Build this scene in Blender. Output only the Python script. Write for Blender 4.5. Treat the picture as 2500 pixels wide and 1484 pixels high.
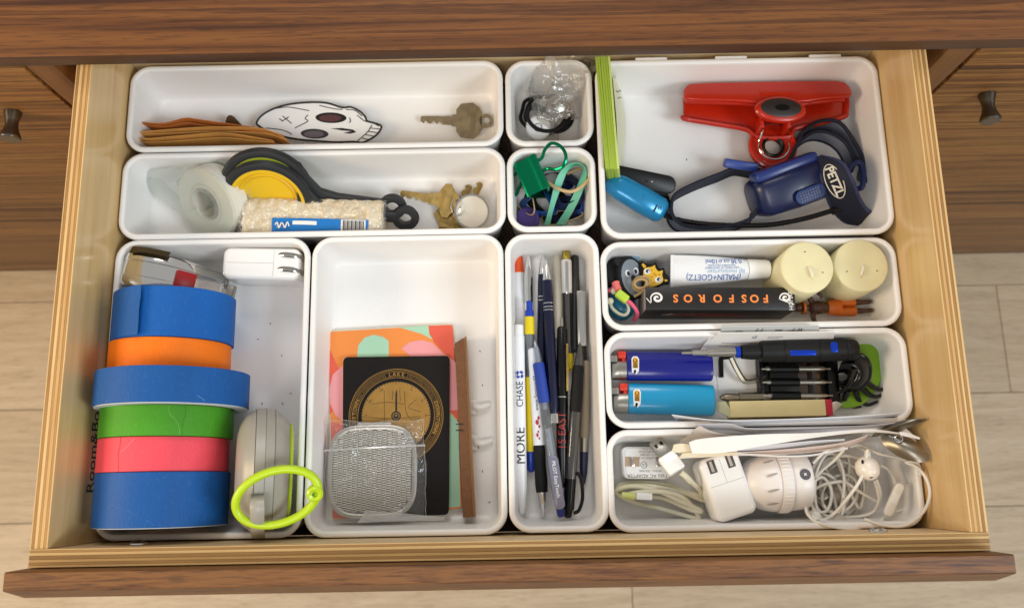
import bpy, bmesh, math, random
from mathutils import Vector, Matrix, Euler, noise

# ------------------------------------------------------------------ camera, light, exposure
S = 0.0083                      # one working unit = 0.83 cm (bins sit on a 3 inch grid)
CAM = Vector((0.618, 4.411, 71.583))
CROT = Euler((0.2097786, 0.0041526, -0.0175016), 'XYZ')
FPX = 2074.93                   # focal length in pixels of the 2500 px wide photograph
for o in list(bpy.data.objects):
    bpy.data.objects.remove(o)
scene = bpy.context.scene
C = scene.collection
cam = bpy.data.objects.new('camera', bpy.data.cameras.new('camera'))
C.objects.link(cam)
cam.location = CAM * S
cam.rotation_euler = CROT
cam.data.sensor_width = 36
cam.data.lens = 36 * FPX / 2500
cam.data.clip_start = 0.02
cam.data.clip_end = 50
scene.camera = cam
cam.data.dof.use_dof = True
cam.data.dof.focus_distance = 0.64
cam.data.dof.aperture_fstop = 7.0

world = bpy.data.worlds.new('World')
scene.world = world
world.use_nodes = True
bg = world.node_tree.nodes['Background']
bg.inputs[0].default_value = (1.0, 0.98, 0.96, 1)
bg.inputs[1].default_value = 0.44

def area(name, loc, target, size, power, col, sy=None):
    l = bpy.data.lights.new(name, 'AREA')
    l.shape = 'RECTANGLE'
    l.size = size
    l.size_y = sy or size
    l.energy = power
    l.color = col
    o = bpy.data.objects.new(name, l)
    C.objects.link(o)
    o.location = Vector(loc)
    d = Vector(target) - Vector(loc)
    o.rotation_euler = d.to_track_quat('-Z', 'Y').to_euler()
    return o
area('window_light', (1.75, -0.75, 1.6), (0.0, 0.15, -0.1), 0.75, 36, (0.84, 0.935, 1.0), 0.95)
area('room_lamp', (-1.35, -0.05, 0.6), (-0.2, 0.15, -0.2), 0.5, 13, (1.0, 0.76, 0.5))
area('overhead_fill', (-0.35, -1.15, 2.2), (0.0, 0.15, -0.1), 0.9, 17, (1.0, 0.98, 0.95))  # added fill, high in front, brightens the rear bins
area('overhead_fill', (-0.2, 2.1, 2.1), (0.0, 0.15, -0.1), 1.0, 20, (1.0, 0.97, 0.93))  # added fill from behind, lifts the inner face of the drawer front

vs = scene.view_settings
vs.view_transform = 'Standard'
vs.look = 'None'
vs.gamma = 1
vs.use_curve_mapping = False
vs.exposure = -0.04
scene.render.engine = 'CYCLES'
scene.cycles.use_denoising = True
scene.cycles.max_bounces = 10
scene.cycles.transparent_max_bounces = 24
random.seed(7)

# ------------------------------------------------------------------ measuring and mesh helpers
RM = CROT.to_matrix()
def P(u, v, z):
    """point of the plane at height z that the photograph shows at pixel (u, v)"""
    d = RM @ Vector(((u - 1250) / FPX, (742 - v) / FPX, -1))
    return CAM + d * ((z - CAM.z) / d.z)
def PP(l):
    return [P(*q) for q in l]

def lin(h):
    h = h.lstrip('#')
    r = []
    for i in (0, 2, 4):
        c = int(h[i:i + 2], 16) / 255
        r.append(c / 12.92 if c <= 0.04045 else ((c + 0.055) / 1.055) ** 2.4)
    return (*r, 1)

def catmull(pts, n=6, closed=False):
    pts = [Vector(p) for p in pts]
    if len(pts) < 3:
        return pts
    out = []
    m = len(pts)
    for i in range(m if closed else m - 1):
        g = lambda k: pts[k % m] if closed else pts[max(0, min(m - 1, k))]
        a, b, c, d = g(i - 1), g(i), g(i + 1), g(i + 2)
        for j in range(n):
            t = j / n
            out.append(0.5 * (2 * b + (c - a) * t + (2 * a - 5 * b + 4 * c - d) * t * t + (3 * b - a - 3 * c + d) * t ** 3))
    if not closed:
        out.append(pts[-1])
    return out

def resample(pts, n, closed=False):
    pts = [Vector(p) for p in pts]
    if closed:
        pts = pts + [pts[0]]
    L = [0]
    for a, b in zip(pts, pts[1:]):
        L.append(L[-1] + (b - a).length)
    out = []
    k = 0
    for i in range(n):
        t = L[-1] * i / (n if closed else n - 1)
        while k < len(L) - 2 and L[k + 1] < t:
            k += 1
        s = (t - L[k]) / max(1e-9, L[k + 1] - L[k])
        out.append(pts[k].lerp(pts[k + 1], min(1, max(0, s))))
    return out

def frame(o, x, up=(0, 0, 1)):
    x = Vector(x).normalized()
    z = Vector(up)
    z = (z - x * z.dot(x)).normalized()
    y = z.cross(x)
    return Matrix(((x.x, y.x, z.x, o[0]), (x.y, y.y, z.y, o[1]), (x.z, y.z, z.z, o[2]), (0, 0, 0, 1)))

class B:
    """collects faces of one mesh, in working units"""
    def __init__(self):
        self.bm = bmesh.new()
        self.m = 0
    def v(self, p):
        return self.bm.verts.new(p)
    def f(self, vs):
        try:
            q = self.bm.faces.new(vs)
            q.material_index = self.m
            return q
        except ValueError:
            return None
    def loft(self, rings, cap0=True, cap1=True, close=True, loop=False):
        R = [[self.v(p) for p in r] for r in rings]
        n = len(R[0])
        for a, b in list(zip(R, R[1:])) + ([(R[-1], R[0])] if loop else []):
            for i in range(n if close else n - 1):
                j = (i + 1) % n
                self.f((a[i], a[j], b[j], b[i]))
        if not loop:
            if cap0: self.f(R[0][::-1])
            if cap1: self.f(R[-1])
        return self
    def box(self, x0, x1, y0, y1, z0, z1, bev=0.0, M=None, seg=2):
        g = bmesh.ops.create_cube(self.bm, size=1)['verts']
        mt = Matrix.Translation(((x0 + x1) / 2, (y0 + y1) / 2, (z0 + z1) / 2)) @ Matrix.Diagonal((x1 - x0, y1 - y0, z1 - z0, 1))
        bmesh.ops.transform(self.bm, matrix=mt, verts=g)
        fs = {q for w in g for q in w.link_faces}
        for q in fs: q.material_index = self.m
        if bev:
            e = list({e for w in g for e in w.link_edges})
            r = bmesh.ops.bevel(self.bm, geom=e, offset=bev, segments=seg, profile=0.5, affect='EDGES')
            g = list({w for q in r['faces'] for w in q.verts} | {w for w in g if w.is_valid})
            for q in r['faces']: q.material_index = self.m
        if M is not None:
            bmesh.ops.transform(self.bm, matrix=M, verts=[w for w in g if w.is_valid])
        return self
    def prism(self, pts, dz, bev=0.0, M=None, seg=2):
        """outline (3-D points, roughly planar, counter-clockwise from above) raised by vector dz, soft edges"""
        pts = [Vector(p) for p in pts]
        dz = Vector(dz) if not isinstance(dz, (int, float)) else Vector((0, 0, dz))
        if M is not None:
            pts = [M @ p for p in pts]
            dz = M.to_3x3() @ dz
        c = sum(pts, Vector()) / len(pts)
        n = dz.normalized()
        N = len(pts)
        nor = []
        for i in range(N):
            t = (pts[(i + 1) % N] - pts[i - 1])
            nn = t.cross(n)
            nor.append(nn.normalized() if nn.length > 1e-9 else (pts[i] - c).normalized())
        H = dz.length
        rings = []
        if bev:
            for k in range(seg + 1):
                a = math.pi / 2 * k / seg
                rings.append([p - q * (bev * (1 - math.sin(a))) + n * (bev * (1 - math.cos(a))) for p, q in zip(pts, nor)])
            for k in range(seg + 1):
                a = math.pi / 2 * k / seg
                rings.append([p - q * (bev * (1 - math.cos(a))) + n * (H - bev + bev * math.sin(a)) for p, q in zip(pts, nor)])
        else:
            rings = [pts, [p + dz for p in pts]]
        return self.loft(rings)
    def lathe(self, prof, n=24, M=None, cap=True):
        """profile (s, r) turned about local x"""
        rings = []
        for s, r in prof:
            ring = []
            for i in range(n):
                a = 2 * math.pi * i / n
                p = Vector((s, r * math.cos(a), r * math.sin(a)))
                ring.append(M @ p if M is not None else p)
            rings.append(ring)
        return self.loft(rings, cap, cap)
    def ringlathe(self, prof, n=32, M=None):
        """closed profile loop (s, r) turned about local x: a ring with a hole"""
        rings = []
        for i in range(n):
            a = 2 * math.pi * i / n
            ring = [Vector((s, r * math.cos(a), r * math.sin(a))) for s, r in prof]
            rings.append([M @ p for p in ring] if M is not None else ring)
        return self.loft(rings, loop=True)
    def tube(self, pts, r, n=8, sm=5, closed=False, rr=None):
        pts = catmull(pts, sm, closed) if sm else [Vector(p) for p in pts]
        m = len(pts)
        rings = []
        up = Vector((0.13, 0.21, 1))
        for i, p in enumerate(pts):
            a = pts[(i - 1) % m] if closed else pts[max(0, i - 1)]
            b = pts[(i + 1) % m] if closed else pts[min(m - 1, i + 1)]
            t = (b - a).normalized()
            x = up - t * up.dot(t)
            x = x.normalized() if x.length > 1e-6 else Vector((1, 0, 0))
            up = x
            y = t.cross(x)
            R = rr(i / max(1, m - 1)) if rr else r
            rings.append([p + x * (R * math.cos(2 * math.pi * k / n)) + y * (R * math.sin(2 * math.pi * k / n)) for k in range(n)])
        return self.loft(rings, loop=closed)
    def sheet(self, rows, n=16, sub=3, th=0.05):
        """surface through rows of points, given a real thickness"""
        rows = [resample(catmull(r, 6), n) for r in rows]
        cols = [catmull([r[i] for r in rows], sub) if len(rows) > 2 else [rows[0][i].lerp(rows[1][i], t / sub) for t in range(sub + 1)] for i in range(n)]
        m = len(cols[0])
        G = [[cols[i][j] for i in range(n)] for j in range(m)]
        N = [[None] * n for _ in range(m)]
        for j in range(m):
            for i in range(n):
                du = G[j][min(n - 1, i + 1)] - G[j][max(0, i - 1)]
                dv = G[min(m - 1, j + 1)][i] - G[max(0, j - 1)][i]
                q = du.cross(dv)
                N[j][i] = q.normalized() if q.length > 1e-9 else Vector((0, 0, 1))
        A = [[self.v(G[j][i] + N[j][i] * th / 2) for i in range(n)] for j in range(m)]
        D = [[self.v(G[j][i] - N[j][i] * th / 2) for i in range(n)] for j in range(m)]
        for j in range(m - 1):
            for i in range(n - 1):
                self.f((A[j][i], A[j][i + 1], A[j + 1][i + 1], A[j + 1][i]))
                self.f((D[j][i], D[j + 1][i], D[j + 1][i + 1], D[j][i + 1]))
        for j in range(m - 1):
            self.f((A[j][0], A[j + 1][0], D[j + 1][0], D[j][0]))
            self.f((A[j][-1], D[j][-1], D[j + 1][-1], A[j + 1][-1]))
        for i in range(n - 1):
            self.f((A[0][i], D[0][i], D[0][i + 1], A[0][i + 1]))
            self.f((A[-1][i], A[-1][i + 1], D[-1][i + 1], D[-1][i]))
        return self
    def sphere(self, c, r, sc=(1, 1, 1), M=None, u=20, w=12):
        g = bmesh.ops.create_uvsphere(self.bm, u_segments=u, v_segments=w, radius=r)['verts']
        mt = Matrix.Translation(c) @ Matrix.Diagonal((*sc, 1))
        bmesh.ops.transform(self.bm, matrix=(M @ mt) if M is not None else mt, verts=g)
        for w_ in g:
            for q in w_.link_faces: q.material_index = self.m
        return self
    def poly(self, pts):
        self.f([self.v(p) for p in pts])
        return self

def circ(r, n=24, ry=None, c=(0, 0), a0=0.0, z=0.0, rot=0.0):
    ry = ry or r
    out = []
    for i in range(n):
        a = a0 + 2 * math.pi * i / n
        x, y = r * math.cos(a), ry * math.sin(a)
        out.append(Vector((c[0] + x * math.cos(rot) - y * math.sin(rot), c[1] + x * math.sin(rot) + y * math.cos(rot), z)))
    return out
def rrect(x0, x1, y0, y1, r, n=6, z=0.0):
    out = []
    for cx, cy, a0 in ((x1 - r, y1 - r, 0), (x0 + r, y1 - r, 90), (x0 + r, y0 + r, 180), (x1 - r, y0 + r, 270)):
        for k in range(n + 1):
            a = math.radians(a0 + 90 * k / n)
            out.append(Vector((cx + r * math.cos(a), cy + r * math.sin(a), z)))
    return out

WM = {}
def obj(name, b, mat, parent=None, world=False, smooth=35, origin=None):
    me = bpy.data.meshes.new(name)
    bm = b.bm
    if world:
        if parent is not None:
            W = WM[parent].inverted()
            bmesh.ops.transform(bm, matrix=W, verts=bm.verts)
        else:
            vs_ = [w.co for w in bm.verts]
            o0 = Vector(((min(p.x for p in vs_) + max(p.x for p in vs_)) / 2, (min(p.y for p in vs_) + max(p.y for p in vs_)) / 2, min(p.z for p in vs_)))
            bmesh.ops.translate(bm, verts=bm.verts, vec=-o0)
            origin = o0
    bmesh.ops.scale(bm, vec=(S, S, S), verts=bm.verts)
    bmesh.ops.recalc_face_normals(bm, faces=bm.faces)
    bm.to_mesh(me)
    bm.free()
    for mm in (mat if isinstance(mat, (list, tuple)) else [mat]):
        me.materials.append(mm)
    if smooth:
        me.shade_smooth()
        me.set_sharp_from_angle(angle=math.radians(smooth))
    o = bpy.data.objects.new(name, me)
    C.objects.link(o)
    if parent is not None:
        o.parent = parent
        WM[o] = WM[parent].copy()
    else:
        o.location = (origin or Vector()) * S
        WM[o] = Matrix.Translation(origin or Vector())
    return o
def tag(o, label, cat, group=None):
    o['label'] = label
    o['category'] = cat
    if group: o['group'] = group
    return o
def thing(name, label, cat, M=None, group=None):
    """an Empty at the thing's base; M is its placing matrix in working units"""
    o = bpy.data.objects.new(name, None)
    C.objects.link(o)
    o.empty_display_size = 0.01
    if M is None: M = Matrix.Identity(4)
    if not isinstance(M, Matrix): M = Matrix.Translation(Vector(M))
    WM[o] = M.copy()
    L = M.copy()
    L.translation = L.translation * S
    o.matrix_world = L
    return tag(o, label, cat, group)
def struct(name, b, mat, **k):
    o = obj(name, b, mat, **k)
    o['kind'] = 'structure'
    return o

_tc = {}
def text_geo(s, size, bold=0.0):
    """flat outline letters, centred on the origin: (points, faces)"""
    key = (s, bold)
    if key not in _tc:
        cu = bpy.data.curves.new('lettering', 'FONT')
        cu.body = s
        cu.size = 1
        cu.align_x = 'CENTER'
        cu.align_y = 'CENTER'
        cu.offset = bold
        cu.resolution_u = 3
        to = bpy.data.objects.new('lettering', cu)
        me = to.to_mesh()
        _tc[key] = ([w.co.copy() for w in me.vertices], [tuple(p.vertices) for p in me.polygons])
        to.to_mesh_clear()
        bpy.data.objects.remove(to)
        bpy.data.curves.remove(cu)
    vs_, fs = _tc[key]
    return [(p.x * size, p.y * size) for p in vs_], fs
def letter(name, s, size, fn, mat, parent, bold=0.0, world=False, sx=1.0, cut=0.0):
    vs_, fs = text_geo(s, size, bold)
    b = B()
    V = [b.v((x * sx, y, 0)) for x, y in vs_]
    for q in fs:
        b.f([V[i] for i in q])
    if cut:
        bmesh.ops.triangulate(b.bm, faces=b.bm.faces[:])
        # cut the flat letters into narrow strips so that they follow a round surface
        y0, y1 = min(w.co.y for w in b.bm.verts), max(w.co.y for w in b.bm.verts)
        k = y0 + cut
        while k < y1:
            bmesh.ops.bisect_plane(b.bm, geom=b.bm.verts[:] + b.bm.edges[:] + b.bm.faces[:], plane_co=(0, k, 0), plane_no=(0, 1, 0))
            k += cut
    for w in b.bm.verts:
        w.co = fn(w.co.x, w.co.y)
    return obj(name, b, mat, parent, world=world, smooth=0)
def flat(o, xd, yd):
    o, xd, yd = Vector(o), Vector(xd), Vector(yd)
    return lambda x, y: o + xd * x + yd * y

# ------------------------------------------------------------------ materials
def pm(name, col, rough=0.5, metal=0.0, var=0.0, vs=25.0, bump=0.0, bs=300.0, sss=0.0, coat=0.0, stretch=(1, 1, 1), trans=0.0, spec=0.5, alpha=1.0, col2=None, rvar=0.0):
    m = bpy.data.materials.new(name)
    m.use_nodes = True
    nt = m.node_tree
    p = nt.nodes['Principled BSDF']
    c = lin(col) if isinstance(col, str) else col
    p.inputs['Base Color'].default_value = c
    p.inputs['Roughness'].default_value = rough
    p.inputs['Metallic'].default_value = metal
    p.inputs['Specular IOR Level'].default_value = spec
    if sss:
        p.inputs['Subsurface Weight'].default_value = sss
        p.inputs['Subsurface Radius'].default_value = (0.006, 0.005, 0.004)
    if coat:
        p.inputs['Coat Weight'].default_value = coat
        p.inputs['Coat Roughness'].default_value = 0.08
    if trans: p.inputs['Transmission Weight'].default_value = trans
    if alpha < 1: p.inputs['Alpha'].default_value = alpha
    if var or bump or col2 or rvar:
        tc = nt.nodes.new('ShaderNodeTexCoord')
        mp = nt.nodes.new('ShaderNodeMapping')
        mp.inputs['Scale'].default_value = stretch
        nt.links.new(tc.outputs['Object'], mp.inputs[0])
    if var or col2:
        n = nt.nodes.new('ShaderNodeTexNoise')
        n.inputs['Scale'].default_value = vs
        n.inputs['Detail'].default_value = 5
        n.inputs['Roughness'].default_value = 0.6
        nt.links.new(mp.outputs[0], n.inputs['Vector'])
        r = nt.nodes.new('ShaderNodeValToRGB')
        r.color_ramp.elements[0].position = 0.3
        r.color_ramp.elements[1].position = 0.7
        if col2:
            e = lin(col2)
            r.color_ramp.elements[0].color = c
            r.color_ramp.elements[1].color = e
        else:
            r.color_ramp.elements[0].color = tuple(max(0, x * (1 - var)) for x in c[:3]) + (1,)
            r.color_ramp.elements[1].color = tuple(min(1, x * (1 + var)) for x in c[:3]) + (1,)
        nt.links.new(n.outputs['Fac'], r.inputs[0])
        nt.links.new(r.outputs[0], p.inputs['Base Color'])
    if rvar:
        n = nt.nodes.new('ShaderNodeTexNoise')
        n.inputs['Scale'].default_value = 40
        n.inputs['Detail'].default_value = 4
        nt.links.new(mp.outputs[0], n.inputs['Vector'])
        q = nt.nodes.new('ShaderNodeMapRange')
        q.inputs['To Min'].default_value = max(0, rough - rvar)
        q.inputs['To Max'].default_value = rough + rvar
        nt.links.new(n.outputs['Fac'], q.inputs['Value'])
        nt.links.new(q.outputs[0], p.inputs['Roughness'])
    if bump:
        n = nt.nodes.new('ShaderNodeTexNoise')
        n.inputs['Scale'].default_value = bs
        n.inputs['Detail'].default_value = 4
        nt.links.new(mp.outputs[0], n.inputs['Vector'])
        bp = nt.nodes.new('ShaderNodeBump')
        bp.inputs['Strength'].default_value = bump
        bp.inputs['Distance'].default_value = 0.001
        nt.links.new(n.outputs['Fac'], bp.inputs['Height'])
        nt.links.new(bp.outputs[0], p.inputs['Normal'])
    return m

def film(name, tint='#ffffff', amount=0.06, milk=0.06, rough=0.12, bump=0.6, bs=120):
    """thin clear plastic: see-through, a little milky, sharp glints"""
    m = bpy.data.materials.new(name)
    m.use_nodes = True
    nt = m.node_tree
    nt.nodes.remove(nt.nodes['Principled BSDF'])
    out = nt.nodes['Material Output']
    tr = nt.nodes.new('ShaderNodeBsdfTransparent'); tr.inputs[0].default_value = lin(tint)
    gl = nt.nodes.new('ShaderNodeBsdfGlossy'); gl.inputs['Roughness'].default_value = rough
    df = nt.nodes.new('ShaderNodeBsdfTranslucent'); df.inputs[0].default_value = lin(tint)
    d2 = nt.nodes.new('ShaderNodeBsdfDiffuse'); d2.inputs[0].default_value = lin(tint)
    md = nt.nodes.new('ShaderNodeMixShader'); md.inputs[0].default_value = 0.5
    nt.links.new(df.outputs[0], md.inputs[1]); nt.links.new(d2.outputs[0], md.inputs[2])
    m1 = nt.nodes.new('ShaderNodeMixShader'); m1.inputs[0].default_value = milk
    nt.links.new(tr.outputs[0], m1.inputs[1]); nt.links.new(md.outputs[0], m1.inputs[2])
    fr = nt.nodes.new('ShaderNodeLayerWeight'); fr.inputs[0].default_value = 0.5
    pw = nt.nodes.new('ShaderNodeMath'); pw.operation = 'POWER'; pw.inputs[1].default_value = 4.0
    nt.links.new(fr.outputs['Facing'], pw.inputs[0])
    ad = nt.nodes.new('ShaderNodeMath'); ad.operation = 'MULTIPLY_ADD'; ad.inputs[1].default_value = 0.8; ad.inputs[2].default_value = 0.04 + amount
    nt.links.new(pw.outputs[0], ad.inputs[0])
    m2 = nt.nodes.new('ShaderNodeMixShader')
    nt.links.new(ad.outputs[0], m2.inputs[0]); nt.links.new(m1.outputs[0], m2.inputs[1]); nt.links.new(gl.outputs[0], m2.inputs[2])
    nt.links.new(m2.outputs[0], out.inputs[0])
    if bump:
        tc = nt.nodes.new('ShaderNodeTexCoord')
        n = nt.nodes.new('ShaderNodeTexNoise'); n.inputs['Scale'].default_value = bs; n.inputs['Detail'].default_value = 3
        nt.links.new(tc.outputs['Object'], n.inputs['Vector'])
        bp = nt.nodes.new('ShaderNodeBump'); bp.inputs['Strength'].default_value = bump; bp.inputs['Distance'].default_value = 0.004
        nt.links.new(n.outputs['Fac'], bp.inputs['Height'])
        nt.links.new(bp.outputs[0], gl.inputs['Normal'])
    return m

def wood(name, stops, along='X', scale=60.0, squash=0.02, fine=0.35, rough=0.42, bump=0.12, dist=1.2, seed=0.0, pores=0.0, across=None):
    """streaky veneer: grain runs along one axis; stops = colour ramp [(pos, hex)]"""
    m = bpy.data.materials.new(name)
    m.use_nodes = True
    nt = m.node_tree
    p = nt.nodes['Principled BSDF']
    tc = nt.nodes.new('ShaderNodeTexCoord')
    mp = nt.nodes.new('ShaderNodeMapping')
    sc = {'X': (squash, 1, 1), 'Y': (1, squash, 1), 'Z': (1, 1, squash)}[along]
    if across: sc = across
    mp.inputs['Scale'].default_value = sc
    mp.inputs['Location'].default_value = (seed, seed * 1.7, seed * 0.6)
    nt.links.new(tc.outputs['Object'], mp.inputs[0])
    n1 = nt.nodes.new('ShaderNodeTexNoise')
    n1.inputs['Scale'].default_value = scale
    n1.inputs['Detail'].default_value = 3
    n1.inputs['Roughness'].default_value = 0.55
    n1.inputs['Distortion'].default_value = dist
    nt.links.new(mp.outputs[0], n1.inputs['Vector'])
    n2 = nt.nodes.new('ShaderNodeTexNoise')
    n2.inputs['Scale'].default_value = scale * 6
    n2.inputs['Detail'].default_value = 4
    n2.inputs['Roughness'].default_value = 0.7
    nt.links.new(mp.outputs[0], n2.inputs['Vector'])
    mx = nt.nodes.new('ShaderNodeMix')
    mx.data_type = 'FLOAT'
    mx.inputs[0].default_value = fine
    nt.links.new(n1.outputs['Fac'], mx.inputs[2])
    nt.links.new(n2.outputs['Fac'], mx.inputs[3])
    r = nt.nodes.new('ShaderNodeValToRGB')
    cr = r.color_ramp
    cr.elements[0].position, cr.elements[0].color = stops[0][0], lin(stops[0][1])
    cr.elements[1].position, cr.elements[1].color = stops[-1][0], lin(stops[-1][1])
    for pos, h in stops[1:-1]:
        cr.elements.new(pos).color = lin(h)
    nt.links.new(mx.outputs[0], r.inputs[0])
    nt.links.new(r.outputs[0], p.inputs['Base Color'])
    if pores:
        m2 = nt.nodes.new('ShaderNodeMapping')
        q = 0.07
        m2.inputs['Scale'].default_value = {'X': (q, 1, 1), 'Y': (1, q, 1), 'Z': (1, 1, q)}[along]
        nt.links.new(tc.outputs['Object'], m2.inputs[0])
        n3 = nt.nodes.new('ShaderNodeTexNoise')
        n3.inputs['Scale'].default_value = 700
        n3.inputs['Detail'].default_value = 2
        nt.links.new(m2.outputs[0], n3.inputs['Vector'])
        r3 = nt.nodes.new('ShaderNodeValToRGB')
        r3.color_ramp.elements[0].position, r3.color_ramp.elements[0].color = 0.33, (1 - pores,) * 3 + (1,)
        r3.color_ramp.elements[1].position, r3.color_ramp.elements[1].color = 0.45, (1, 1, 1, 1)
        nt.links.new(n3.outputs['Fac'], r3.inputs[0])
        ml = nt.nodes.new('ShaderNodeMix')
        ml.data_type = 'RGBA'
        ml.blend_type = 'MULTIPLY'
        ml.inputs[0].default_value = 1
        nt.links.new(r.outputs[0], ml.inputs[6])
        nt.links.new(r3.outputs[0], ml.inputs[7])
        nt.links.new(ml.outputs[2], p.inputs['Base Color'])
    p.inputs['Roughness'].default_value = rough
    bp = nt.nodes.new('ShaderNodeBump')
    bp.inputs['Strength'].default_value = bump
    bp.inputs['Distance'].default_value = 0.0006
    nt.links.new(n2.outputs['Fac'], bp.inputs['Height'])
    nt.links.new(bp.outputs[0], p.inputs['Normal'])
    return m

WHITE = pm('white_bin_plastic', '#eceae7', 0.38, bump=0.05, bs=900, rvar=0.1, var=0.035, vs=9)
GLOSSW = pm('glossy_white_plastic', '#f2f1ee', 0.18, coat=0.3)
SATW = pm('satin_white_plastic', '#ecebe8', 0.4)
BLACK = pm('black_plastic', '#0b0b0b', 0.38, spec=0.3)
BLKRUB = pm('black_rubber', '#0f1011', 0.6, bump=0.1, bs=1500, spec=0.3)
INK = pm('black_ink', '#151313', 0.6)
CHROME = pm('chrome', '#d8d8d6', 0.14, 1.0)
STEEL = pm('brushed_steel', '#a9a59c', 0.32, 1.0, bump=0.1, bs=600)
BRASS = pm('worn_brass', '#a08650', 0.4, 0.9, var=0.25, vs=180, bump=0.15, bs=700)
NICKEL = pm('dull_nickel_key', '#97876a', 0.4, 0.85, var=0.25, vs=160, bump=0.15, bs=700)
PAPER = pm('white_paper', '#eae7e2', 0.75, var=0.03, vs=40)
PAPER2 = pm('cool_white_paper', '#dfe0e4', 0.75, var=0.03, vs=40)
CREAM = pm('cream_paper', '#e3d9bd', 0.7, var=0.04, vs=60)
PRINTGREY = pm('grey_print', '#6d6c70', 0.7)
CLEAR = film('clear_film')
CLEARHARD = film('clear_hard_plastic', '#eef0f0', 0.08, 0.16, 0.06, 0.0)
# ------------------------------------------------------------------ the setting: floor, cabinet, counter, drawer
WALNUT_TOP = wood('walnut_counter', [(0.34, '#281307'), (0.40, '#502b0f'), (0.47, '#6c4019'), (0.55, '#7a4b21'), (0.60, '#522d10'), (0.66, '#72461f')], 'X', 62, 0.016, 0.22, 0.4, 0.15, 0.5, 2.0, pores=0.35)
WALNUT_EDGE = wood('walnut_counter_edge', [(0.3, '#2f1c10'), (0.5, '#4c2f1b'), (0.7, '#5c3a22')], 'X', 60, 0.02, 0.4, 0.45, 0.15, 0.6, 5.0)
WALNUT_DOOR = wood('walnut_door', [(0.36, '#472a13'), (0.42, '#653f1e'), (0.47, '#86592d'), (0.52, '#956a36'), (0.56, '#603c1a'), (0.62, '#8b6131'), (0.68, '#6a441f')], 'X', 70, 0.012, 0.18, 0.45, 0.12, 0.3, 9.0, pores=0.3)
WALNUT_STILE = wood('walnut_stile', [(0.3, '#432711'), (0.5, '#69431f'), (0.7, '#775026')], 'Z', 60, 0.03, 0.35, 0.45, 0.12, 0.8, 3.0)
WALNUT_FRONT = wood('walnut_drawer_front', [(0.3, '#341d0c'), (0.42, '#613a19'), (0.56, '#7f5226'), (0.72, '#6c431b')], 'X', 110, 0.07, 0.4, 0.45, 0.2, 2.4, 14.0, pores=0.45)
PLYL = [wood('ply_layer_pale', [(0.3, '#c69c62'), (0.6, '#dcb97f'), (0.75, '#e2c48e')], 'Y', 90, 0.03, 0.5, 0.55, 0.2, 0.6, 1.0),
        wood('ply_layer_dark', [(0.3, '#9c6f3a'), (0.6, '#b98d52'), (0.75, '#c59a60')], 'Y', 90, 0.03, 0.5, 0.6, 0.2, 0.6, 4.0),
        wood('ply_layer_mid', [(0.3, '#b98a50'), (0.6, '#d0a86c'), (0.75, '#d8b47c')], 'Y', 60, 0.05, 0.5, 0.55, 0.2, 0.9, 7.0),
        wood('ply_layer_brown', [(0.3, '#8a5d2d'), (0.6, '#a97e46'), (0.75, '#b88d55')], 'Y', 60, 0.05, 0.5, 0.6, 0.2, 0.9, 11.0)]
PLYX = [wood('front_ply_layer_pale', [(0.3, '#bd9760'), (0.6, '#d8b67c'), (0.75, '#dfc08a')], 'X', 90, 0.03, 0.5, 0.55, 0.2, 0.6, 1.0),
        wood('front_ply_layer_dark', [(0.3, '#8f6a3a'), (0.6, '#ad854e'), (0.75, '#b98f58')], 'X', 90, 0.03, 0.5, 0.6, 0.2, 0.6, 4.0),
        wood('front_ply_layer_mid', [(0.3, '#b08a52'), (0.6, '#caa56a'), (0.75, '#d3b079')], 'X', 60, 0.05, 0.5, 0.55, 0.2, 0.9, 7.0),
        wood('front_ply_layer_brown', [(0.3, '#7f5c30'), (0.6, '#a07a45'), (0.75, '#ad8650')], 'X', 60, 0.05, 0.5, 0.6, 0.2, 0.9, 11.0)]
MAPLE = wood('maple_veneer', [(0.3, '#cda66c'), (0.55, '#debd86'), (0.75, '#e5c997')], 'Y', 40, 0.05, 0.3, 0.2, 0.03, 1.0, 6.0)
MAPLEX = wood('maple_veneer_front', [(0.3, '#cfae7e'), (0.55, '#dcc093'), (0.75, '#e2caa0')], 'X', 40, 0.05, 0.3, 0.42, 0.06, 1.0, 8.0)
OAK = [wood('oak_plank_%d' % i, st, 'X', 26, 0.09, 0.4, 0.55, 0.2, 3.0, 3.1 * i, pores=0.2) for i, st in enumerate((
    [(0.3, '#a59074'), (0.5, '#b9a488'), (0.7, '#c5b297')], [(0.3, '#a08c71'), (0.5, '#b39f83'), (0.7, '#bfac91')], [(0.3, '#a89478'), (0.5, '#bda98d'), (0.7, '#cab79c')]))]
DARKV = pm('dark_cabinet_inside', '#3a281c', 0.7)
LINER = pm('brown_mesh_liner', '#4a3a2e', 0.85, bump=0.6, bs=900, var=0.5, vs=420)

FZ = -73.0
b = B(); b.box(-160, 160, -90, 90, FZ - 3, FZ - 0.55)
floor = struct('floor', b, pm('floor_joint', '#6b5640', 0.8))
ys = [-0.35 + 18.7 * k for k in range(-4, 5)]
k = 0
for r, y0 in enumerate(ys):
    xs = [-160, -70 + (r * 67) % 120, 60 + (r * 41) % 60, 160] if r != 3 else [-160, -95, 19.2, 160]
    for x0, x1 in zip(xs, xs[1:]):
        b = B(); b.box(x0 + 0.05, x1 - 0.05, y0 + 0.05, y0 + 18.65, FZ - 0.5, FZ, 0.06, seg=1)
        obj('plank', b, OAK[(k * 2 + r) % 3], floor, smooth=0); k += 1

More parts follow.
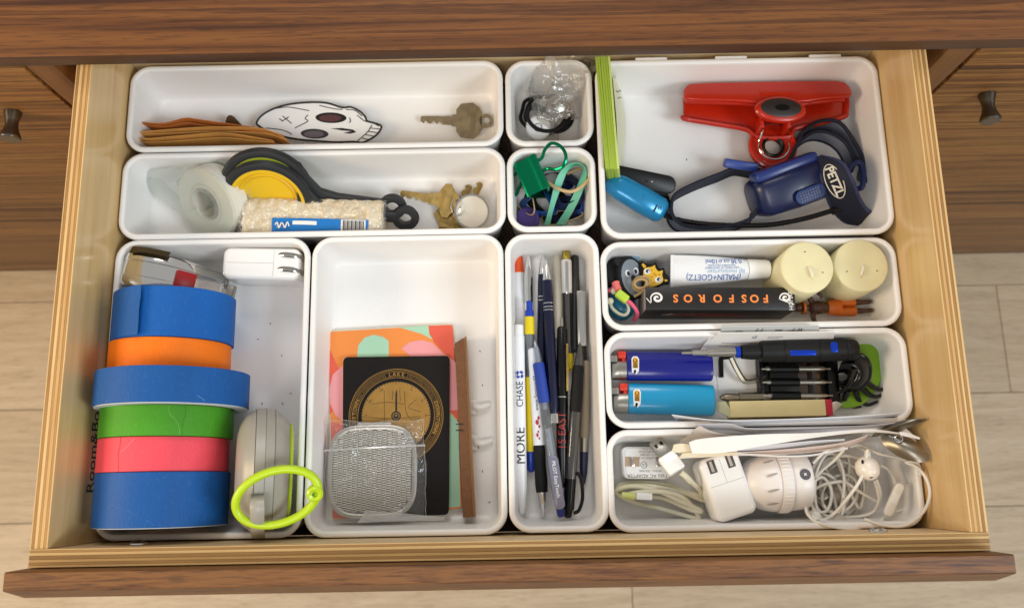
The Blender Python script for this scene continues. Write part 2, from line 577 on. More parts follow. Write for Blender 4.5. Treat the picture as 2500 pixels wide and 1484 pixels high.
# counter above the drawer
b = B(); b.box(-160, 160, 42.35, 110, 0.8, 2.45, 0.05)
counter = obj('counter_top', b, [WALNUT_TOP, WALNUT_EDGE], None, True)
for f in counter.data.polygons:
    if f.normal.y < -0.5: f.material_index = 1
tag(counter, 'striped walnut counter running across the top of the picture', 'counter')

KNOBM = pm('dark_nickel_knob', '#6f6a62', 0.3, 1.0, bump=0.05)
def cabinet(side, label, klabel):
    t = thing('cabinet', label, 'cabinet', (side * 70, 50, FZ))
    s = side
    x = lambda a, c: (min(s * a, s * c), max(s * a, s * c))
    b = B(); b.box(*x(43.75, 150), 43.9, 100, FZ + 1.0, 0.7); obj('carcass', b, DARKV, t, True)
    b = B(); b.box(*x(43.85, 150), 42.55, 43.8, FZ + 0.6, 0.4, 0.08); obj('door', b, WALNUT_DOOR, t, True)
    b = B(); b.box(*x(40.9, 43.45), 42.6, 100, FZ + 0.2, 0.75, 0.06); obj('stile', b, WALNUT_STILE, t, True)
    k = thing('door_knob', klabel, 'knob', frame(Vector((s * 50.0 if s < 0 else 49.4, 42.54, -9.0)), (0, -1, 0)))
    k0 = obj('door_knob', B().lathe([(0, 0.5), (0, 0.82), (0.25, 0.84), (0.9, 0.66), (1.45, 0.6), (2.0, 0.72), (2.65, 1.0), (2.8, 1.02), (2.95, 0.97), (3.0, 0.9), (3.0, 0.4)], 32), KNOBM, t)
    # the knob is screwed to the door: a part of the cabinet
    bpy.data.objects.remove(k)
    k0.matrix_local = Matrix.Identity(4)
    L = WM[t].inverted() @ frame(Vector((s * 50.0 if s < 0 else 49.4, 42.54, -9.0)), (0, -1, 0))
    L.translation *= S
    k0.matrix_local = L
    return t
cabinet(-1, 'dark walnut cabinet door with a knob left of the open drawer', 'left')
cabinet(1, 'striped walnut cabinet door with a knob right of the open drawer', 'right')

# the open drawer
DB = -12.75
dr = thing('drawer', 'open plywood drawer with walnut front holding white organiser bins', 'drawer', (0, 22, DB - 1))
NL = 7
def plies(total):
    w = [random.uniform(0.65, 1.35) * (0.6 if i in (0, NL - 1) else 1) for i in range(NL)]
    k = total / sum(w)
    out, a = [], 0
    for q in w:
        out.append((a, q * k)); a += q * k
    return out
for s in (-1, 1):
    for i, (a_, w) in enumerate(plies(1.444)):
        x0 = 37.556 + a_
        b = B(); b.box(min(s * x0, s * (x0 + w - 0.012)), max(s * x0, s * (x0 + w - 0.012)), 0.03, 70, DB - 0.8, -0.012 * (i % 2), 0.02, seg=1)
        o = obj('ply_layer', b, MAPLE if i == 0 else PLYL[i % 2 + (2 if i in (2, 5) else 0)], dr, True, smooth=0)
        if i == 0:
            o.data.materials.append(PLYL[0])
            for f in o.data.polygons:
                if f.normal.z > 0.5: f.material_index = 1
for i, (a_, w) in enumerate(plies(1.455)):
    y1 = -a_
    b = B(); b.box(-39.0, 39.0, y1 - w + 0.012, y1, DB - 0.8, -0.02 - 0.012 * (i % 2), 0.02, seg=1)
    o = obj('front_ply_layer', b, MAPLEX if i == 0 else PLYX[i % 2 + (2 if i in (3, 4) else 0)], dr, True, smooth=0)
    if i == 0:
        o.data.materials.append(PLYX[0])
        for f in o.data.polygons:
            if f.normal.z > 0.5: f.material_index = 1
b = B(); b.box(-37.5, 37.5, 46.75, 48.2, DB - 0.5, -0.6); obj('back_panel', b, MAPLEX, dr, True)
b = B(); b.box(-37.5, 37.5, 0.05, 46.7, DB - 0.6, DB - 0.15); obj('bottom', b, MAPLEX, dr, True)
b = B(); b.box(-37.4, 37.4, 0.1, 46.6, DB - 0.14, DB - 0.02); obj('liner', b, LINER, dr, True)
# walnut front: a lip that stands above the box, its face sloping outwards
prof = [(-1.53, -9), (-1.53, 2.45), (-1.62, 2.58), (-2.88, 2.58), (-2.98, 2.48), (-3.82, -0.6), (-3.82, -0.9), (-3.2, -9)]
b = B(); b.loft([[Vector((x, y, z)) for y, z in prof] for x in (-39.35, 39.35)])
obj('walnut_front', b, WALNUT_FRONT, dr, True, smooth=0)
for u, v in ((337, 1328), (2143, 1297)):
    zz = CAM.z + (0.0 - CAM.y) / ((RM @ Vector(((u - 1250) / FPX, (742 - v) / FPX, -1))).y) * (RM @ Vector(((u - 1250) / FPX, (742 - v) / FPX, -1))).z
    c = P(u, v, zz)
    sc = obj('screw', B().lathe([(0, 0.5), (0, 0.8), (0.1, 0.78), (0.26, 0.5), (0.3, 0.2)], 20, frame(c + Vector((0, 0.01, 0)), (0, 1, 0))), CHROME, dr, True)
    b = B(); b.box(-0.02, 0.04, -0.3, 0.3, -0.06, 0.06, M=frame(c + Vector((0, 0.3, 0)), (0, 1, 0.0))); b.box(-0.02, 0.04, -0.06, 0.06, -0.3, 0.3, M=frame(c + Vector((0, 0.3, 0)), (0, 1, 0.0)))
    obj('screw_slot', b, BLACK, sc, True)
# stamp on the inside of the left wall
letter('stamp', 'Room&Board', 1.75, lambda x, y: Vector((-37.54, 9.2 + x, -6.3 + y)), INK, dr, 0.01, True)

# ------------------------------------------------------------------ bins
RZ, FL = -6.95, -12.3
BIN = {
 'a': (-37.35, 0.05, 37.1, 46.3), 'b': (-37.4, 0.15, 28.15, 37.0), 'c': (0.3, 9.0, 37.0, 46.2), 'd': (0.3, 9.0, 28.2, 36.85),
 'e': (9.25, 37.45, 27.25, 45.75), 'f': (-37.4, -18.65, 0.15, 28.1), 'g': (-18.5, -0.15, 0.1, 28.1), 'h': (-0.02, 9.0, 0.2, 28.05),
 'i': (9.1, 37.4, 18.4, 27.1), 'j': (9.1, 37.4, 9.3, 18.3), 'k': (8.95, 37.4, 0.08, 9.2)}
BLAB = {'a': 'long white bin with envelopes and the skull sticker, rear left', 'b': 'long white bin with the measuring cups and wrapped block',
 'c': 'small square white bin with the clear plastic bag', 'd': 'small square white bin with the green binder clip and rubber bands',
 'e': 'large white bin with the red clip and headlamp, rear right', 'f': 'white bin holding the coloured tape rolls',
 'g': 'white bin holding the notebooks and compact mirror', 'h': 'narrow white bin full of pens', 'i': 'long white bin with the two candles and matchbox',
 'j': 'long white bin with two lighters and the screwdriver', 'k': 'long white bin with chargers and earphones, front right'}
def bin_(k):
    x0, x1, y0, y1 = BIN[k]
    top = RZ + (0.5 if k == 'e' else 0)
    zb = DB
    R = 2.0
    t = 0.5
    def ring(ins, z):
        return rrect(x0 + ins, x1 - ins, y0 + ins, y1 - ins, max(0.3, R - ins), 8, z)
    d = 0.55
    rings = [ring(d + 0.5, zb), ring(d + 0.15, zb + 0.12), ring(d, zb + 0.5), ring(0.16, top - 0.55), ring(0.14, top - 0.5), ring(0.02, top - 0.42), ring(0.0, top - 0.25), ring(0.05, top - 0.1), ring(0.16, top - 0.02), ring(0.3, top),
             ring(0.44, top - 0.02), ring(0.54, top - 0.1), ring(0.58, top - 0.25), ring(0.6, top - 0.6), ring(d + 0.42, FL + 0.7), ring(d + 0.52, FL + 0.3), ring(d + 0.75, FL + 0.07), ring(d + 1.05, FL)]
    b = B(); b.loft(rings)
    o = obj('organiser_bin', b, WHITE, None, True, smooth=50)
    tag(o, BLAB[k], 'bin', 'white drawer bins')
for k in BIN: bin_(k)
# little moulded bumps on the floors of the two widest bins
for k, pts in (('e', [(1560 + 70 * i, 330 + 2 * i) for i in range(5)] + [(1690, 375), (1640, 270)]), ('g', [(935 + 36 * i, 686 + 36 * j) for i in range(2) for j in range(4)] + [(1195, 720), (1195, 760), (900, 760)])):
    b = B()
    for u, v in pts: b.sphere(P(u, v, FL), 0.09, (1, 1, 0.5), None, 8, 6)
    obj('moulded_bumps', b, WHITE, [o for o in C.objects if o.get('label') == BLAB[k]][0], True)
b = B()
for u in (1590, 1785, 2015):
    c = P(u, 139, -6.6)
    b = B(); b.box(-1.6, 1.6, -0.08, 0.3, -0.35, 0.0, 0.1, Matrix.Translation((c.x, 45.75, -6.6)))
    # latch tabs moulded on the rear rim of the large bin
    obj('rim_tab', b, WHITE, [o for o in C.objects if o.get('label') == BLAB['e']][0], True)
# ------------------------------------------------------------------ rear left bin: envelopes, pick, sticker, key
KRAFT = pm('kraft_paper', '#d39c50', 0.7, var=0.12, vs=60, bump=0.1, bs=300)
KRAFTD = pm('orange_kraft_paper', '#c4732f', 0.7, var=0.12, vs=60)
def envelope(label, mouth, mat, drop, z):
    """a slim paper envelope standing on its long edge, its mouth open towards the viewer"""
    t = thing('envelope', label, 'envelope', P(mouth[0][0], mouth[0][1], FL + 0.05), 'kraft envelopes')
    a = [P(u, v, z) for u, v in mouth]
    lo = [Vector((p.x + 0.1, p.y + 0.25 - 0.03 * i, z - drop)) for i, p in enumerate(a)]
    obj('front_sheet', B().sheet([a, lo], 24, 4, 0.05), mat, t, True)
    a2 = [p + Vector((0, 0.38 * math.sin(math.pi * i / (len(a) - 1)) + 0.04, 0.25)) for i, p in enumerate(a)]
    obj('back_sheet', B().sheet([a2, [p + Vector((0, 0.1, 0)) for p in lo]], 24, 4, 0.05), mat, t, True)
    return t
envelope('orange brown paper envelope, rearmost of the three, in the rear left bin', [(340, 301), (400, 309), (452, 299), (480, 303), (560, 313), (640, 322), (690, 333)], KRAFTD, 2.9, -8.9)
envelope('tan kraft envelope in the middle of the three in the rear left bin', [(317, 329), (400, 326), (500, 322), (600, 322), (660, 327), (700, 343)], KRAFT, 2.9, -8.7)
envelope('tan kraft envelope nearest the front wall of the rear left bin', [(322, 331), (350, 347), (430, 344), (540, 336), (620, 343), (668, 347)], KRAFT, 3.2, -8.5)

c = P(572, 318, FL)
b = B(); b.prism([Vector((x, 0.0, z)) for x, z in ((-0.9, 0.0), (0.9, 0.0), (0.95, 0.3), (0.35, 1.55), (0.12, 1.75), (-0.12, 1.75), (-0.35, 1.55), (-0.95, 0.3))], Vector((0, 0.16, 0)), 0.05, Matrix.Translation(c + Vector((0, 0, 0.02))) @ Matrix.Rotation(-0.5, 4, 'X'))
tag(obj('guitar_pick', b, pm('tortoise_pick', '#5e4a36', 0.3), None, True), 'small brown pointed pick standing behind the envelopes', 'pick')

# skull sticker
zs = -11.3
t = thing('skull_sticker', 'white die-cut skull sticker with black outlines beside the envelopes', 'sticker', P(780, 320, FL))
SK = [(625, 299), (640, 280), (672, 263), (712, 253), (760, 249), (800, 251), (835, 262), (858, 261), (880, 272), (893, 285), (898, 296), (915, 301), (931, 307), (932, 316), (922, 330), (905, 342), (886, 350), (864, 348), (820, 349), (770, 346), (720, 341), (680, 332), (648, 319), (630, 308)]
tilt = lambda u, v, d=0.0: P(u, v, zs + 0.0 + 0.006 * (345 - v) * 0 + d)
out = catmull([tilt(*q) for q in SK], 4, True)[::-1]
obj('card', B().prism(out, 0.06, 0.0), pm('sticker_white', '#efeeec', 0.35), t, True)
def line(pts, r, z=zs + 0.07, closed=False):
    return B().tube([P(u, v, z) for u, v in pts], r, 5, 4, closed)
obj('outline', line([(u + (780 - u) * 0.012, v + (300 - v) * 0.03) for u, v in SK], 0.11, closed=True), INK, t, True)
MAROON = pm('sticker_maroon', '#5a3a40', 0.4)
for i, (cx, cy, rx, ry, a) in enumerate(((808, 288, 38, 13, 0.08), (768, 327, 34, 12, 0.12))):
    e = [P(cx + rx * math.cos(k) - 0.3 * ry * math.sin(k) * a, cy + ry * math.sin(k) + rx * a * math.cos(k) * 0.3, zs + 0.075) for k in [2 * math.pi * j / 28 for j in range(28)]]
    s = obj('eye_socket', B().poly(e), INK if i == 0 else pm('sticker_grey', '#3b383c', 0.4), t, True)
    e = [P(cx - 2 + rx * 0.72 * math.cos(k), cy + 1 + ry * 0.68 * math.sin(k), zs + 0.085) for k in [2 * math.pi * j / 24 for j in range(24)]]
    obj('eye_tint', B().poly(e), MAROON if i == 0 else pm('sticker_mauve', '#6f656b', 0.4), s, True)
obj('nose', B().poly(PP([(u, v, zs + 0.075) for u, v in ((806, 314), (835, 313), (862, 317), (870, 323), (855, 327), (838, 325), (858, 321), (836, 319))])), INK, t, True)
for pts in (((880, 288), (890, 296), (912, 302), (925, 309)), ((870, 347), (884, 335), (898, 322), (908, 306)), ((884, 338), (904, 342)), ((892, 329), (916, 334)), ((898, 321), (925, 325)), ((903, 313), (930, 316)),
            ((690, 284), (712, 302)), ((688, 297), (705, 286)), ((682, 290), (690, 296)), ((752, 281), (745, 290), (752, 296), (738, 304), (720, 313)), ((660, 268), (700, 262), (735, 267), (755, 271)), ((650, 313), (690, 318), (712, 328)),
            ((845, 268), (866, 270), (884, 284)), ((872, 282), (884, 292)), ((780, 258), (815, 266), (836, 268)), ((853, 288), (856, 296), (852, 300))):
    obj('ink_line', line(pts, 0.05, zs + 0.075), INK, t, True)

def key(name, label, M, mat, head='oct', bl=3.6, parent=None):
    """a flat door key: bow with a hole, shoulder, milled blade along local x"""
    t = parent or thing(name, label, 'key', M)
    W = M
    def o(nm, b):
        return obj(nm, b, mat, t, True, smooth=20)
    def tr(pts, z0, h, bev=0.04):
        b = B(); b.prism([W @ Vector((x, y, z0)) for x, y in pts], W.to_3x3() @ Vector((0, 0, h)), bev)
        return b
    if head == 'oct':
        bow = [(-0.15, -1.15), (0.35, -1.75), (1.6, -1.9), (2.3, -1.35), (2.6, -0.75), (2.6, 0.75), (2.3, 1.35), (1.6, 1.9), (0.35, 1.75), (-0.15, 1.15)]
        hole = (3.25, 0, 0.36, 0.72)
    else:
        bow = [(-0.2, -0.5), (0.35, -0.75), (0.9, -1.7), (1.5, -1.75), (2.0, -1.0), (2.6, -0.55), (2.75, 0.0), (2.6, 0.55), (2.0, 1.0), (1.5, 1.75), (0.9, 1.7), (0.35, 0.75), (-0.2, 0.5)]
        hole = (3.1, 0, 0.34, 0.66)
    bw = o('bow', tr(bow, -0.11, 0.22, 0.03))
    b = B(); b.ringlathe([(-0.11, hole[2]), (-0.11, hole[3]), (0.11, hole[3]), (0.11, hole[2])], 20, W @ frame(Vector((hole[0] - 0.25, 0, 0)), (0, 0, 1), (1, 0, 0)))
    obj('key_eye', b, mat, bw, True)
    b = B(); b.prism([W @ Vector((x, y, 0.13)) for x, y in ((0.5, -1.0), (1.8, -1.0), (1.8, 1.0), (0.5, 1.0))], W.to_3x3() @ Vector((0, 0, 0.04)), 0.02)
    obj('bow_panel', b, mat, bw, True)
    o('shoulder', tr([(-0.6, -0.62), (-0.1, -0.62), (-0.1, 0.62), (-0.6, 0.62)], -0.12, 0.24))
    L = bl
    teeth = [(-0.6, 0.42), (-L + 0.15, 0.42), (-L, 0.25), (-L, -0.1), (-L + 0.3, -0.34), (-L + 0.55, -0.05), (-L + 0.8, -0.32), (-L + 1.1, -0.36), (-L + 1.4, -0.02), (-L + 1.7, -0.42), (-L + 2.0, -0.12), (-L + 2.35, -0.46), (-0.6, -0.46)]
    bl_ = o('blade', tr([q for q in teeth[::-1]][::-1], -0.1, 0.2, 0.03))
    b = B(); b.prism([W @ Vector((x, y, 0.1)) for x, y in ((-L + 0.2, 0.1), (-0.6, 0.1), (-0.6, 0.24), (-L + 0.2, 0.24))][::1], W.to_3x3() @ Vector((0, 0, 0.05)), 0.0)
    obj('milled_ridge', b, mat, bl_, True)
    return t
c = P(1122, 295, FL + 0.5); d = P(1200, 296, FL + 0.5) - c
key('key', 'dull nickel door key lying alone beside the skull sticker', frame(c - d.normalized() * 0.2, d, (0, -0.25, 1)), NICKEL, 'oct', 3.9)

# ------------------------------------------------------------------ second left bin
TAPEW = pm('matte_tape', '#e3e0d4', 0.45, sss=0.2)
DISP = film('frosted_dispenser', '#fbfdfc', 0.03, 0.12, 0.18, 0.0)
ax = Vector((-0.47, -0.57, 0.67)); bx_ = Vector((-0.85, 0.5, -0.15))
c = P(522, 490, FL + 2.9)
M = frame(c, ax, bx_)          # local x: roll axis, local z: beak
t = thing('tape_dispenser', 'frosted clear tape dispenser with a roll of matte tape, beside the measuring cups', 'tape dispenser', M)
r0 = 3.6
rl = obj('tape_roll', B().ringlathe([(-1.1, 2.1), (-1.1, r0 - 0.06), (-1.04, r0), (1.04, r0), (1.1, r0 - 0.06), (1.1, 2.1)], 48), TAPEW, t)
obj('core', B().ringlathe([(-1.12, 1.7), (-1.12, 2.08), (1.12, 2.08), (1.12, 1.7)], 36), pm('tape_core', '#dcd6c6', 0.5), rl)
prof = []
for k in range(40):
    a = math.radians(40 + 280 * k / 39)
    prof.append((4.1 * math.sin(a), 4.1 * math.cos(a)))
prof += [(-2.5, 4.2), (-1.8, 7.0), (-0.7, 7.9), (0.6, 7.4), (1.8, 5.0)]
pl = [Vector((0, y, z)) for y, z in prof]
sh = lambda x: [Vector((x, p.y, p.z)) for p in pl]
inn = [Vector((0, 1.35 * math.sin(math.radians(40 + 280 * k / 39)), 1.35 * math.cos(math.radians(40 + 280 * k / 39)))) for k in range(40)] + [Vector((0, y, z)) for y, z in ((-0.9, 1.0), (-0.5, 1.2), (0.0, 1.35), (0.5, 1.2), (0.86, 1.03))]
b = B()
for x in (-1.24, 1.24):
    b.loft([[Vector((x, p.y, p.z)) for p in pl], [Vector((x, p.y, p.z)) for p in inn], [Vector((x + 0.08, p.y, p.z)) for p in inn], [Vector((x + 0.08, p.y, p.z)) for p in pl]], loop=True)
obj('side_shell', b, DISP, t)
b = B(); b.loft([[Vector((-1.24, y, z)) for y, z in prof[36:]], [Vector((1.32, y, z)) for y, z in prof[36:]]], False, False, False)
obj('beak', b, DISP, t)
b = B()
for k in range(3):
    a = math.radians(60 + 120 * k)
    b.box(-0.9, 0.9, -0.05, 0.05, 0.0, 1.7, M=Matrix.Rotation(a, 4, 'X'))
obj('hub_spoke', b, DISP, t)
obj('cutter', B().box(-1.0, 1.0, -0.8, -0.7, 7.7, 8.0), STEEL, t)

# collapsible measuring cups
CUPY = pm('yellow_silicone', '#e2b81a', 0.42)
CUPL = pm('lime_silicone', '#8f9a1e', 0.5)
CUPB = pm('charcoal_nylon', '#26282a', 0.42, bump=0.05, bs=900)
def cup(label, M, r, col, hl, loop, dx=0.0):
    t = thing('measuring_cup', label, 'measuring cup', M, 'nested measuring cups')
    prof = [(-0.55, r * 0.93), (-0.6, r * 1.0), (-0.5, r * 1.09), (0.0, r * 1.14), (0.42, r * 1.09), (0.5, r * 1.0), (0.42, r * 0.93)]
    Z = frame((0, 0, 0), (0, 0, 1), (0, 1, 0))
    rim = obj('rim', B().ringlathe(prof, 56, Z), CUPB, t)
    steps = [(0.30, r * 0.95), (0.44, r * 0.92), (0.40, r * 0.85), (0.1, r * 0.83), (0.0, r * 0.78), (0.14, r * 0.74), (0.05, r * 0.70), (-0.2, r * 0.66), (-0.28, r * 0.3), (-0.25, 0.02)]
    obj('silicone_bowl', B().lathe(steps + [(-0.5, 0.02), (-0.5, r * 0.9), (0.2, r * 0.96)], 56, Z, False), col, t)
    L = hl
    out = [(r * 0.72, r * 0.86), (r * 1.0, r * 0.52), (r * 1.28, 0.95), (r * 1.7, 0.62), (L - 2.2, 0.62), (L - 1.2, 0.95)]
    arc = [(L - 0.9 + 1.25 * math.sin(math.radians(a)), 1.2 * math.cos(math.radians(a))) for a in range(10, 171, 20)]
    low = [(x, -y) for x, y in out[::-1]]
    pts = [Vector((x, y, -0.25)) for x, y in out + arc + low]
    # handle bar and its hanging loop
    h1 = [Vector((x, y, -0.3)) for x, y in out[:-1]] + [Vector((L - 1.7, 0.55, -0.3)), Vector((L - 1.7, -0.55, -0.3))] + [Vector((x, -y, -0.3)) for x, y in out[:-1][::-1]]
    hb = obj('handle', B().prism(h1[::-1], Vector((0, 0, 0.7)), 0.15), CUPB, t)
    obj('hanging_loop', B().ringlathe([(-0.32, 0.62), (-0.38, 0.9), (-0.3, 1.32), (0.0, 1.42), (0.3, 1.32), (0.38, 0.9), (0.32, 0.62)], 32, frame((L - 0.9, 0, 0.05), (0, 0, 1), (0, 1, 0)) @ Matrix.Diagonal((1, 1, 1, 1))), CUPB, hb)
    return t
nrm = Vector((0.02, -0.76, 0.65)).normalized()
xd = Vector((1, -0.08, -0.16))
c2 = P(655, 492, -8.8)
cup('yellow collapsible measuring cup with charcoal rim, in front of its stack', frame(c2, Vector((1, -0.1, -0.13)), nrm), 4.0, CUPY, 14.5, True)
c1 = P(652, 468, -8.25)
cup('lime collapsible measuring cup mostly hidden behind the yellow one', frame(c1 - nrm * 0.35, Vector((1, -0.11, -0.14)), nrm), 4.05, CUPL, 13.3, True)

# wrapped block
c = P(768, 503, FL)
A0 = P(597, 500, -9.0); A1 = P(945, 508, -9.0)
M = frame(Vector((A0.x, 30.95, FL + 0.05)), A1 - A0)
t = thing('wrapped_block', 'cream crinkled block in clear wrap with a blue barcode label', 'package', M)
Lb = (A1 - A0).length - 0.5
b = B()
nx, ny = 130, 30
def blk(i, j):
    u = i / nx * Lb
    w = j / ny
    y = -1.85 + 3.7 * w
    bulge = 3.75 - 0.3 * (2 * w - 1) ** 4
    q = Vector((u * 0.9, y * 0.9, 3.0))
    rid = 0.12 * abs(math.sin(u * 2.1 + 0.4 * math.sin(y * 2))) + 0.18 * noise.noise(q * 1.3) + 0.14 * noise.noise(q * 3.7) + 0.09 * noise.noise(q * 9.0)
    yy = y + 0.1 * noise.noise(Vector((u * 1.6, j * 0.2, 9)))
    return Vector((u + 0.12 * noise.noise(Vector((1, y * 2, 5))) * (1 if i in (0, nx) else 0), yy, bulge + rid))
G = [[b.v(blk(i, j)) for i in range(nx + 1)] for j in range(ny + 1)]
D = [[b.v(Vector((blk(i, j).x, blk(i, j).y, 0.0))) for i in range(nx + 1)] for j in (0, ny)]
for j in range(ny):
    for i in range(nx): b.f((G[j][i], G[j][i + 1], G[j + 1][i + 1], G[j + 1][i]))
for i in range(nx):
    b.f((D[0][i], D[0][i + 1], G[0][i + 1], G[0][i])); b.f((D[1][i + 1], D[1][i], G[ny][i], G[ny][i + 1]))
b.f([D[0][0]] + [G[j][0] for j in range(ny + 1)] + [D[1][0]]); b.f([D[0][-1]] + [G[j][nx] for j in range(ny + 1)] + [D[1][-1]])
obj('crinkled_block', b, pm('cream_crinkle', '#d6bd8e', 0.5, var=0.16, vs=110, bump=0.9, bs=160, col2='#eee2c6'), t, smooth=60)
b = B()
G2 = [[blk(min(nx, int(i * nx / 40)), j) + Vector(((-0.35 if i == 0 else 0.45 if i == 40 else 0), 0, 0.1 + 0.16 * abs(noise.noise(Vector((i * 0.7, j * 0.5, 2)))))) for i in range(41)] for j in range(ny + 1)]
G2.insert(0, [p + Vector((0, -0.12, -2.6)) for p in G2[0]])
V2 = [[b.v(p) for p in r] for r in G2]
for r, s in zip(V2, V2[1:]):
    for i in range(40): b.f((r[i], r[i + 1], s[i + 1], s[i]))
obj('clear_wrap', b, film('crinkled_wrap', '#ffffff', 0.1, 0.1, 0.07, 1.0, 150), t, smooth=60)
BLUEL = pm('label_blue', '#0f72bd', 0.35)
sx = Lb / 348
lab = lambda u0, u1, v0, v1, dz, mat, nm, par: obj(nm, B().sheet([[Vector((u0 * sx, v0, 3.98 + dz - 0.25 * abs(v0 / 1.9) ** 3)), Vector(((u0 + u1) / 2 * sx, v0, 4.05 + dz - 0.25 * abs(v0 / 1.9) ** 3)), Vector((u1 * sx, v0, 3.98 + dz - 0.25 * abs(v0 / 1.9) ** 3))], [Vector((u0 * sx, v1, 3.98 + dz - 0.25 * abs(v1 / 1.9) ** 3)), Vector(((u0 + u1) / 2 * sx, v1, 4.05 + dz - 0.25 * abs(v1 / 1.9) ** 3)), Vector((u1 * sx, v1, 3.98 + dz - 0.25 * abs(v1 / 1.9) ** 3))]], 12, 6, 0.03), mat, par)
L1 = lab(78, 318, -1.95, -0.35, 0.12, BLUEL, 'label', t)
lab(130, 190, -1.0, -0.62, 0.16, PAPER, 'label_strip', L1)
lab(250, 312, -1.92, -0.4, 0.16, PAPER, 'barcode_panel', L1)
b = B()
for k in range(16):
    x = (256 + 3.3 * k) * sx
    b.poly([Vector((x, -1.85, 4.05)), Vector((x + (0.05 if k % 3 else 0.09), -1.85, 4.05)), Vector((x + (0.05 if k % 3 else 0.09), -0.5, 4.24)), Vector((x, -0.5, 4.24))])
obj('barcode', b, INK, L1)
obj('label_script', B().tube([Vector(((88 + 5 * k) * sx, -1.1 + 0.32 * math.sin(k * 2.3), 4.25)) for k in range(8)], 0.07, 5, 4), PAPER, L1)

# keys on a ring with a round paper tag
t = thing('key_ring', 'brass keys on a ring with a round white paper tag', 'keys', P(1110, 500, FL))
c = P(1076, 487, FL + 1.1); d = P(1126, 494, FL + 1.1) - c
def keypart(M, head, bl):
    p = bpy.data.objects.new('brass_key', None); C.objects.link(p); p.parent = t
    L = WM[t].inverted() @ M
    WM[p] = M.copy(); L.translation *= S; p.matrix_local = L
    key('brass_key', '', M, BRASS, head, bl, parent=p)
keypart(frame(P(1062, 486, FL + 1.0), d, (0, -0.3, 1)), 'leaf', 3.6)
keypart(frame(P(1112, 512, FL + 0.25), P(1092, 548, FL + 0.25) - P(1112, 512, FL + 0.25), (0, 0, 1)), 'leaf', 3.0)
keypart(frame(P(1145, 500, FL + 0.7), P(1130, 530, FL + 0.5) - P(1150, 490, FL + 0.7), (-0.3, -0.2, 1)), 'leaf', 2.6)
ct = P(1152, 517, FL + 1.6)
Mt = frame(ct, Vector((0.12, -0.25, 1)), (0, 1, 0))
tg = obj('paper_tag', B().lathe([(-0.04, 0.01), (-0.04, 1.62), (0.04, 1.62), (0.04, 0.01)], 40, Mt, False), pm('tag_paper', '#d9d4c8', 0.7), t, True)
obj('tag_rim', B().ringlathe([(-0.09, 1.6), (-0.09, 1.8), (0.09, 1.8), (0.09, 1.6)], 40, Mt), STEEL, tg, True)
obj('ring', B().tube([P(1118 + 17 * math.cos(a) , 505 + 22 * math.sin(a), FL + 1.5 + 0.5 * math.sin(a)) for a in [2 * math.pi * k / 14 for k in range(14)]], 0.07, 6, 3, True), CHROME, t, True)
obj('chain', B().tube(PP([(1117, 484, FL + 1.9), (1125, 490, FL + 2.0), (1124, 505, FL + 2.1), (1120, 518, FL + 2.0)]), 0.08, 6, 4), CHROME, t, True)

# ------------------------------------------------------------------ small square bins
def crumple(rows, cols, fn, amp, seed):
    b = B()
    V = []
    for j in range(rows + 1):
        r = []
        for i in range(cols + 1):
            p = fn(i / cols, j / rows)
            q = p * 0.55 + Vector((seed, 0, 0))
            dsp = Vector((noise.noise(q), noise.noise(q + Vector((7, 3, 1))), noise.noise(q + Vector((2, 9, 4))))) * amp
            q2 = p * 1.7 + Vector((seed, 5, 0))
            dsp += Vector((noise.noise(q2), noise.noise(q2 + Vector((7, 3, 1))), noise.noise(q2 + Vector((2, 9, 4))))) * amp * 0.35
            r.append(b.v(p + dsp))
        V.append(r)
    for r, s in zip(V, V[1:]):
        for i in range(cols): b.f((r[i], r[i + 1], s[i + 1], s[i]))
    return b
BAGM = film('bag_film', '#f4f2ee', 0.05, 0.22, 0.1, 0.8, 110)
t = thing('black_cable', 'black cable coiled in the small square bin under the clear bag', 'cable', P(1330, 290, FL))
pts = []
for k in range(40):
    a = 2 * math.pi * k / 15
    wb = 1 + 0.22 * noise.noise(Vector((k * 0.5, 3, 0)))
    pts.append(P(1334 + (64 - 0.5 * k) * wb * math.cos(a), 280 + (52 - 0.35 * k) * wb * math.sin(a), FL + 0.4 + 0.05 * k))
obj('coil', B().tube(pts, 0.2, 8, 4), BLKRUB, t, True)
obj('plug', B().lathe([(0, 0.2), (0.05, 0.36), (1.4, 0.4), (1.5, 0.25), (1.55, 0.14), (2.6, 0.14)], 14, frame(pts[-1], (1, -0.6, 0.2))), BLKRUB, t, True)
t = thing('plastic_bag', 'crumpled clear plastic bag with small white fittings in the rear square bin', 'bag', P(1340, 270, FL))
c0 = P(1345, 275, FL)
def bagf(u, v):
    a = 2 * math.pi * u
    r = [2.4, 3.1, 2.9, 2.2, 1.5, 2.0, 2.7, 3.0][0] * 0 + (3.1 + 0.5 * math.sin(3 * a + 1) - 1.1 * v ** 2)
    top = Vector((1.2, 1.9, 0)) * v * 1.4
    return c0 + Vector((r * math.cos(a), r * math.sin(a), 0.6 + 5.4 * v)) + top
obj('film', crumple(26, 52, bagf, 1.25, 3.0), BAGM, t, True, smooth=50)
obj('bag_neck', crumple(10, 20, lambda u, v: c0 + Vector((-0.4 + 3.6 * u, 1.6 + 1.4 * v - 0.5 * u, 4.8 + 1.6 * v)), 0.8, 11.0), BAGM, t, True, smooth=50)
cw = P(1315, 300, FL + 3.0)
Mw = frame(cw - Vector((0, 0, 1.2)), Vector((-0.1, -0.35, 1)), (0, 1, 0))
t2 = thing('suction_cup', 'round white plastic fitting inside the clear bag', 'fitting', Mw)
obj('disc', B().ringlathe([(-0.25, 0.45), (-0.25, 1.15), (0.0, 1.3), (0.2, 1.15), (0.3, 0.8), (0.3, 0.45)], 28), SATW, t2)
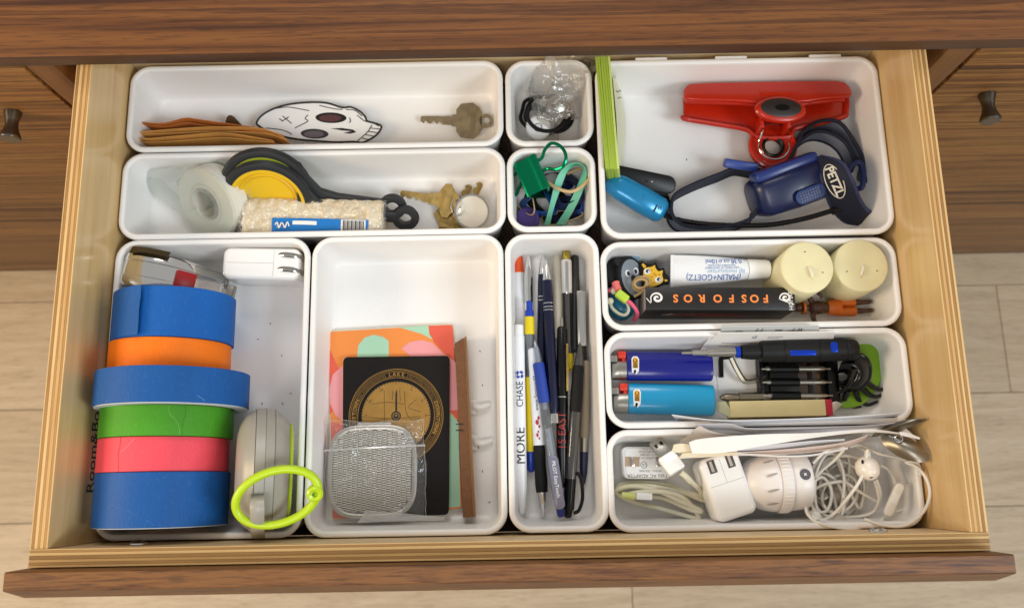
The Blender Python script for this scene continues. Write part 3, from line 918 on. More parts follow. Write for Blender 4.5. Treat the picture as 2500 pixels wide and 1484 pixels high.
obj('centre', B().lathe([(-0.3, 0.02), (-0.3, 0.42), (0.12, 0.36), (0.15, 0.02)], 20), SATW, t2)
t3 = thing('chrome_bolt', 'small dark metal fitting in the clear bag behind the white one', 'fitting', P(1365, 265, FL + 2.6))
Mw = frame(P(1362, 262, FL + 2.8), Vector((0.3, -0.3, 1)), (0, 1, 0))
obj('washer', B().ringlathe([(-0.2, 0.5), (-0.2, 1.2), (0.2, 1.2), (0.2, 0.5)], 24, Mw), pm('grey_fitting', '#7d746c', 0.4, 0.5), t3, True)
obj('bolt', B().lathe([(-0.4, 0.4), (0.5, 0.4), (0.55, 0.6), (0.8, 0.6), (0.85, 0.4)], 8, Mw), STEEL, t3, True)

# green binder clip
GRN = pm('anodised_green', '#068458', 0.2, 0.9)
A0 = P(1283, 395, -7.6); A1 = P(1316, 470, -7.6)
M = frame(A0, A1 - A0, (-0.35, -0.1, 1))
Lc = (A1 - A0).length
t = thing('binder_clip', 'metallic green binder clip on top of the rubber bands', 'binder clip', M)
pr = [(-1.25, 0.1), (-1.2, 0.3), (-0.9, 0.42), (-0.5, 0.3), (0.0, 0.26), (0.5, 0.3), (0.9, 0.42), (1.2, 0.3), (1.25, 0.1), (0.22, -2.6), (0.22, -2.75), (0.08, -2.75), (0.05, -2.6), (0.95, 0.1), (-0.95, 0.1), (-0.05, -2.6), (-0.08, -2.75), (-0.22, -2.75), (-0.22, -2.6)]
b = B(); b.loft([[Vector((x, y, z)) for y, z in pr] for x in (-0.2, Lc)])
obj('clamp', b, GRN, t, smooth=50)
def wireloop(s):
    pts = [(0.55, s * 1.2, 0.05), (0.45, s * 1.7, 0.1), (0.0, s * 2.3, 0.4), (-0.15, s * 3.2, 0.7), (0.6, s * 3.9, 0.8), (1.7, s * 4.0, 0.8), (2.45, s * 3.3, 0.7), (2.25, s * 2.4, 0.4), (1.75, s * 1.8, 0.1), (1.7, s * 1.2, 0.05)]
    return B().tube([Vector(p) for p in pts], 0.17, 8, 5)
obj('wire_handle', wireloop(1), GRN, t)
b = B().tube([Vector(p) for p in ((0.6, -1.2, 0.1), (0.5, -1.8, -0.6), (0.2, -2.6, -1.2), (0.7, -3.0, -1.2), (1.6, -3.0, -1.2), (2.2, -2.5, -1.1), (1.9, -1.8, -0.6), (1.8, -1.2, 0.1))], 0.17, 8, 5)
obj('wire_handle', b, GRN, t)

MINT = pm('mint_ribbon', '#6fc3a3', 0.5, sss=0.1)
TANB = pm('tan_rubber', '#c2a878', 0.55)
def band(name, label, cat, rails_a, rails_b, mat, n=40, th=0.08, group=None):
    o = obj(name, B().sheet([PP(rails_a), PP(rails_b)], n, 2, th), mat, None, True, smooth=60)
    return tag(o, label, cat, group)
z = FL
band('ribbon', 'wide mint green rubber band looped over the others beside the binder clip', 'rubber band',
     [(1329, 549, z + 1.2), (1341, 505, z + 2.4), (1357, 440, z + 3.6), (1378, 408, z + 4.1), (1408, 398, z + 4.2), (1431, 414, z + 4.2), (1427, 455, z + 3.6), (1405, 505, z + 2.4), (1380, 549, z + 1.2)],
     [(1343, 549, z + 1.2), (1352, 510, z + 2.4), (1376, 440, z + 3.4), (1388, 415, z + 3.5), (1408, 404, z + 3.2), (1424, 412, z + 3.2), (1411, 450, z + 3.4), (1385, 505, z + 2.4), (1357, 549, z + 1.2)], MINT)
NAVYB = pm('navy_rubber', '#14224c', 0.5)
BLUEB = pm('blue_rubber', '#1c4f98', 0.5)
def rloop(name, label, cu, cv, rx, ry, z, w, mat, rot=0.0, tilt=0.6, group='rubber bands', kin=0.96):
    A, Bq = [], []
    for k in range(17):
        a = 2 * math.pi * k / 16
        x = rx * math.cos(a) * math.cos(rot) - ry * math.sin(a) * math.sin(rot)
        y = rx * math.cos(a) * math.sin(rot) + ry * math.sin(a) * math.cos(rot)
        wob = 1 + 0.12 * math.sin(3 * a + rx)
        A.append((cu + x * wob, cv + y * wob, z + tilt * math.sin(a + 1)))
        Bq.append((cu + x * wob * kin, cv + y * wob * kin, z + tilt * math.sin(a + 1) + w))
    return band(name, label, 'rubber band', A, Bq, mat, 56, 0.09, group)
rloop('rubber_band', 'dark navy rubber band under the mint band', 1388, 470, 40, 44, z + 1.3, 0.9, NAVYB, 0.4, kin=0.62)
rloop('rubber_band', 'second navy rubber band at the front of the square bin', 1378, 512, 44, 30, z + 0.4, 0.8, NAVYB, -0.3, kin=0.6)
rloop('rubber_band', 'bright blue rubber band below the binder clip', 1316, 498, 44, 30, z + 0.5, 0.9, BLUEB, 0.2, kin=0.66)
rloop('rubber_band', 'tan rubber band looped at the left wall of the square bin', 1281, 490, 22, 36, z + 0.8, 0.9, TANB, -0.5, 1.0)
rloop('rubber_band', 'crumpled tan rubber band at the front of the square bin', 1368, 530, 52, 16, z + 0.3, 0.7, TANB, -0.15)
rloop('rubber_band', 'brown tinted rubber band in the right front corner of the square bin', 1402, 532, 20, 16, z + 0.6, 0.6, pm('brown_rubber', '#a3875a', 0.55), 0.9)
rloop('rubber_band', 'black rubber band lying flat at the bottom of the square bin', 1340, 500, 62, 40, z + 0.05, 0.3, BLKRUB, 0.6, 0.2, kin=0.5)
rloop('rubber_band', 'dark blue rubber band in the rear of the square bin', 1350, 440, 50, 26, z + 0.3, 0.7, NAVYB, 0.1, 0.4, kin=0.6)
rloop('rubber_band', 'deep blue rubber band against the right wall of the square bin', 1410, 490, 18, 40, z + 0.6, 0.9, BLUEB, 0.1, 0.4, kin=0.6)
o = obj('elastic_cord', B().tube(PP([(1337, 445, z + 4.0), (1360, 460, z + 4.2), (1395, 468, z + 4.3), (1425, 452, z + 4.5), (1446, 424, z + 4.6), (1444, 410, z + 4.2), (1420, 412, z + 2.6), (1385, 424, z + 2.0)]), 0.17, 8, 6), TANB, None, True)
tag(o, 'thin tan elastic loop reaching over the mint band', 'rubber band')
cc = P(1287, 540, z)
Mc = frame(cc + Vector((0, 0, 0.1)), (0.05, -0.12, 1), (0, 1, 0))
t = thing('bottle_cap', 'purple plastic cap in the front left corner of the square bin', 'cap', Mc)
PURP = pm('purple_plastic', '#46307a', 0.4)
obj('cap', B().lathe([(0, 1.0), (0, 1.25), (1.3, 1.2), (1.45, 1.1), (1.5, 0.95), (1.48, 0.02)], 32, None, False), PURP, t)
obj('raised_rim', B().ringlathe([(1.48, 0.7), (1.48, 0.95), (1.56, 0.92), (1.56, 0.74)], 32), PURP, t)
# ------------------------------------------------------------------ large rear right bin
EZ = FL
LIME = pm('lime_paper', '#9db53a', 0.6, var=0.04, vs=60)
# note pad leaning against the left wall
t = thing('note_pad', 'thick lime green paper pad standing at the left wall of the large bin', 'note pad', P(1490, 300, EZ))
f0, f1 = P(1478, 412, -6.0), P(1453, 138, -6.0)
g0, g1 = P(1512, 412, -6.0), P(1490, 138, -6.0)
n = 6
for k in range(n):
    a0 = f0.lerp(g0, k / n); a1 = f1.lerp(g1, k / n)
    w0 = (g0 - f0) / n * 0.97
    dz = random.uniform(-0.06, 0.02)
    bot = Vector((0.95, 0, -5.9))
    b = B()
    top = [a0 + Vector((0, random.uniform(-.08, .08), dz)), a0 + w0 + Vector((0, 0, dz)), a1 + w0 + Vector((0, random.uniform(-.1, .1), dz)), a1 + Vector((0, 0, dz))]
    b.loft([[p + bot for p in top], top])
    obj('sheet_block', b, LIME if k not in (5,) else pm('pale_lime_paper', '#c5d873', 0.6), t, True, smooth=0)
NOTE = pm('note_paper', '#dcdcc0', 0.7, var=0.03, vs=50)
ns = obj('written_sheet', B().sheet([[P(1496, 190, -6.4), P(1506, 300, -6.4), P(1509, 411, -7.2)], [P(1511, 195, EZ + 0.3), P(1527, 300, EZ + 0.3), P(1517, 412, EZ + 0.3)]], 12, 3, 0.04), NOTE, t, True)
b = B()
for i in range(11):
    v = 225 + 16 * i
    b.tube([P(1505 + 0.02 * i, v, -8.0) + Vector((-0.02, 0, 0.25)), P(1509, v + 3, -8.8) + Vector((-0.02, 0, 0.25)), P(1513, v - 1, -9.8) + Vector((-0.02, 0, 0.25)), P(1516, v + 2, -10.8) + Vector((-0.02, 0, 0.25))], 0.04, 4, 3)
obj('handwriting', b, PRINTGREY, ns, True)

# red chip clip
RED = pm('red_plastic', '#b3220b', 0.26, coat=0.12, var=0.03, vs=30)
t = thing('chip_clip', 'big red plastic bag clip with a dark oval thumb pad', 'clip', P(1870, 300, EZ))
low = [(1666, 242), (1668, 285), (1676, 291), (1750, 303), (1822, 316), (1850, 335), (1925, 335), (1938, 316), (1990, 303), (2058, 286), (2066, 270), (2066, 240), (2050, 222), (1880, 222), (1690, 224)]
pts = [P(u, v, -10.9) for u, v in low]
def ccw(p):
    a = sum(p[i].x * p[(i + 1) % len(p)].y - p[(i + 1) % len(p)].x * p[i].y for i in range(len(p)))
    return p if a > 0 else p[::-1]
b = B(); b.prism(ccw(resample(pts, 60, True)), 0.35, 0.14)
rim = [P(u, v, -10.45) for u, v in low[1:13]]
b.tube(rim, 0.3, 8, 4)
cR = P(1886, 360, -10.6)
Mz = frame(cR, (0, 0, 1), (0, 1, 0))
b.ringlathe([(-0.3, 1.0), (-0.3, 2.35), (0.0, 2.52), (0.32, 2.46), (0.42, 2.28), (0.1, 2.1), (0.1, 1.25), (0.25, 1.1), (0.2, 1.0)], 48, Mz)
obj('lower_jaw', b, RED, t, True, smooth=45)
obj('grommet', B().ringlathe([(-0.35, 0.86), (-0.35, 1.12), (0.3, 1.18), (0.42, 1.0), (0.3, 0.86)], 36, Mz), BLACK, t, True)
sp = [P(1868, 300, -8.6), P(1862, 320, -9.4), P(1853, 345, -9.9)] + [cR + Vector((1.55 * math.cos(math.radians(a)), 1.5 * math.sin(math.radians(a)), 0.5)) for a in range(170, 371, 20)]
obj('spring', B().tube(sp, 0.09, 8, 4), CHROME, t, True)
up = [(1667, 236), (1672, 219), (1700, 211), (1860, 207), (2035, 205), (2066, 215), (2076, 232), (2070, 242), (2000, 250), (1958, 256), (1850, 258), (1800, 254), (1682, 250)]
zup = lambda v: -9.6 + (v - 205) * 0.022
pts = [P(u, v, zup(v)) for u, v in up]
b = B(); b.prism(ccw(resample(catmull(pts, 4, True), 70, True)), Vector((0, 0.12, 0.55)), 0.2, seg=3)
jr = [(1674, 238), (1690, 247), (1800, 251), (1850, 256)]
b.tube([P(u, v, zup(v) - 0.1) for u, v in jr], 0.3, 8, 4); b.tube([P(u, v, zup(v) - 0.1) for u, v in ((1955, 254), (2000, 248), (2060, 242))], 0.3, 8, 4)
cP = P(1905, 270, -7.9)
Mp = frame(cP, Vector((0.12, -0.05, 1)), (0, 1, 0))
el = lambda s, r: [Mp @ Vector((s, r * 1.08 * math.cos(a), r * 0.56 * math.sin(a))) for a in [2 * math.pi * k / 40 for k in range(40)]]
b.loft([el(-0.35, 1.9), el(-0.3, 2.3), el(0.0, 2.5), el(0.3, 2.35), el(0.4, 2.1)])
b.box(-1.9, 1.9, -0.5, 1.2, -0.5, 0.15, 0.15, Matrix.Translation(P(1903, 250, -8.3)))
# posts down to the lower jaw
for u in (1860, 1925):
    a = P(u, 292, -8.2)
    b.box(-0.18, 0.18, -0.9, 0.5, -2.2, 0.1, 0.06, Matrix.Translation(a))
obj('upper_jaw', b, RED, t, True, smooth=45)
el2 = lambda s, r: [Mp @ Vector((s, r * 1.08 * math.cos(a) - 0.08, r * 0.5 * math.sin(a) + 0.12)) for a in [2 * math.pi * k / 40 for k in range(40)]]
pad = obj('thumb_pad', B().loft([el2(0.36, 2.0), el2(0.46, 1.95), el2(0.5, 1.8)]), pm('charcoal_rubber_pad', '#2a2422', 0.4), t, True)
obj('pad_emblem', B().loft([[Mp @ Vector((s, 0.75 * math.cos(a), 0.33 * math.sin(a) + 0.1)) for a in [2 * math.pi * k / 20 for k in range(20)]] for s in (0.49, 0.55)]), BLACK, pad, True)

# headlamp
NAVY = pm('navy_plastic', '#081640', 0.34, coat=0.1)
NAVYD = pm('dark_navy_fabric', '#080e26', 0.75, bump=0.3, bs=900)
STRAPG = pm('grey_strap_lining', '#6d7484', 0.8, bump=0.2, bs=900)
t = thing('headlamp', 'blue headlamp with navy elastic strap below the red clip', 'headlamp', P(1930, 470, EZ))
A0, A1 = P(1846, 488, -9.3), P(2016, 425, -9.3)
Mb = frame(A0, A1 - A0, (0.1, -0.35, 1))
L = (A1 - A0).length
b = B()
rings = []
for s, w0, w1, h in ((-0.1, -1.6, 1.5, 1.4), (0.25, -2.0, 1.9, 2.1), (0.9, -2.3, 2.1, 2.5), (L * 0.5, -2.5, 2.2, 2.75), (L - 1.0, -2.5, 2.15, 2.6), (L - 0.2, -2.2, 1.9, 2.2), (L, -1.8, 1.5, 1.6)):
    yc = (w0 + w1) / 2; hw = (w1 - w0) / 2 * 0.92; h *= 0.92
    rings.append([Mb @ Vector((s, yc + hw * math.copysign(abs(math.cos(a)) ** 0.55, math.cos(a)), -1.0 + h * math.copysign(abs(math.sin(a)) ** 0.6, math.sin(a)))) for a in [2 * math.pi * k / 32 for k in range(32)]])
b.loft(rings)
body = obj('lamp_body', b, NAVY, t, True, smooth=50)
b = B(); b.box(0.3, L - 0.6, 1.55, 2.6, -1.0, 0.9, 0.3, Mb)
obj('tilt_bracket', b, pm('mid_blue_plastic', '#13296a', 0.32), t, True)
b = B(); b.prism([Mb @ Vector((L * 0.62 + x, -1.1 + y, 1.72)) for x, y in [(q.x, q.y) for q in rrect(-1.6, 1.6, -0.7, 0.7, 0.68, 8)]], Mb.to_3x3() @ Vector((0, 0, 0.16)), 0.06)
btn = obj('switch_button', b, pm('switch_blue', '#143068', 0.45), body, True)
b = B()
for i in range(9):
    for j in range(4):
        b.box(-0.07, 0.07, -0.07, 0.07, 0, 0.06, M=Mb @ Matrix.Translation((L * 0.62 - 1.1 + 0.28 * i, -1.5 + 0.27 * j, 1.88)))
obj('button_grip', b, NAVY, body, True)
for pth, wd, nm in (([(1850, 505), (1838, 530), (1790, 549), (1720, 556), (1665, 548), (1642, 525), (1640, 495), (1652, 472), (1700, 447), (1760, 424), (1800, 408), (1830, 411), (1870, 418), (1905, 417)], 2.0, 'strap'),
                    ([(1925, 400), (1945, 355), (1965, 318), (2005, 296), (2050, 300), (2085, 345), (2108, 390), (2112, 430), (2140, 480), (2152, 510)], 2.1, 'strap'),
                    ([(1930, 385), (1955, 345), (1990, 322), (2030, 326), (2065, 350), (2085, 392), (2078, 420)], 2.0, 'inner_strap')):
    top = [P(u, v, EZ + wd + 0.25) for u, v in pth]
    bot = [Vector((p.x, p.y, EZ + 0.12)) for p in top]
    s = obj(nm, B().sheet([top, bot], 60, 3, 0.1), STRAPG, t, True)
    b = B(); b.tube(top, 0.19, 6, 5); b.tube(bot, 0.19, 6, 5)
    obj('strap_edging', b, NAVYD, s, True)
    off = [p + Vector((0.0, 0, 0)) for p in top]
    outer = []
    for i, p in enumerate(top):
        tg_ = (top[min(len(top) - 1, i + 1)] - top[max(0, i - 1)]); q = Vector((-tg_.y, tg_.x, 0)).normalized() * 0.1
        if nm == 'strap' and pth[0][0] == 1850: q = -q
        outer.append(p + q * (1 if True else 0))
    obj('strap_face', B().sheet([outer, [Vector((p.x, p.y, EZ + 0.12)) for p in outer]], 60, 3, 0.06), NAVYD, s, True)
# padded band with logo
ra = [(1988, 388, -8.6), (2003, 425, -8.0), (2016, 470, -8.6), (2034, 512, -10.0), (2062, 540, -11.3), (2095, 547, -12.0)]
rb = [(2005, 383, -7.8), (2055, 398, -6.6), (2080, 440, -6.6), (2098, 485, -7.8), (2120, 515, -9.5), (2150, 518, -11.2)]
pd = obj('padded_band', B().sheet([PP(ra), [a.lerp(c, 0.5) + Vector((0, 0, 0.35)) for a, c in zip(PP(ra), PP(rb))], PP(rb)], 40, 4, 0.3), NAVYD, t, True, smooth=60)
obj('band_piping', B().tube(PP(rb), 0.2, 8, 5), pm('navy_piping', '#252d55', 0.6), pd, True)
obj('band_piping', B().tube(PP(ra), 0.2, 8, 5), pm('navy_piping2', '#20284e', 0.6), pd, True)
LOGO = pm('logo_offwhite', '#cfc6b4', 0.6)
lc = P(2037, 443, -6.95)
ld = (P(2052, 476, -7.2) - P(2024, 412, -6.9)).normalized()
nn = Vector((-0.25, -0.05, 1)).normalized()
ly = nn.cross(ld).normalized()
letter('logo', 'PETZL', 1.15, lambda x, y: lc + ld * x + ly * y + nn * 0.0, LOGO, pd, 0.03, True, 0.95)
ov = [lc + ld * (1.75 * math.cos(a)) + ly * (0.78 * math.sin(a)) for a in [2 * math.pi * k / 24 for k in range(24)]]
obj('logo_border', B().tube(ov, 0.05, 5, 2, True), LOGO, pd, True)
# buckles
for (u0, v0, u1, v1) in ((1770, 398, 1850, 410),):
    a, c = P(u0, v0, EZ + 2.6), P(u1, v1, EZ + 2.4)
    obj('buckle', B().box(0, (c - a).length, -0.45, 0.45, -0.9, 0.25, 0.15, frame(a, c - a, (0.1, -0.5, 1))), pm('buckle_blue', '#28408c', 0.35), t, True)
lp = PP([(2070, 420, EZ + 2.2), (2084, 400, EZ + 2.6), (2100, 398, EZ + 2.7), (2108, 420, EZ + 2.7), (2105, 455, EZ + 2.4), (2092, 462, EZ + 2.0)])
obj('buckle', B().tube(lp, 0.28, 8, 4), pm('buckle_navy', '#1a2558', 0.45), t, True)

# clip light with gooseneck
CYAN = pm('cyan_plastic', '#1583b4', 0.26, 0.25, coat=0.3)
A0, A1 = P(1482, 440, -9.0), P(1622, 520, -10.5)
Mb = frame(A0, A1 - A0, (0.0, -0.1, 1))
L = (A1 - A0).length
t = thing('book_light', 'cyan clip-on book light with a black gooseneck beside the pad', 'light', Mb)
def shell(prs):
    return B().loft([[Vector((s, w * math.copysign(abs(math.cos(a)) ** 0.7, math.cos(a)), zc + h * math.copysign(abs(math.sin(a)) ** 0.8, math.sin(a)))) for a in [2 * math.pi * k / 28 for k in range(28)]] for s, w, h, zc in prs])
obj('housing', shell([(0.0, 0.2, 0.2, -0.2), (0.1, 0.6, 0.5, -0.2), (0.5, 1.0, 0.85, -0.1), (1.4, 1.25, 1.05, 0.0), (L * 0.6, 1.35, 1.1, 0.0), (L - 0.6, 1.3, 1.0, 0.0), (L - 0.15, 1.05, 0.8, 0), (L, 0.6, 0.5, 0)]), CYAN, t, smooth=50)
b = B(); b.box(L * 0.56, L * 0.56 + 0.04, -1.37, 1.37, -0.9, 1.105, 0.0)
obj('seam', B().loft([[Vector((L * 0.57 + dx, 1.352 * math.cos(a), 1.112 * math.copysign(abs(math.sin(a)) ** 0.85, math.sin(a)))) for a in [math.pi * k / 20 for k in range(21)]] for dx in (0, 0.06)], False, False, False), pm('seam_blue', '#0d5b80', 0.5), t)
obj('power_mark', B().poly([Vector((L * 0.8 + x, -0.35 + y, 1.06)) for x, y in ((0, -0.4), (0.16, -0.4), (0.16, 0.4), (0, 0.4))]), INK, t)
letter('mark', 'G', 0.5, lambda x, y: Vector((L * 0.8 + 0.45 + y, -0.1 - x, 1.06)), INK, t)
c0_, c1_ = P(1492, 420, -9.0), P(1648, 452, -10.2)
b = B(); b.prism([Vector((q.x, q.y, 0)) for q in rrect(0, (c1_ - c0_).length, -0.95, 0.95, 0.9, 6)], Vector((0, 0, 0.7)), 0.2, frame(c0_ + Vector((0, 0, -0.5)), c1_ - c0_, (0, -0.3, 1)))
cl = obj('clip_jaw', b, BLACK, t, True)
obj('clip_spring', B().tube(PP([(1600, 470, -10.4), (1625, 478, -10.8), (1630, 500, -11.2), (1615, 505, -11.2)]), 0.25, 8, 4), BLACK, t, True)
b = B(); b.sphere(P(1592, 444, -8.95), 0.14); obj('rivet', b, STEEL, cl, True)
gp = PP([(1622, 526, -10.6), (1660, 538, -10.8), (1720, 547, -10.6), (1800, 551, -10.3), (1880, 549, -10.0), (1960, 535, -9.8), (2030, 515, -9.8)])
obj('gooseneck', B().tube(resample(catmull(gp, 8), 160), 0.24, 8, 0, rr=lambda s: 0.24 + (0.05 if int(s * 159) % 2 else 0)), BLACK, t, True, smooth=20)
obj('gooseneck_end', B().lathe([(0, 0.3), (0.05, 0.45), (0.9, 0.5), (1.0, 0.3)], 14, frame(gp[-1], (1, 0.25, 0.0))), BLACK, t, True)

# ------------------------------------------------------------------ tape rolls bin
def tapemat(name, col, seed):
    m = pm(name, col, 0.58, spec=0.3, var=0.14, vs=18, bump=0.32, bs=620, stretch=(0.35, 1, 1))
    nt = m.node_tree
    p = nt.nodes['Principled BSDF']
    src = p.inputs['Base Color'].links[0].from_socket
    tc = nt.nodes.new('ShaderNodeTexCoord')
    n = nt.nodes.new('ShaderNodeTexNoise'); n.inputs['Scale'].default_value = 330; n.inputs['Detail'].default_value = 8; n.inputs['Roughness'].default_value = 0.8
    nt.links.new(tc.outputs['Object'], n.inputs['Vector'])
    r = nt.nodes.new('ShaderNodeValToRGB'); r.color_ramp.elements[0].position = 0.56; r.color_ramp.elements[1].position = 0.82
    r.color_ramp.elements[0].color = (0, 0, 0, 1); r.color_ramp.elements[1].color = (0.3, 0.3, 0.3, 1)
    nt.links.new(n.outputs['Fac'], r.inputs[0])
    mx = nt.nodes.new('ShaderNodeMix'); mx.data_type = 'RGBA'
    nt.links.new(r.outputs[0], mx.inputs[0]); nt.links.new(src, mx.inputs[6])
    c = lin(col); mx.inputs[7].default_value = tuple(x * 0.7 + 0.3 for x in c[:3]) + (1,)
    nt.links.new(mx.outputs[2], p.inputs['Base Color'])
    return m
TBLUE = tapemat('blue_painters_tape', '#0a5aa8', 0)
TBLUE2 = tapemat('blue_painters_tape_worn', '#0e5296', 1)
TORANGE = tapemat('orange_tape', '#f5760c', 2)
TGREEN = tapemat('green_tape', '#47951f', 3)
TPINK = tapemat('pink_tape', '#ef4f5c', 4)
CORE = pm('cardboard_core', '#b99b74', 0.8)
TEDGE = pm('tape_edge', '#c9cdd2', 0.6)
def roll(label, u0, u1, vm, y1, y0, mat, edge=None):
    # circle seen between two sight lines and resting on the bin floor
    a0 = math.atan2(P(u0, vm, -6).x - CAM.x, CAM.z + 6); a1 = math.atan2(P(u1, vm, -6).x - CAM.x, CAM.z + 6)
    mid, ha = (a0 + a1) / 2, (a1 - a0) / 2
    D = (CAM.z - FL) / (math.cos(mid) + math.sin(ha))
    r = D * math.sin(ha)
    xc = CAM.x + D * math.sin(mid)
    M = frame(Vector((xc, y0, FL + r + 0.02)), (0, 1, 0))
    w = y1 - y0 - 0.04
    t = thing('tape_roll', label, 'tape roll', M, 'tape rolls')
    ri = r - 1.25
    bd = obj('tape', B().ringlathe([(0.02, ri), (0.0, r - 0.03), (0.03, r), (w - 0.03, r), (w, r - 0.03), (w - 0.02, ri)], 96), mat, t)
    obj('core', B().ringlathe([(0.03, ri - 0.3), (0.03, ri - 0.01), (w - 0.03, ri - 0.01), (w - 0.03, ri - 0.3)], 64), CORE, t)
    if edge:
        obj('paper_edge', B().ringlathe([(-0.07, ri), (-0.07, r - 0.12), (-0.01, r - 0.1), (-0.01, ri)], 96), TEDGE, t)
    return t, r, w, M, xc
yb = lambda v, z: P(425, v, z).y
Y = [yb(690, -0.8), yb(815, -0.8)]
ybig1 = yb(884, 1.9); ybig0 = yb(976, 1.9)
t1 = roll('wide blue tape roll with a loose end, rearmost of the stack', 274, 576, 760, Y[0], Y[1], TBLUE)
roll('orange tape roll between the two rear blue rolls', 264, 566, 850, Y[1], ybig1, TORANGE)
t3 = roll('largest blue tape roll, between the orange and green rolls', 229, 611, 930, ybig1, ybig0, TBLUE2, True)
y5 = yb(1062, -1); y6 = yb(1149, -1); y7 = yb(1288, -0.6)
t4 = roll('green tape roll with a torn end between blue and pink rolls', 241, 572, 1020, ybig0, y5, TGREEN)
t5 = roll('pink tape roll between the green and front blue rolls', 236, 560, 1105, y5, y6, TPINK)
t6 = roll('wide blue tape roll at the front end of the stack', 226, 560, 1215, y6, y7, TBLUE2, True)
# loose tape end on the first roll: a thin curved flap standing off the roll
def arcsheet(t, a0, a1, s0, s1, lift, mat, nm, jag=0.0):
    th, r, w, M, xc = t
    rows = []
    for j in range(5):
        s = s0 + (s1 - s0) * j / 4
        row = []
        for i in range(9):
            f = i / 8
            a = a0 + (a1 - a0) * f
            a += f * jag * noise.noise(Vector((j * 0.9, jag * 50, 0)))
            R = r + 0.012 + lift * f ** 3
            row.append(Vector((s, -R * math.sin(a), R * math.cos(a))))
        rows.append(row)
    b = B().sheet(rows, 20, 2, 0.015)
    return obj(nm, b, mat, th)
arcsheet(t1, math.radians(-75), math.radians(-8), 0.05, t1[2] - 0.02, 0.5, TBLUE2, 'loose_end', 0.02)
arcsheet(t4, math.radians(95), math.radians(34), 0.02, t4[2] - 0.02, 0.03, TGREEN, 'torn_end', 0.12)
arcsheet(t5, math.radians(-75), math.radians(-17), 0.02, t5[2] - 0.02, 0.02, TPINK, 'torn_end', 0.2)

def crease(t, pts, mat):
    th, r, w, M, xc = t
    obj('crease', B().tube([Vector((s_ * w, -(r + 0.0) * math.sin(math.radians(a_)), (r + 0.0) * math.cos(math.radians(a_)))) for s_, a_ in pts], 0.016, 5, 5), mat, th)
crease(t6, [(0.62, -45), (0.5, -28), (0.38, -16), (0.3, -4), (0.12, 12), (0.03, 18)], pm('pale_blue_crease', '#3f7bbd', 0.6))
crease(t5, [(0.95, -4), (0.8, -8), (0.62, -14), (0.4, -26), (0.1, -29), (0.02, -29)], pm('pale_pink_crease', '#f59aa2', 0.6))
crease(t4, [(0.95, 22), (0.7, 23), (0.5, 28), (0.3, 31), (0.05, 32)], pm('pale_green_crease', '#86bd62', 0.6))
crease(t3, [(0.2, 38), (0.12, 42), (0.06, 44)], pm('pale_blue_scratch', '#7fa6d2', 0.6))

# chrome tape measure
A0, A1 = P(300, 648, -7.5), P(530, 668, -7.5)
d = (A1 - A0).normalized()
M = frame(Vector((A0.x - 0.75, A0.y - 0.05, FL + 0.03)), Vector((1, -0.19, 0)))
t = thing('tape_measure', 'scuffed chrome tape measure with a red lock button behind the tape rolls', 'tape measure', M)
CHR = pm('scuffed_chrome', '#e4e3e0', 0.14, 1.0, rvar=0.08, bump=0.15, bs=120)
side = [(0.3, 0.0), (8.6, 0.0), (9.3, 0.3), (9.4, 1.2), (8.6, 2.4), (7.2, 4.6), (5.4, 5.7), (3.4, 6.0), (1.6, 5.7), (0.5, 4.4), (0.1, 2.4), (0.05, 0.6)]
sd = catmull([Vector((x, 0, z)) for x, z in side], 4, True)
def inset(p, k): 
    c_ = Vector((4.2, 0, 2.8)); return c_ + (p - c_) * k
rg = []
for y, k in ((-1.75, 0.86), (-1.7, 0.93), (-1.4, 0.985), (-0.75, 1.0), (-0.7, 0.985), (0.7, 0.985), (0.75, 1.0), (1.4, 0.985), (1.7, 0.93), (1.75, 0.86)):
    rg.append([Vector((inset(p, k).x, y, inset(p, k).z)) for p in sd])
obj('case', B().loft(rg), CHR, t, smooth=40)
obj('side_plate', B().lathe([(0, 0.02), (0, 2.5), (0.12, 2.4), (0.14, 0.02)], 40, frame((4.0, -1.74, 2.9), (0, -1, 0))), BLACK, t)
b = B(); b.box(-0.95, 0.95, -0.85, 0.85, -0.3, 0.45, 0.18, frame(Vector((7.0, -0.3, 4.85)), (0.8, 0, -0.6)))
obj('lock_button', b, pm('red_button', '#a81216', 0.35), t)
b = B(); b.sheet([[Vector((1.6, 1.3, 5.9)), Vector((3.2, 1.45, 6.35)), Vector((5.4, 1.4, 6.2))], [Vector((1.6, 2.0, 5.6)), Vector((3.2, 2.05, 5.9)), Vector((5.4, 2.0, 5.8))]], 10, 3, 0.12)
obj('belt_clip', b, pm('dark_brass_clip', '#5c5038', 0.4, 0.9), t)
b = B(); b.box(9.2, 10.3, -0.75, 0.75, 0.5, 0.6, 0.03); b.box(10.2, 10.32, -0.75, 0.75, -0.0, 0.6, 0.03)
obj('end_hook', b, STEEL, t)

# two-prong charger
def charger(label, M, Lx, Wy, Hz, seam, prong, name='wall_charger', rad=0.75):
    t = thing(name, label, 'charger', M)
    o_ = rrect(0, Lx, -Wy / 2, Wy / 2, rad, 6)
    b = B(); b.prism(o_, Vector((0, 0, Hz)), 0.5, seg=5)
    bd = obj('housing', b, GLOSSW, t, smooth=60)
    b = B()
    g = 0.018
    ls = ((Lx * seam, Lx * seam + g, -Wy / 2 + 0.35, Wy / 2 - 0.35), (0.45, Lx * seam, -g / 2, g / 2)) if seam < 0.9 else ()
    for x0, x1, y0, y1 in ls:
        b.box(x0, x1 + 0.03, y0, y1 + 0.03, Hz - 0.02, Hz + 0.006)
    if ls: obj('seam', b, pm('seam_grey', '#b9b7b2', 0.6), bd)
    return t
A0, A1 = P(543, 634, -7.6), P(733, 638, -7.6)
M = frame(Vector((A0.x, A0.y, FL + 0.1)), A1 - A0, (0, -0.06, 1))
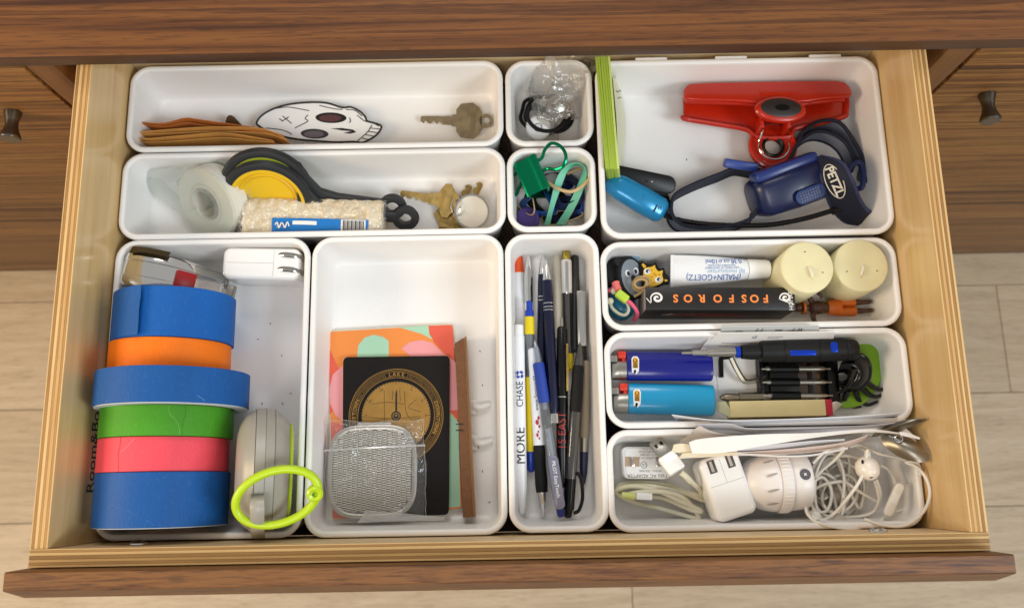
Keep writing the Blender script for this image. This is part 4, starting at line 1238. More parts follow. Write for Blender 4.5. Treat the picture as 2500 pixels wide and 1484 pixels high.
Lx = (A1 - A0).length
t = charger('white wall charger with two folded prongs beside the chrome tape measure', M, Lx, 3.1, 4.7, 0.66, True)
for y in (0.78, -0.62):
    ps = [Vector((Lx - 2.0, y, 4.62)), Vector((Lx - 1.4, y - 0.03, 4.84)), Vector((Lx - 0.7, y - 0.08, 4.82)), Vector((Lx - 0.15, y - 0.16, 4.4)), Vector((Lx + 0.02, y - 0.22, 3.6))]
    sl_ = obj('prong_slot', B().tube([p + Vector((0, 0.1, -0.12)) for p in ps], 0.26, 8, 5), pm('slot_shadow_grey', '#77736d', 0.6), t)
    obj('prong', B().tube(ps, 0.13, 8, 5), CHROME, t)

# grey round case with lime ring
GREY = pm('warm_grey_plastic', '#9f9b90', 0.34, var=0.03, vs=20)
LIMEP = pm('lime_plastic', '#b7d41c', 0.3, sss=0.1)
A0, A1 = P(587, 1140, -6.2), P(717, 1140, -6.2)
rr_ = 5.5
yc = (P(640, 996, -3.5).y + P(640, 1296, -4.5).y) / 2
M = frame(Vector((A0.x - 0.2, yc, FL + rr_ + 1.3)), (0.955, 0, -0.295))
t = thing('round_case', 'round grey plastic case on its edge with a lime cord ring', 'case', M)
Wd = (A1 - A0).length
r = rr_
pf = [(0.0, 0.02), (0.0, r * 0.5), (0.05, r * 0.6), (0.22, r * 0.72), (0.5, r * 0.82), (0.85, r * 0.89), (1.25, r * 0.94), (Wd * 0.32, r * 0.985), (Wd * 0.32 + 0.03, r * 0.965), (Wd * 0.32 + 0.08, r * 0.99), (Wd * 0.5, r), (Wd * 0.5 + 0.02, r * 0.988), (Wd * 0.5 + 0.05, r), (Wd * 0.66, r * 0.985), (Wd * 0.66 + 0.03, r * 0.965), (Wd * 0.66 + 0.08, r * 0.98), (Wd - 1.0, r * 0.9), (Wd - 0.35, r * 0.8), (Wd - 0.3, 0.02)]
obj('shell', B().lathe(pf, 72, None, False), GREY, t, smooth=50)
obj('lime_side_disc', B().lathe([(Wd - 0.32, 0.02), (Wd - 0.32, r * 0.74), (Wd - 0.1, r * 0.76), (Wd, r * 0.7), (Wd, 0.02)], 60, None, False), LIMEP, t)
ls = [P(629, 1208, -1.6), P(629, 1222, -0.5), P(629, 1250, -0.6), P(629, 1282, -1.8), P(631, 1304, -3.8), P(632, 1308, -6.0)]
obj('strap_loop', B().sheet([[p + Vector((-0.55, 0, 0)) for p in ls], [p + Vector((0.0, -0.05, 0.12)) for p in ls], [p + Vector((0.55, 0, 0)) for p in ls]], 20, 3, 0.35), GREY, t, True, smooth=60)
rc = []
for k in range(28):
    a = 2 * math.pi * k / 28
    x, y = 104 * math.cos(a), 64 * math.sin(a)
    rc.append(P(676 + x * math.cos(-0.3) - y * math.sin(-0.3), 1213 + x * math.sin(-0.3) + y * math.cos(-0.3), -1.0 - 1.6 * math.sin(a) * 0.6 + 0.2))
rg_ = obj('cord_ring', B().tube(rc, 0.36, 10, 3, True), LIMEP, t, True, smooth=60)
kc = P(769, 1203, -0.9)
obj('ring_knob', B().ringlathe([(-0.35, 0.25), (-0.45, 0.5), (-0.3, 0.68), (0.3, 0.68), (0.45, 0.5), (0.35, 0.25)], 20, frame(kc, (0.2, -0.4, 1), (1, 0, 0))), LIMEP, rg_, True)

# ------------------------------------------------------------------ notebooks bin
def plate(name, quad, z, h, mat, parent, rad=0.5, dz=0.0):
    q = [P(u, v, z) for u, v in quad]          # order: rear left, rear right, front right, front left
    pts = []
    for i in range(4):
        a, p, c_ = q[i - 1], q[i], q[(i + 1) % 4]
        for k in range(6):
            f = k / 5
            s0 = p + (a - p).normalized() * rad; s1 = p + (c_ - p).normalized() * rad
            pts.append(s0.lerp(p, f).lerp(p.lerp(s1, f), f))
    b = B(); b.prism(ccw(pts), h, 0.02, seg=1)
    return obj(name, b, mat, parent, True, smooth=40), q
def bil(q, h):
    """corner quad -> function (s, t in 0..1 from the front left) at height h above it"""
    rl, rr, fr, fl = q
    return lambda s, t_, dz=0.0: fl.lerp(fr, s).lerp(rl.lerp(rr, s), t_) + Vector((0, 0, h + dz))
NBZ = -11.6
t = thing('notebook', 'notebook with bold orange, pink and mint shapes under the black notebook', 'notebook', P(965, 1020, FL))
ORN = pm('cover_orange', '#ea8a3c', 0.5); PNK = pm('cover_pink', '#e79a9c', 0.5); MNT = pm('cover_mint', '#a5cfb0', 0.5); CRL = pm('cover_coral', '#e05c45', 0.5)
qd = [(803, 810), (1106, 793), (1128, 1240), (812, 1268)]
o1, q = plate('pages', qd, FL + 0.05, 0.55, CREAM, t, 0.35)
q = [p + Vector((0, 0, 0.55)) for p in q]
qq = [P(u, v, FL + 0.6) for u, v in qd]
b = B(); 
cv, q = plate('cover', qd, FL + 0.61, 0.07, ORN, t, 0.35)
f = bil(q, 0.075)
def patch(nm, pts, mat, dz):
    obj(nm, B().poly([P(u, v, FL + 0.69 + dz) for u, v in pts]), mat, cv, True, smooth=0)
patch('shape', catmull([Vector((u, v, 0)) for u, v in ((803, 815),)], 1) and [(804, 850), (830, 905), (835, 960), (818, 1000), (805, 1010)], CRL, 0.004)
patch('shape', [(872, 868), (875, 842), (890, 824), (912, 817), (935, 822), (949, 832), (949, 880), (872, 880)], MNT, 0.006)
patch('shape', [(974, 799), (1046, 795), (1050, 815), (1062, 832), (1030, 815)], MNT, 0.004)
patch('shape', [(1046, 795), (1104, 793), (1110, 880), (1085, 862), (1062, 838), (1048, 815)], CRL, 0.006)
patch('shape', [(980, 850), (1000, 835), (1028, 830), (1055, 836), (1082, 862), (1112, 884), (1118, 1000), (1095, 1005), (1050, 900), (1000, 868)], PNK, 0.008)
patch('shape', [(835, 893), (812, 915), (804, 950), (806, 985), (820, 1015), (842, 1030), (842, 893)], PNK, 0.01)
patch('shape', [(1098, 1005), (1119, 1030), (1124, 1236), (1096, 1238)], MNT, 0.008)
patch('shape', [(1098, 1002), (1118, 1000), (1119, 1025)], CRL, 0.012)
patch('shape', [(808, 1030), (838, 1035), (838, 1262), (812, 1264)], CRL, 0.004)
# black notebook with a gold compass
t = thing('notebook', 'black notebook with a gold compass emblem under the compact mirror', 'notebook', P(965, 1060, FL + 0.7))
BCOV = pm('black_cover', '#120d0b', 0.6, spec=0.22, bump=0.15, bs=900, var=0.1, vs=40)
qb = [(838, 872), (1098, 868), (1096, 1256), (836, 1264)]
NZ = FL + 0.72
plate('pages', [(840, 874), (1096, 870), (1094, 1254), (838, 1262)], NZ, 0.5, CREAM, t, 0.4)
cv, q = plate('cover', qb, NZ + 0.51, 0.09, BCOV, t, 0.5)
GOLD = pm('gold_foil', '#a9803f', 0.42, 0.5, var=0.12, vs=90)
CZ = NZ + 0.608
cc = P(967, 1015, CZ)
ppu = (P(1067, 1015, CZ) - P(967, 1015, CZ)).length / 100
def ringflat(r0, r1, z, n=72):
    b = B()
    for i in range(n):
        a, c_ = 2 * math.pi * i / n, 2 * math.pi * (i + 1) / n
        b.poly([cc + Vector((r * math.cos(x), r * math.sin(x), z)) for r, x in ((r0, a), (r1, a), (r1, c_), (r0, c_))])
    return b
R1 = 115 * ppu
em = obj('emblem_disc', B().poly([cc + Vector((84 * ppu * math.cos(2 * math.pi * k / 60), 84 * ppu * math.sin(2 * math.pi * k / 60), 0.0)) for k in range(60)]), GOLD, cv, True, smooth=0)
for r0, r1 in ((114, 115.6), (110.5, 111.5), (107, 107.7), (97, 97.7), (93, 94.4)):
    obj('emblem_ring', ringflat(r0 * ppu, r1 * ppu, 0.002), GOLD, em, True, smooth=0)
b = B()
for i in range(180):
    a = math.radians(2 * i)
    if abs(((math.degrees(a) - 90 + 180) % 360) - 180) < 15 or abs(((math.degrees(a) + 360 - 5) % 360) - 0) < 0: continue
    r0, r1 = 98.3, 106.3
    if random.random() < 0.35: r0 += random.uniform(0, 5)
    b.poly([cc + Vector((r * ppu * math.cos(x), r * ppu * math.sin(x), 0.001)) for r, x in ((r0, a), (r1, a), (r1, a + 0.008), (r0, a + 0.008))])
obj('emblem_ticks', b, GOLD, em, True, smooth=0)
b = B()
for i in range(72):
    a = math.radians(5 * i)
    r1 = 84.2; r0 = 78 if i % 6 == 0 else 81
    b.poly([cc + Vector((r * ppu * math.cos(x), r * ppu * math.sin(x), 0.003)) for r, x in ((r0, a), (r1, a), (r1, a + 0.02), (r0, a + 0.02))])
for pts in (((-60, 30), (-20, 34), (20, 28)), ((20, 60), (24, 10), (40, -10), (60, -5)), ((-30, 62), (-28, -20)), ((-70, -2), (-10, -6), (60, -2)), ((50, 40), (30, 20), (60, 10)), ((-8, 62), (-10, 40)), ((8, 64), (10, 36))):
    b.tube([cc + Vector((x * ppu, y * ppu, 0.004)) for x, y in pts], 0.02, 4, 3)
b.poly([cc + Vector((x * ppu, y * ppu, 0.006)) for x, y in ((-2.5, 0), (2.5, 0), (2.2, 55), (0, 66), (-2.2, 55))])
obj('emblem_lines', b, INK, em, True, smooth=0)
obj('needle_hub', ringflat(0.01, 12 * ppu, 0.008, 24), INK, em, True, smooth=0)
obj('needle_hub_ring', ringflat(7 * ppu, 8.5 * ppu, 0.01, 24), GOLD, em, True, smooth=0)
letter('needle_plus', '+', 0.5, flat(cc + Vector((0, 0.02, 0.011)), (1, 0, 0), (0, 1, 0)), GOLD, em, 0.02, True)
def arctext(s, size, R, mid, nm, step=0.105):
    n = len(s)
    for i, ch in enumerate(s):
        a = mid - (i - (n - 1) / 2) * step
        o_ = cc + Vector((R * ppu * math.cos(a), R * ppu * math.sin(a), 0.006))
        letter(nm, ch, size, flat(o_, (math.sin(a), -math.cos(a), 0), (math.cos(a), math.sin(a), 0)), GOLD, em, 0.015, True)
arctext('LAKE', 0.52, 102, math.pi / 2, 'letter', 0.105)
arctext('DOWNTOWN', 0.48, 102, math.radians(-3), 'letter', 0.1)
arctext('UPTOWN', 0.48, 102, math.radians(173), 'letter', 0.1)
for i, s in enumerate(('30', '60', '90', '120', '150', '210', '240', '270', '300', '330')):
    a = math.pi / 2 - math.radians(int(s))
    o_ = cc + Vector((73 * ppu * math.cos(a), 73 * ppu * math.sin(a), 0.006))
    letter('degree', s, 0.26, flat(o_, (math.sin(a), -math.cos(a), 0), (math.cos(a), math.sin(a), 0)), INK, em, 0.0, True)
obj('dial_blank', ringflat(84 * ppu, 93 * ppu, 0.0015), BCOV, em, True, smooth=0)

# brown book leaning at the right
BRN = pm('brown_book_cloth', '#6a4220', 0.75, bump=0.6, bs=700, var=0.15, vs=300)
t = thing('brown_booklet', 'slim brown cloth booklet on edge beside the notebooks', 'booklet', P(1140, 1040, FL))
tq = [(1110, 838), (1139, 820), (1162, 1262), (1130, 1262)]
topz = -9.6
tp = [P(u, v, topz) for u, v in tq]
lean = Vector((-0.15, 0.05, FL + 0.03 - topz))
def slab(f0, f1, nm, mat, dz=0.0):
    rl, rr, fr, fl = tp
    q = [rl.lerp(rr, f0), rl.lerp(rr, f1), fr.lerp(fl, 1 - f1), fr.lerp(fl, 1 - f0)]
    q = [p + Vector((0, 0, dz)) for p in q]
    b = B(); b.loft([[p + lean - Vector((0, 0, dz)) for p in q], q])
    return obj(nm, b, mat, t, True, smooth=0)
slab(0.0, 0.76, 'cover', BRN)
slab(0.77, 0.88, 'pages', pm('kraft_pages', '#96714a', 0.8, bump=0.3, bs=600), -0.1)
slab(0.89, 1.0, 'cover', pm('brown_back_cover', '#845c36', 0.75, bump=0.4, bs=700))
b = B()
for v in (1035, 1050):
    a = P(1122, v, topz + 0.03)
    b.box(-0.35, 0.35, -0.05, 0.05, 0, 0.05, 0.0, Matrix.Translation(a))
obj('staple', b, INK, t, True)

# white putty hooks beside the booklet
def hook(label, u, v, du):
    c_ = P(u, v, FL)
    t = thing('wall_hook', label, 'hook', c_)
    e = P(u + du, v - 2, FL) - c_
    b = B(); b.tube([c_ + Vector((0, 0, 0.35)), c_ + e * 0.4 + Vector((0, -0.1, 0.5)), c_ + e * 0.8 + Vector((0, 0.05, 0.4)), c_ + e + Vector((0, 0.15, 0.25))], 0.3, 10, 5, rr=lambda s: 0.34 - 0.12 * s)
    obj('arm', b, SATW, t, True)
    b = B(); b.box(-0.7, 0.25, -0.75, 0.75, 0.02, 0.3, 0.12, Matrix.Translation(c_)); obj('plate', b, SATW, t, True)
hook('small white plastic hook, rear of two beside the brown booklet', 1158, 993, 38)
hook('small white plastic hook, front of two beside the brown booklet', 1160, 1080, 42)

# compact mirror in a clear bag
mz = NZ + 0.66
cm = P(912, 1150, mz)
A = (P(1020, 1150, mz) - cm).length
t = thing('compact_mirror', 'silver woven-pattern compact mirror in the clear zip bag', 'compact mirror', cm)
def sq(rx, ry, z, p=3.6, n=64):
    return [cm + Vector((rx * math.copysign(abs(math.cos(a)) ** (2 / p), math.cos(a)), ry * math.copysign(abs(math.sin(a)) ** (2 / p), math.sin(a)), z)) for a in [2 * math.pi * k / n for k in range(n)]]
SILV = pm('satin_silver', '#aaa69e', 0.34, 0.85)
rx, ry = A * 0.99, A * 1.02
obj('lower_case', B().loft([sq(rx - 0.3, ry - 0.3, 0), sq(rx, ry, 0.1), sq(rx + 0.05, ry + 0.05, 0.3), sq(rx, ry, 0.48)]), SILV, t, True, smooth=50)
lid = obj('lid', B().loft([sq(rx - 0.05, ry - 0.05, 0.5), sq(rx + 0.05, ry + 0.05, 0.56), sq(rx + 0.03, ry + 0.03, 0.78), sq(rx - 0.15, ry - 0.15, 0.86), sq(rx - 0.28, ry - 0.28, 0.84), sq(rx - 0.4, ry - 0.4, 0.78)]), SILV, t, True, smooth=50)
b = B()
WV = pm('woven_silver', '#dedad2', 0.3, 0.6)
nx, ny = 16, 34
for i in range(nx):
    for j in range(ny):
        x = -rx + 0.5 + (2 * rx - 1.0) * (i + 0.5) / nx
        y = -ry + 0.5 + (2 * ry - 1.0) * (j + 0.5 + (0.5 if i % 2 else 0)) / ny
        if (abs(x) / (rx - 0.35)) ** 3.6 + (abs(y) / (ry - 0.35)) ** 3.6 > 1: continue
        w, h = (rx - 0.5) / nx * 0.86, (ry - 0.5) / ny * 0.62
        p0 = cm + Vector((x, y, 0.79))
        V = [b.v(p0 + Vector((a * w, c_ * h, 0))) for a, c_ in ((-1, -1), (1, -1), (1, 1), (-1, 1))] + [b.v(p0 + Vector((-w * 0.7, 0, 0.09))), b.v(p0 + Vector((w * 0.7, 0, 0.09)))]
        b.f((V[0], V[1], V[5], V[4])); b.f((V[2], V[3], V[4], V[5])); b.f((V[1], V[2], V[5])); b.f((V[3], V[0], V[4]))
        d0 = [b.v(p0 + Vector((-w * 1.16 + a * 0.075, c_ * 0.055, 0.06))) for a, c_ in ((-1, -1), (1, -1), (1, 1), (-1, 1))]; d1 = b.v(p0 + Vector((-w * 1.16, 0, 0.15)))
        for k_ in range(4): b.f((d0[k_], d0[(k_ + 1) % 4], d1))
obj('relief_ground', B().poly(sq(rx - 0.38, ry - 0.38, 0.785)), pm('woven_ground', '#5f5b55', 0.4, 0.6), lid, True, smooth=0)
wv = obj('woven_relief', b, WV, lid, True, smooth=0)
wv['kind'] = 'stuff'
hz = cm + Vector((0.1, ry + 0.12, 0.45))
obj('hinge', B().lathe([(-1.6, 0.1), (-1.6, 0.2), (-0.5, 0.2), (-0.5, 0.16), (0.5, 0.16), (0.5, 0.2), (1.6, 0.2), (1.6, 0.1)], 12, frame(hz, (1, 0, 0))), SILV, t, True)
t = thing('zip_bag', 'clear zip bag around the compact mirror', 'bag', P(912, 1270, FL + 1.4))
zq = [(792, 1028), (1033, 1026), (1040, 1262), (793, 1278)]
bz = mz + 1.05
fb = [P(u, v, bz) for u, v in zq]
def bagtop(u, v):
    p = fb[3].lerp(fb[2], u).lerp(fb[0].lerp(fb[1], u), v)
    e = min(u, 1 - u, v, 1 - v)
    p = p + Vector((noise.noise(Vector((v * 3.1, 1, u))), noise.noise(Vector((u * 3.3, 7, v))), 0)) * 0.28 + Vector((noise.noise(Vector((v * 9, 4, u))), noise.noise(Vector((u * 9, 2, v))), 0)) * 0.1
    return p + Vector((0, 0, -0.5 * (1 - min(1, e * 9)) ** 2 + 0.12 * noise.noise(Vector((u * 6, v * 6, 1)))))
obj('front_film', crumple(46, 46, bagtop, 0.28, 5.0), film('zip_bag_film', '#ffffff', 0.0, 0.1, 0.08, 1.0, 100), t, True, smooth=60)
zl = [fb[0].lerp(fb[3], 0.3) + Vector((0, 0, -0.15)), fb[0].lerp(fb[3], 0.3).lerp(fb[1].lerp(fb[2], 0.26), 0.12) + Vector((0, 0, 0.03))]
obj('zip_strip', B().tube([fb[0].lerp(fb[3], 0.29) + Vector((-0.1, 0, -0.3)), fb[0].lerp(fb[3], 0.285).lerp(fb[1].lerp(fb[2], 0.26), 0.5) + Vector((0, 0, 0.3)), fb[1].lerp(fb[2], 0.26) + Vector((0.1, 0, -0.3))], 0.1, 6, 8), film('zip_film', '#ffffff', 0.1, 0.35, 0.2, 0.0), t, True)
SEAMF = film('seam_film', '#ffffff', 0.06, 0.2, 0.15, 0.0)
for e_ in (lambda f: (0, f), lambda f: (1, f), lambda f: (f, 0), lambda f: (f, 1)):
    obj('bag_seam', B().tube([bagtop(*e_(k_ / 14)) + Vector((0, 0, 0.02)) for k_ in range(15)], 0.035, 5, 3), SEAMF, t, True)
obj('folded_flap', B().sheet([PP([(893, 1245, mz + 1.25), (980, 1252, mz + 1.2), (1088, 1262, mz + 0.7)]), PP([(872, 1276, mz + 1.0), (960, 1272, mz + 0.95), (1082, 1270, mz + 0.5)])], 20, 4, 0.02), film('flap_film', '#ffffff', 0.12, 0.25, 0.12, 0.5), t, True)
# crumbs on the bin floors
b = B()
for u, v in ((1172, 857), (1185, 1080), (1168, 1092), (1195, 1225), (630, 828), (688, 868), (1178, 1150), (710, 960), (660, 790), (1178, 940), (1676, 390), (640, 985), (690, 985)):
    c_ = P(u, v, FL)
    a = random.uniform(0, 3.1); l = random.uniform(0.05, 0.13)
    b.box(-l, l, -0.035, 0.035, 0.0, 0.05, 0.0, Matrix.Translation(c_) @ Matrix.Rotation(a, 4, 'Z'))
o = obj('crumbs', b, pm('dark_crumb', '#3a2f2a', 0.8), None, True)
o['kind'] = 'stuff'; tag(o, 'dark crumbs and lint scattered on the bin floors', 'crumbs')
# ------------------------------------------------------------------ pens
def pen(name, label, cat, p0, p1, segs, n=20):
    """p0, p1: pixel and height of both ends; segs: (part name, [(t, r)...], material); t runs 0..1"""
    a, c_ = P(*p0), P(*p1)
    M = frame(a, c_ - a)
    L = (c_ - a).length
    t = thing(name, label, cat, M)
    for nm, pf, mat in segs:
        obj(nm, B().lathe([(s * L, r) for s, r in pf], n), mat, t, smooth=40)
    return t, L
def wrap(x0, r, flip=True, off=0.012):
    """lettering laid round a barrel, read from the far end towards the near one"""
    return lambda x, y: Vector((x0 - x, -r * math.sin(y / r) if flip else r * math.sin(y / r), (r + off) * math.cos(y / r)))
def clipbar(t, L, s0, s1, r, w, mat, y=0.0, h=0.12, nm='pocket_clip'):
    b = B(); b.box(s0 * L, s1 * L, y - w / 2, y + w / 2, r + 0.06, r + 0.06 + h, 0.04)
    b.box(s0 * L, s0 * L + 0.3, y - w / 2, y + w / 2, r * 0.6, r + 0.1, 0.02)
    return obj(nm, b, mat, t)
PW = pm('pen_white', '#efeff0', 0.25)
PO = pm('pen_orange', '#ee5a1e', 0.35)
PB = pm('pen_blue', '#1f3fa8', 0.3)
PY = pm('pen_yellow', '#e8cf1c', 0.3)
PN = pm('pen_navy', '#0d1234', 0.28, 0.3, coat=0.2)
PK = pm('pen_black', '#080809', 0.25, spec=0.35)
PG = pm('pen_grip_blue', '#1f3f9c', 0.5)
CLRP = film('clear_barrel', '#dfe3e8', 0.1, 0.12, 0.05, 0.0)
SMOKE = film('smoke_barrel', '#8e8c88', 0.1, 0.25, 0.08, 0.0)
RINGS = pm('pen_ring', '#d0d0d0', 0.2, 0.9)
z0, z1, z2 = FL + 0.55, FL + 1.5, FL + 2.4
pen('pen', 'white pen with an orange end cap, leftmost at the rear of the pen bin', 'pen', (1267, 627, z0), (1270, 900, z0), [('cap', [(0, 0.25), (0.01, 0.4), (0.15, 0.5)], PO), ('barrel', [(0.15, 0.5), (0.16, 0.52), (0.98, 0.52), (1, 0.3)], PW)])
t, L = pen('pen', 'slim white pen printed MORE and CHASE along its barrel', 'pen', (1267, 792, z2), (1274, 1256, z1), [('barrel', [(0, 0.3), (0.005, 0.42), (0.06, 0.44), (0.065, 0.52), (0.86, 0.54), (0.93, 0.42), (0.99, 0.26), (1, 0.1)], PW)])
letter('lettering', 'MORE', 1.35, wrap(L * 0.645, 0.545), INK, t, 0.0, sx=0.95, cut=0.1)
letter('lettering', 'CHASE', 0.98, wrap(L * 0.375, 0.535), pm('dark_navy_ink', '#1b1d33', 0.5), t, 0.0, sx=0.82, cut=0.1)
oc = [Vector((L * 0.272 + 0.42 * math.cos(math.radians(22.5 + 45 * k)), 0.42 * math.sin(math.radians(22.5 + 45 * k)), 0.55)) for k in range(8)]
b = B()
for k in range(0, 8, 2):
    o_ = Vector((L * 0.272, 0, 0.552)); p_, q_ = oc[k], oc[(k + 2) % 8]
    b.poly([oc[k], oc[(k + 1) % 8], o_.lerp(oc[(k + 2) % 8], 0.5), o_.lerp(oc[k], 0.5)])
obj('octagon_emblem', b, PB, t, smooth=0)
pen('pen', 'chrome-ended pen between the orange-capped and navy pens', 'pen', (1290, 625, z1), (1293, 900, z0), [('cap', [(0, 0.1), (0.02, 0.2), (0.1, 0.38), (0.14, 0.44), (0.42, 0.46)], CHROME), ('barrel', [(0.42, 0.44), (0.98, 0.44), (1, 0.2)], PW)])
pen('pen', 'pen with a blue push button and bright yellow barrel', 'pen', (1292, 734, z2), (1297, 1152, z0), [('push_button', [(0, 0.2), (0.005, 0.3), (0.055, 0.3), (0.058, 0.42), (0.095, 0.44)], PB), ('upper_barrel', [(0.095, 0.48), (0.2, 0.5)], PY), ('clear_barrel', [(0.2, 0.48), (0.45, 0.48)], CLRP), ('barrel', [(0.45, 0.48), (0.88, 0.48)], PY), ('end', [(0.88, 0.46), (0.98, 0.44), (1, 0.2)], PB)])
t, L = pen('pen', 'white printed pen with a black grip and silver tip', 'pen', (1301, 850, z2 + 0.1), (1327, 1262, z1), [('barrel', [(0, 0.35), (0.01, 0.5), (0.58, 0.54)], PW), ('grip', [(0.58, 0.52), (0.6, 0.58), (0.7, 0.56), (0.8, 0.6), (0.855, 0.56)], BLKRUB), ('tip', [(0.855, 0.44), (0.94, 0.3), (0.975, 0.12), (0.99, 0.1), (1, 0.03)], CHROME)])
letter('lettering', 'www.SessionsSF.com', 0.5, wrap(L * 0.24, 0.535), INK, t, 0.0, cut=0.1)
b = B()
for x, y, r in ((0.42, 0.1, 0.14), (0.445, -0.05, 0.2), (0.47, 0.12, 0.12), (0.5, 0.0, 0.1), (0.52, -0.1, 0.15), (0.54, 0.05, 0.1)):
    b.poly([Vector((x * L + r * math.cos(a) * 1.3, y + r * math.sin(a) * 0.8, 0.555)) for a in [2 * math.pi * k / 9 for k in range(9)]])
obj('red_print', b, pm('red_ink', '#b32431', 0.5), t, smooth=0)
for i, (u0, v0, u1, v1, zz, lb) in enumerate(((1326, 622, 1322, 985, z1, 'navy metal pen with silver tip, left of a matching pair'), (1333, 634, 1352, 1010, z2 + 0.1, 'navy metal pen with silver tip, right of a matching pair'))):
    t, L = pen('pen', lb, 'pen', (u0, v0, zz), (u1, v1, zz), [('tip', [(0, 0.08), (0.01, 0.14), (0.05, 0.3), (0.14, 0.46)], CHROME), ('barrel', [(0.14, 0.47), (0.2, 0.5), (0.95, 0.52), (1, 0.4)], PN)])
    for s in (0.29, 0.315, 0.335):
        if i == 0 and s > 0.33: continue
        obj('ring', B().ringlathe([(s * L, 0.45), (s * L, 0.53), (s * L + 0.09, 0.53), (s * L + 0.09, 0.45)], 24), RINGS, t)
    obj('collar', B().lathe([(L * 1.0, 0.4), (L * 1.0, 0.5), (L + 0.9, 0.5), (L + 0.9, 0.3)], 20), CHROME, t)
pen('pen', 'plain cream pen standing behind the black pen', 'pen', (1361, 618, z0), (1363, 830, z0), [('barrel', [(0, 0.25), (0.02, 0.42), (0.1, 0.5), (0.98, 0.5), (1, 0.3)], pm('pen_cream', '#d7cfbd', 0.4))])
t, L = pen('pen', 'grey see-through pen with a gold end', 'pen', (1382, 611, z1 + 0.2), (1388, 905, z0), [('push_button', [(0, 0.3), (0.01, 0.42), (0.07, 0.45), (0.08, 0.38)], pm('dull_gold', '#9a8a3e', 0.3, 0.8)), ('cap', [(0.08, 0.42), (0.09, 0.52), (0.36, 0.52)], SATW), ('barrel', [(0.36, 0.5), (0.86, 0.5)], SMOKE), ('end', [(0.86, 0.5), (0.98, 0.46), (1, 0.2)], PY)])
clipbar(t, L, 0.1, 0.37, 0.5, 0.32, CHROME)
pen('pen', 'dark grey pen at the rear right of the pen bin', 'pen', (1403, 622, z0), (1404, 860, z0), [('barrel', [(0, 0.2), (0.03, 0.42), (0.25, 0.46), (0.27, 0.5), (0.98, 0.5), (1, 0.3)], pm('pen_grey', '#2d2d2e', 0.35))])
t, L = pen('pen', 'black pen with red lettering 15 EAST', 'pen', (1371, 775, z2 + 0.3), (1373, 1190, z1), [('push_button', [(0, 0.1), (0.002, 0.16), (0.055, 0.18)], STEEL), ('barrel', [(0.055, 0.3), (0.07, 0.45), (0.4, 0.56), (0.47, 0.58), (0.96, 0.54), (1, 0.3)], PK)])
obj('ring', B().ringlathe([(0.47 * L, 0.5), (0.47 * L, 0.6), (0.47 * L + 0.1, 0.6), (0.47 * L + 0.1, 0.5)], 24), RINGS, t)
letter('lettering', '15 EAST', 1.12, wrap(L * 0.67, 0.57), pm('dull_red_ink', '#a8322c', 0.5), t, 0.0, sx=0.9, cut=0.1)
clipbar(t, L, 0.16, 0.44, 0.42, 0.22, BRASS, 0.5)
# blue grip pen with its cap end to the front
t, L = pen('pen', 'clear pen with a blue rubber grip lying across the others', 'pen', (1306, 832, z2 + 0.5), (1370, 1262, z2 + 0.2), [('nose', [(0, 0.1), (0.01, 0.16), (0.06, 0.36), (0.13, 0.44)], CLRP), ('grip', [(0.13, 0.5), (0.14, 0.56), (0.2, 0.54), (0.3, 0.56), (0.36, 0.54)], PG), ('barrel', [(0.36, 0.5), (0.9, 0.52)], CLRP), ('refill', [(0.02, 0.1), (0.04, 0.22), (0.88, 0.22)], pm('refill', '#b9bec8', 0.3)), ('push_button', [(0.7, 0.36), (0.9, 0.4), (0.92, 0.36), (0.99, 0.34), (1, 0.2)], pm('deep_blue_plastic', '#1a2478', 0.3))])
b = B(); b.prism([Vector((q.x, q.y, 0.6)) for q in rrect(L * 0.66, L * 0.955, -0.5, 0.5, 0.45, 5)], Vector((0, 0, 0.2)), 0.06)
ck = obj('pocket_clip', b, film('clip_clear', '#c9c9dd', 0.1, 0.4, 0.1, 0.0), t)
letter('lettering', 'PILOT EasyTouch', 0.46, lambda x, y: Vector((L * 0.79 + x, y, 0.815)), PW, ck, 0.005)
obj('spring', B().tube([Vector((L * 0.4 + 0.06 * k / 2, 0.3 * math.cos(k * 1.57), 0.3 * math.sin(k * 1.57))) for k in range(60)], 0.04, 4, 2), STEEL, t)
# dark pen with long silver clip
t, L = pen('pen', 'dark see-through pen with a black grip, its clip near the front', 'pen', (1416, 838, z2 + 0.2), (1386, 1264, z1 + 0.2), [('nose', [(0, 0.12), (0.02, 0.2), (0.1, 0.42), (0.13, 0.46)], SMOKE), ('grip', [(0.13, 0.48), (0.15, 0.58), (0.22, 0.55), (0.3, 0.6), (0.4, 0.57)], BLKRUB), ('barrel', [(0.4, 0.53), (0.78, 0.55)], SMOKE), ('refill', [(0.02, 0.1), (0.05, 0.26), (0.8, 0.26)], BLACK), ('end', [(0.78, 0.56), (0.95, 0.56), (0.96, 0.4), (0.99, 0.38), (1, 0.2)], PK)])
obj('pocket_clip', B().tube([Vector((L * 0.74, 0.55, 0.2)), Vector((L * 0.78, 1.0, 0.2)), Vector((L * 0.88, 1.25, 0.15)), Vector((L * 0.95, 1.0, 0.1)), Vector((L * 0.97, 0.5, 0.1))], 0.17, 8, 5), PK, t)
t, L = pen('pen', 'black pen under a broad silver clip at the right of the pen bin', 'pen', (1417, 712, z1 + 0.3), (1424, 1010, z0), [('barrel', [(0, 0.3), (0.02, 0.48), (0.96, 0.5), (1, 0.3)], pm('pen_charcoal', '#23211f', 0.3))])
b = B(); b.box(0.0, L * 0.45, -0.42, 0.42, 0.5, 0.66, 0.05); obj('pocket_clip', b, STEEL, t)
b = B(); b.box(0.12, L * 0.43, -0.22, 0.22, 0.665, 0.69, 0.0); obj('clip_inset', b, CHROME, t)
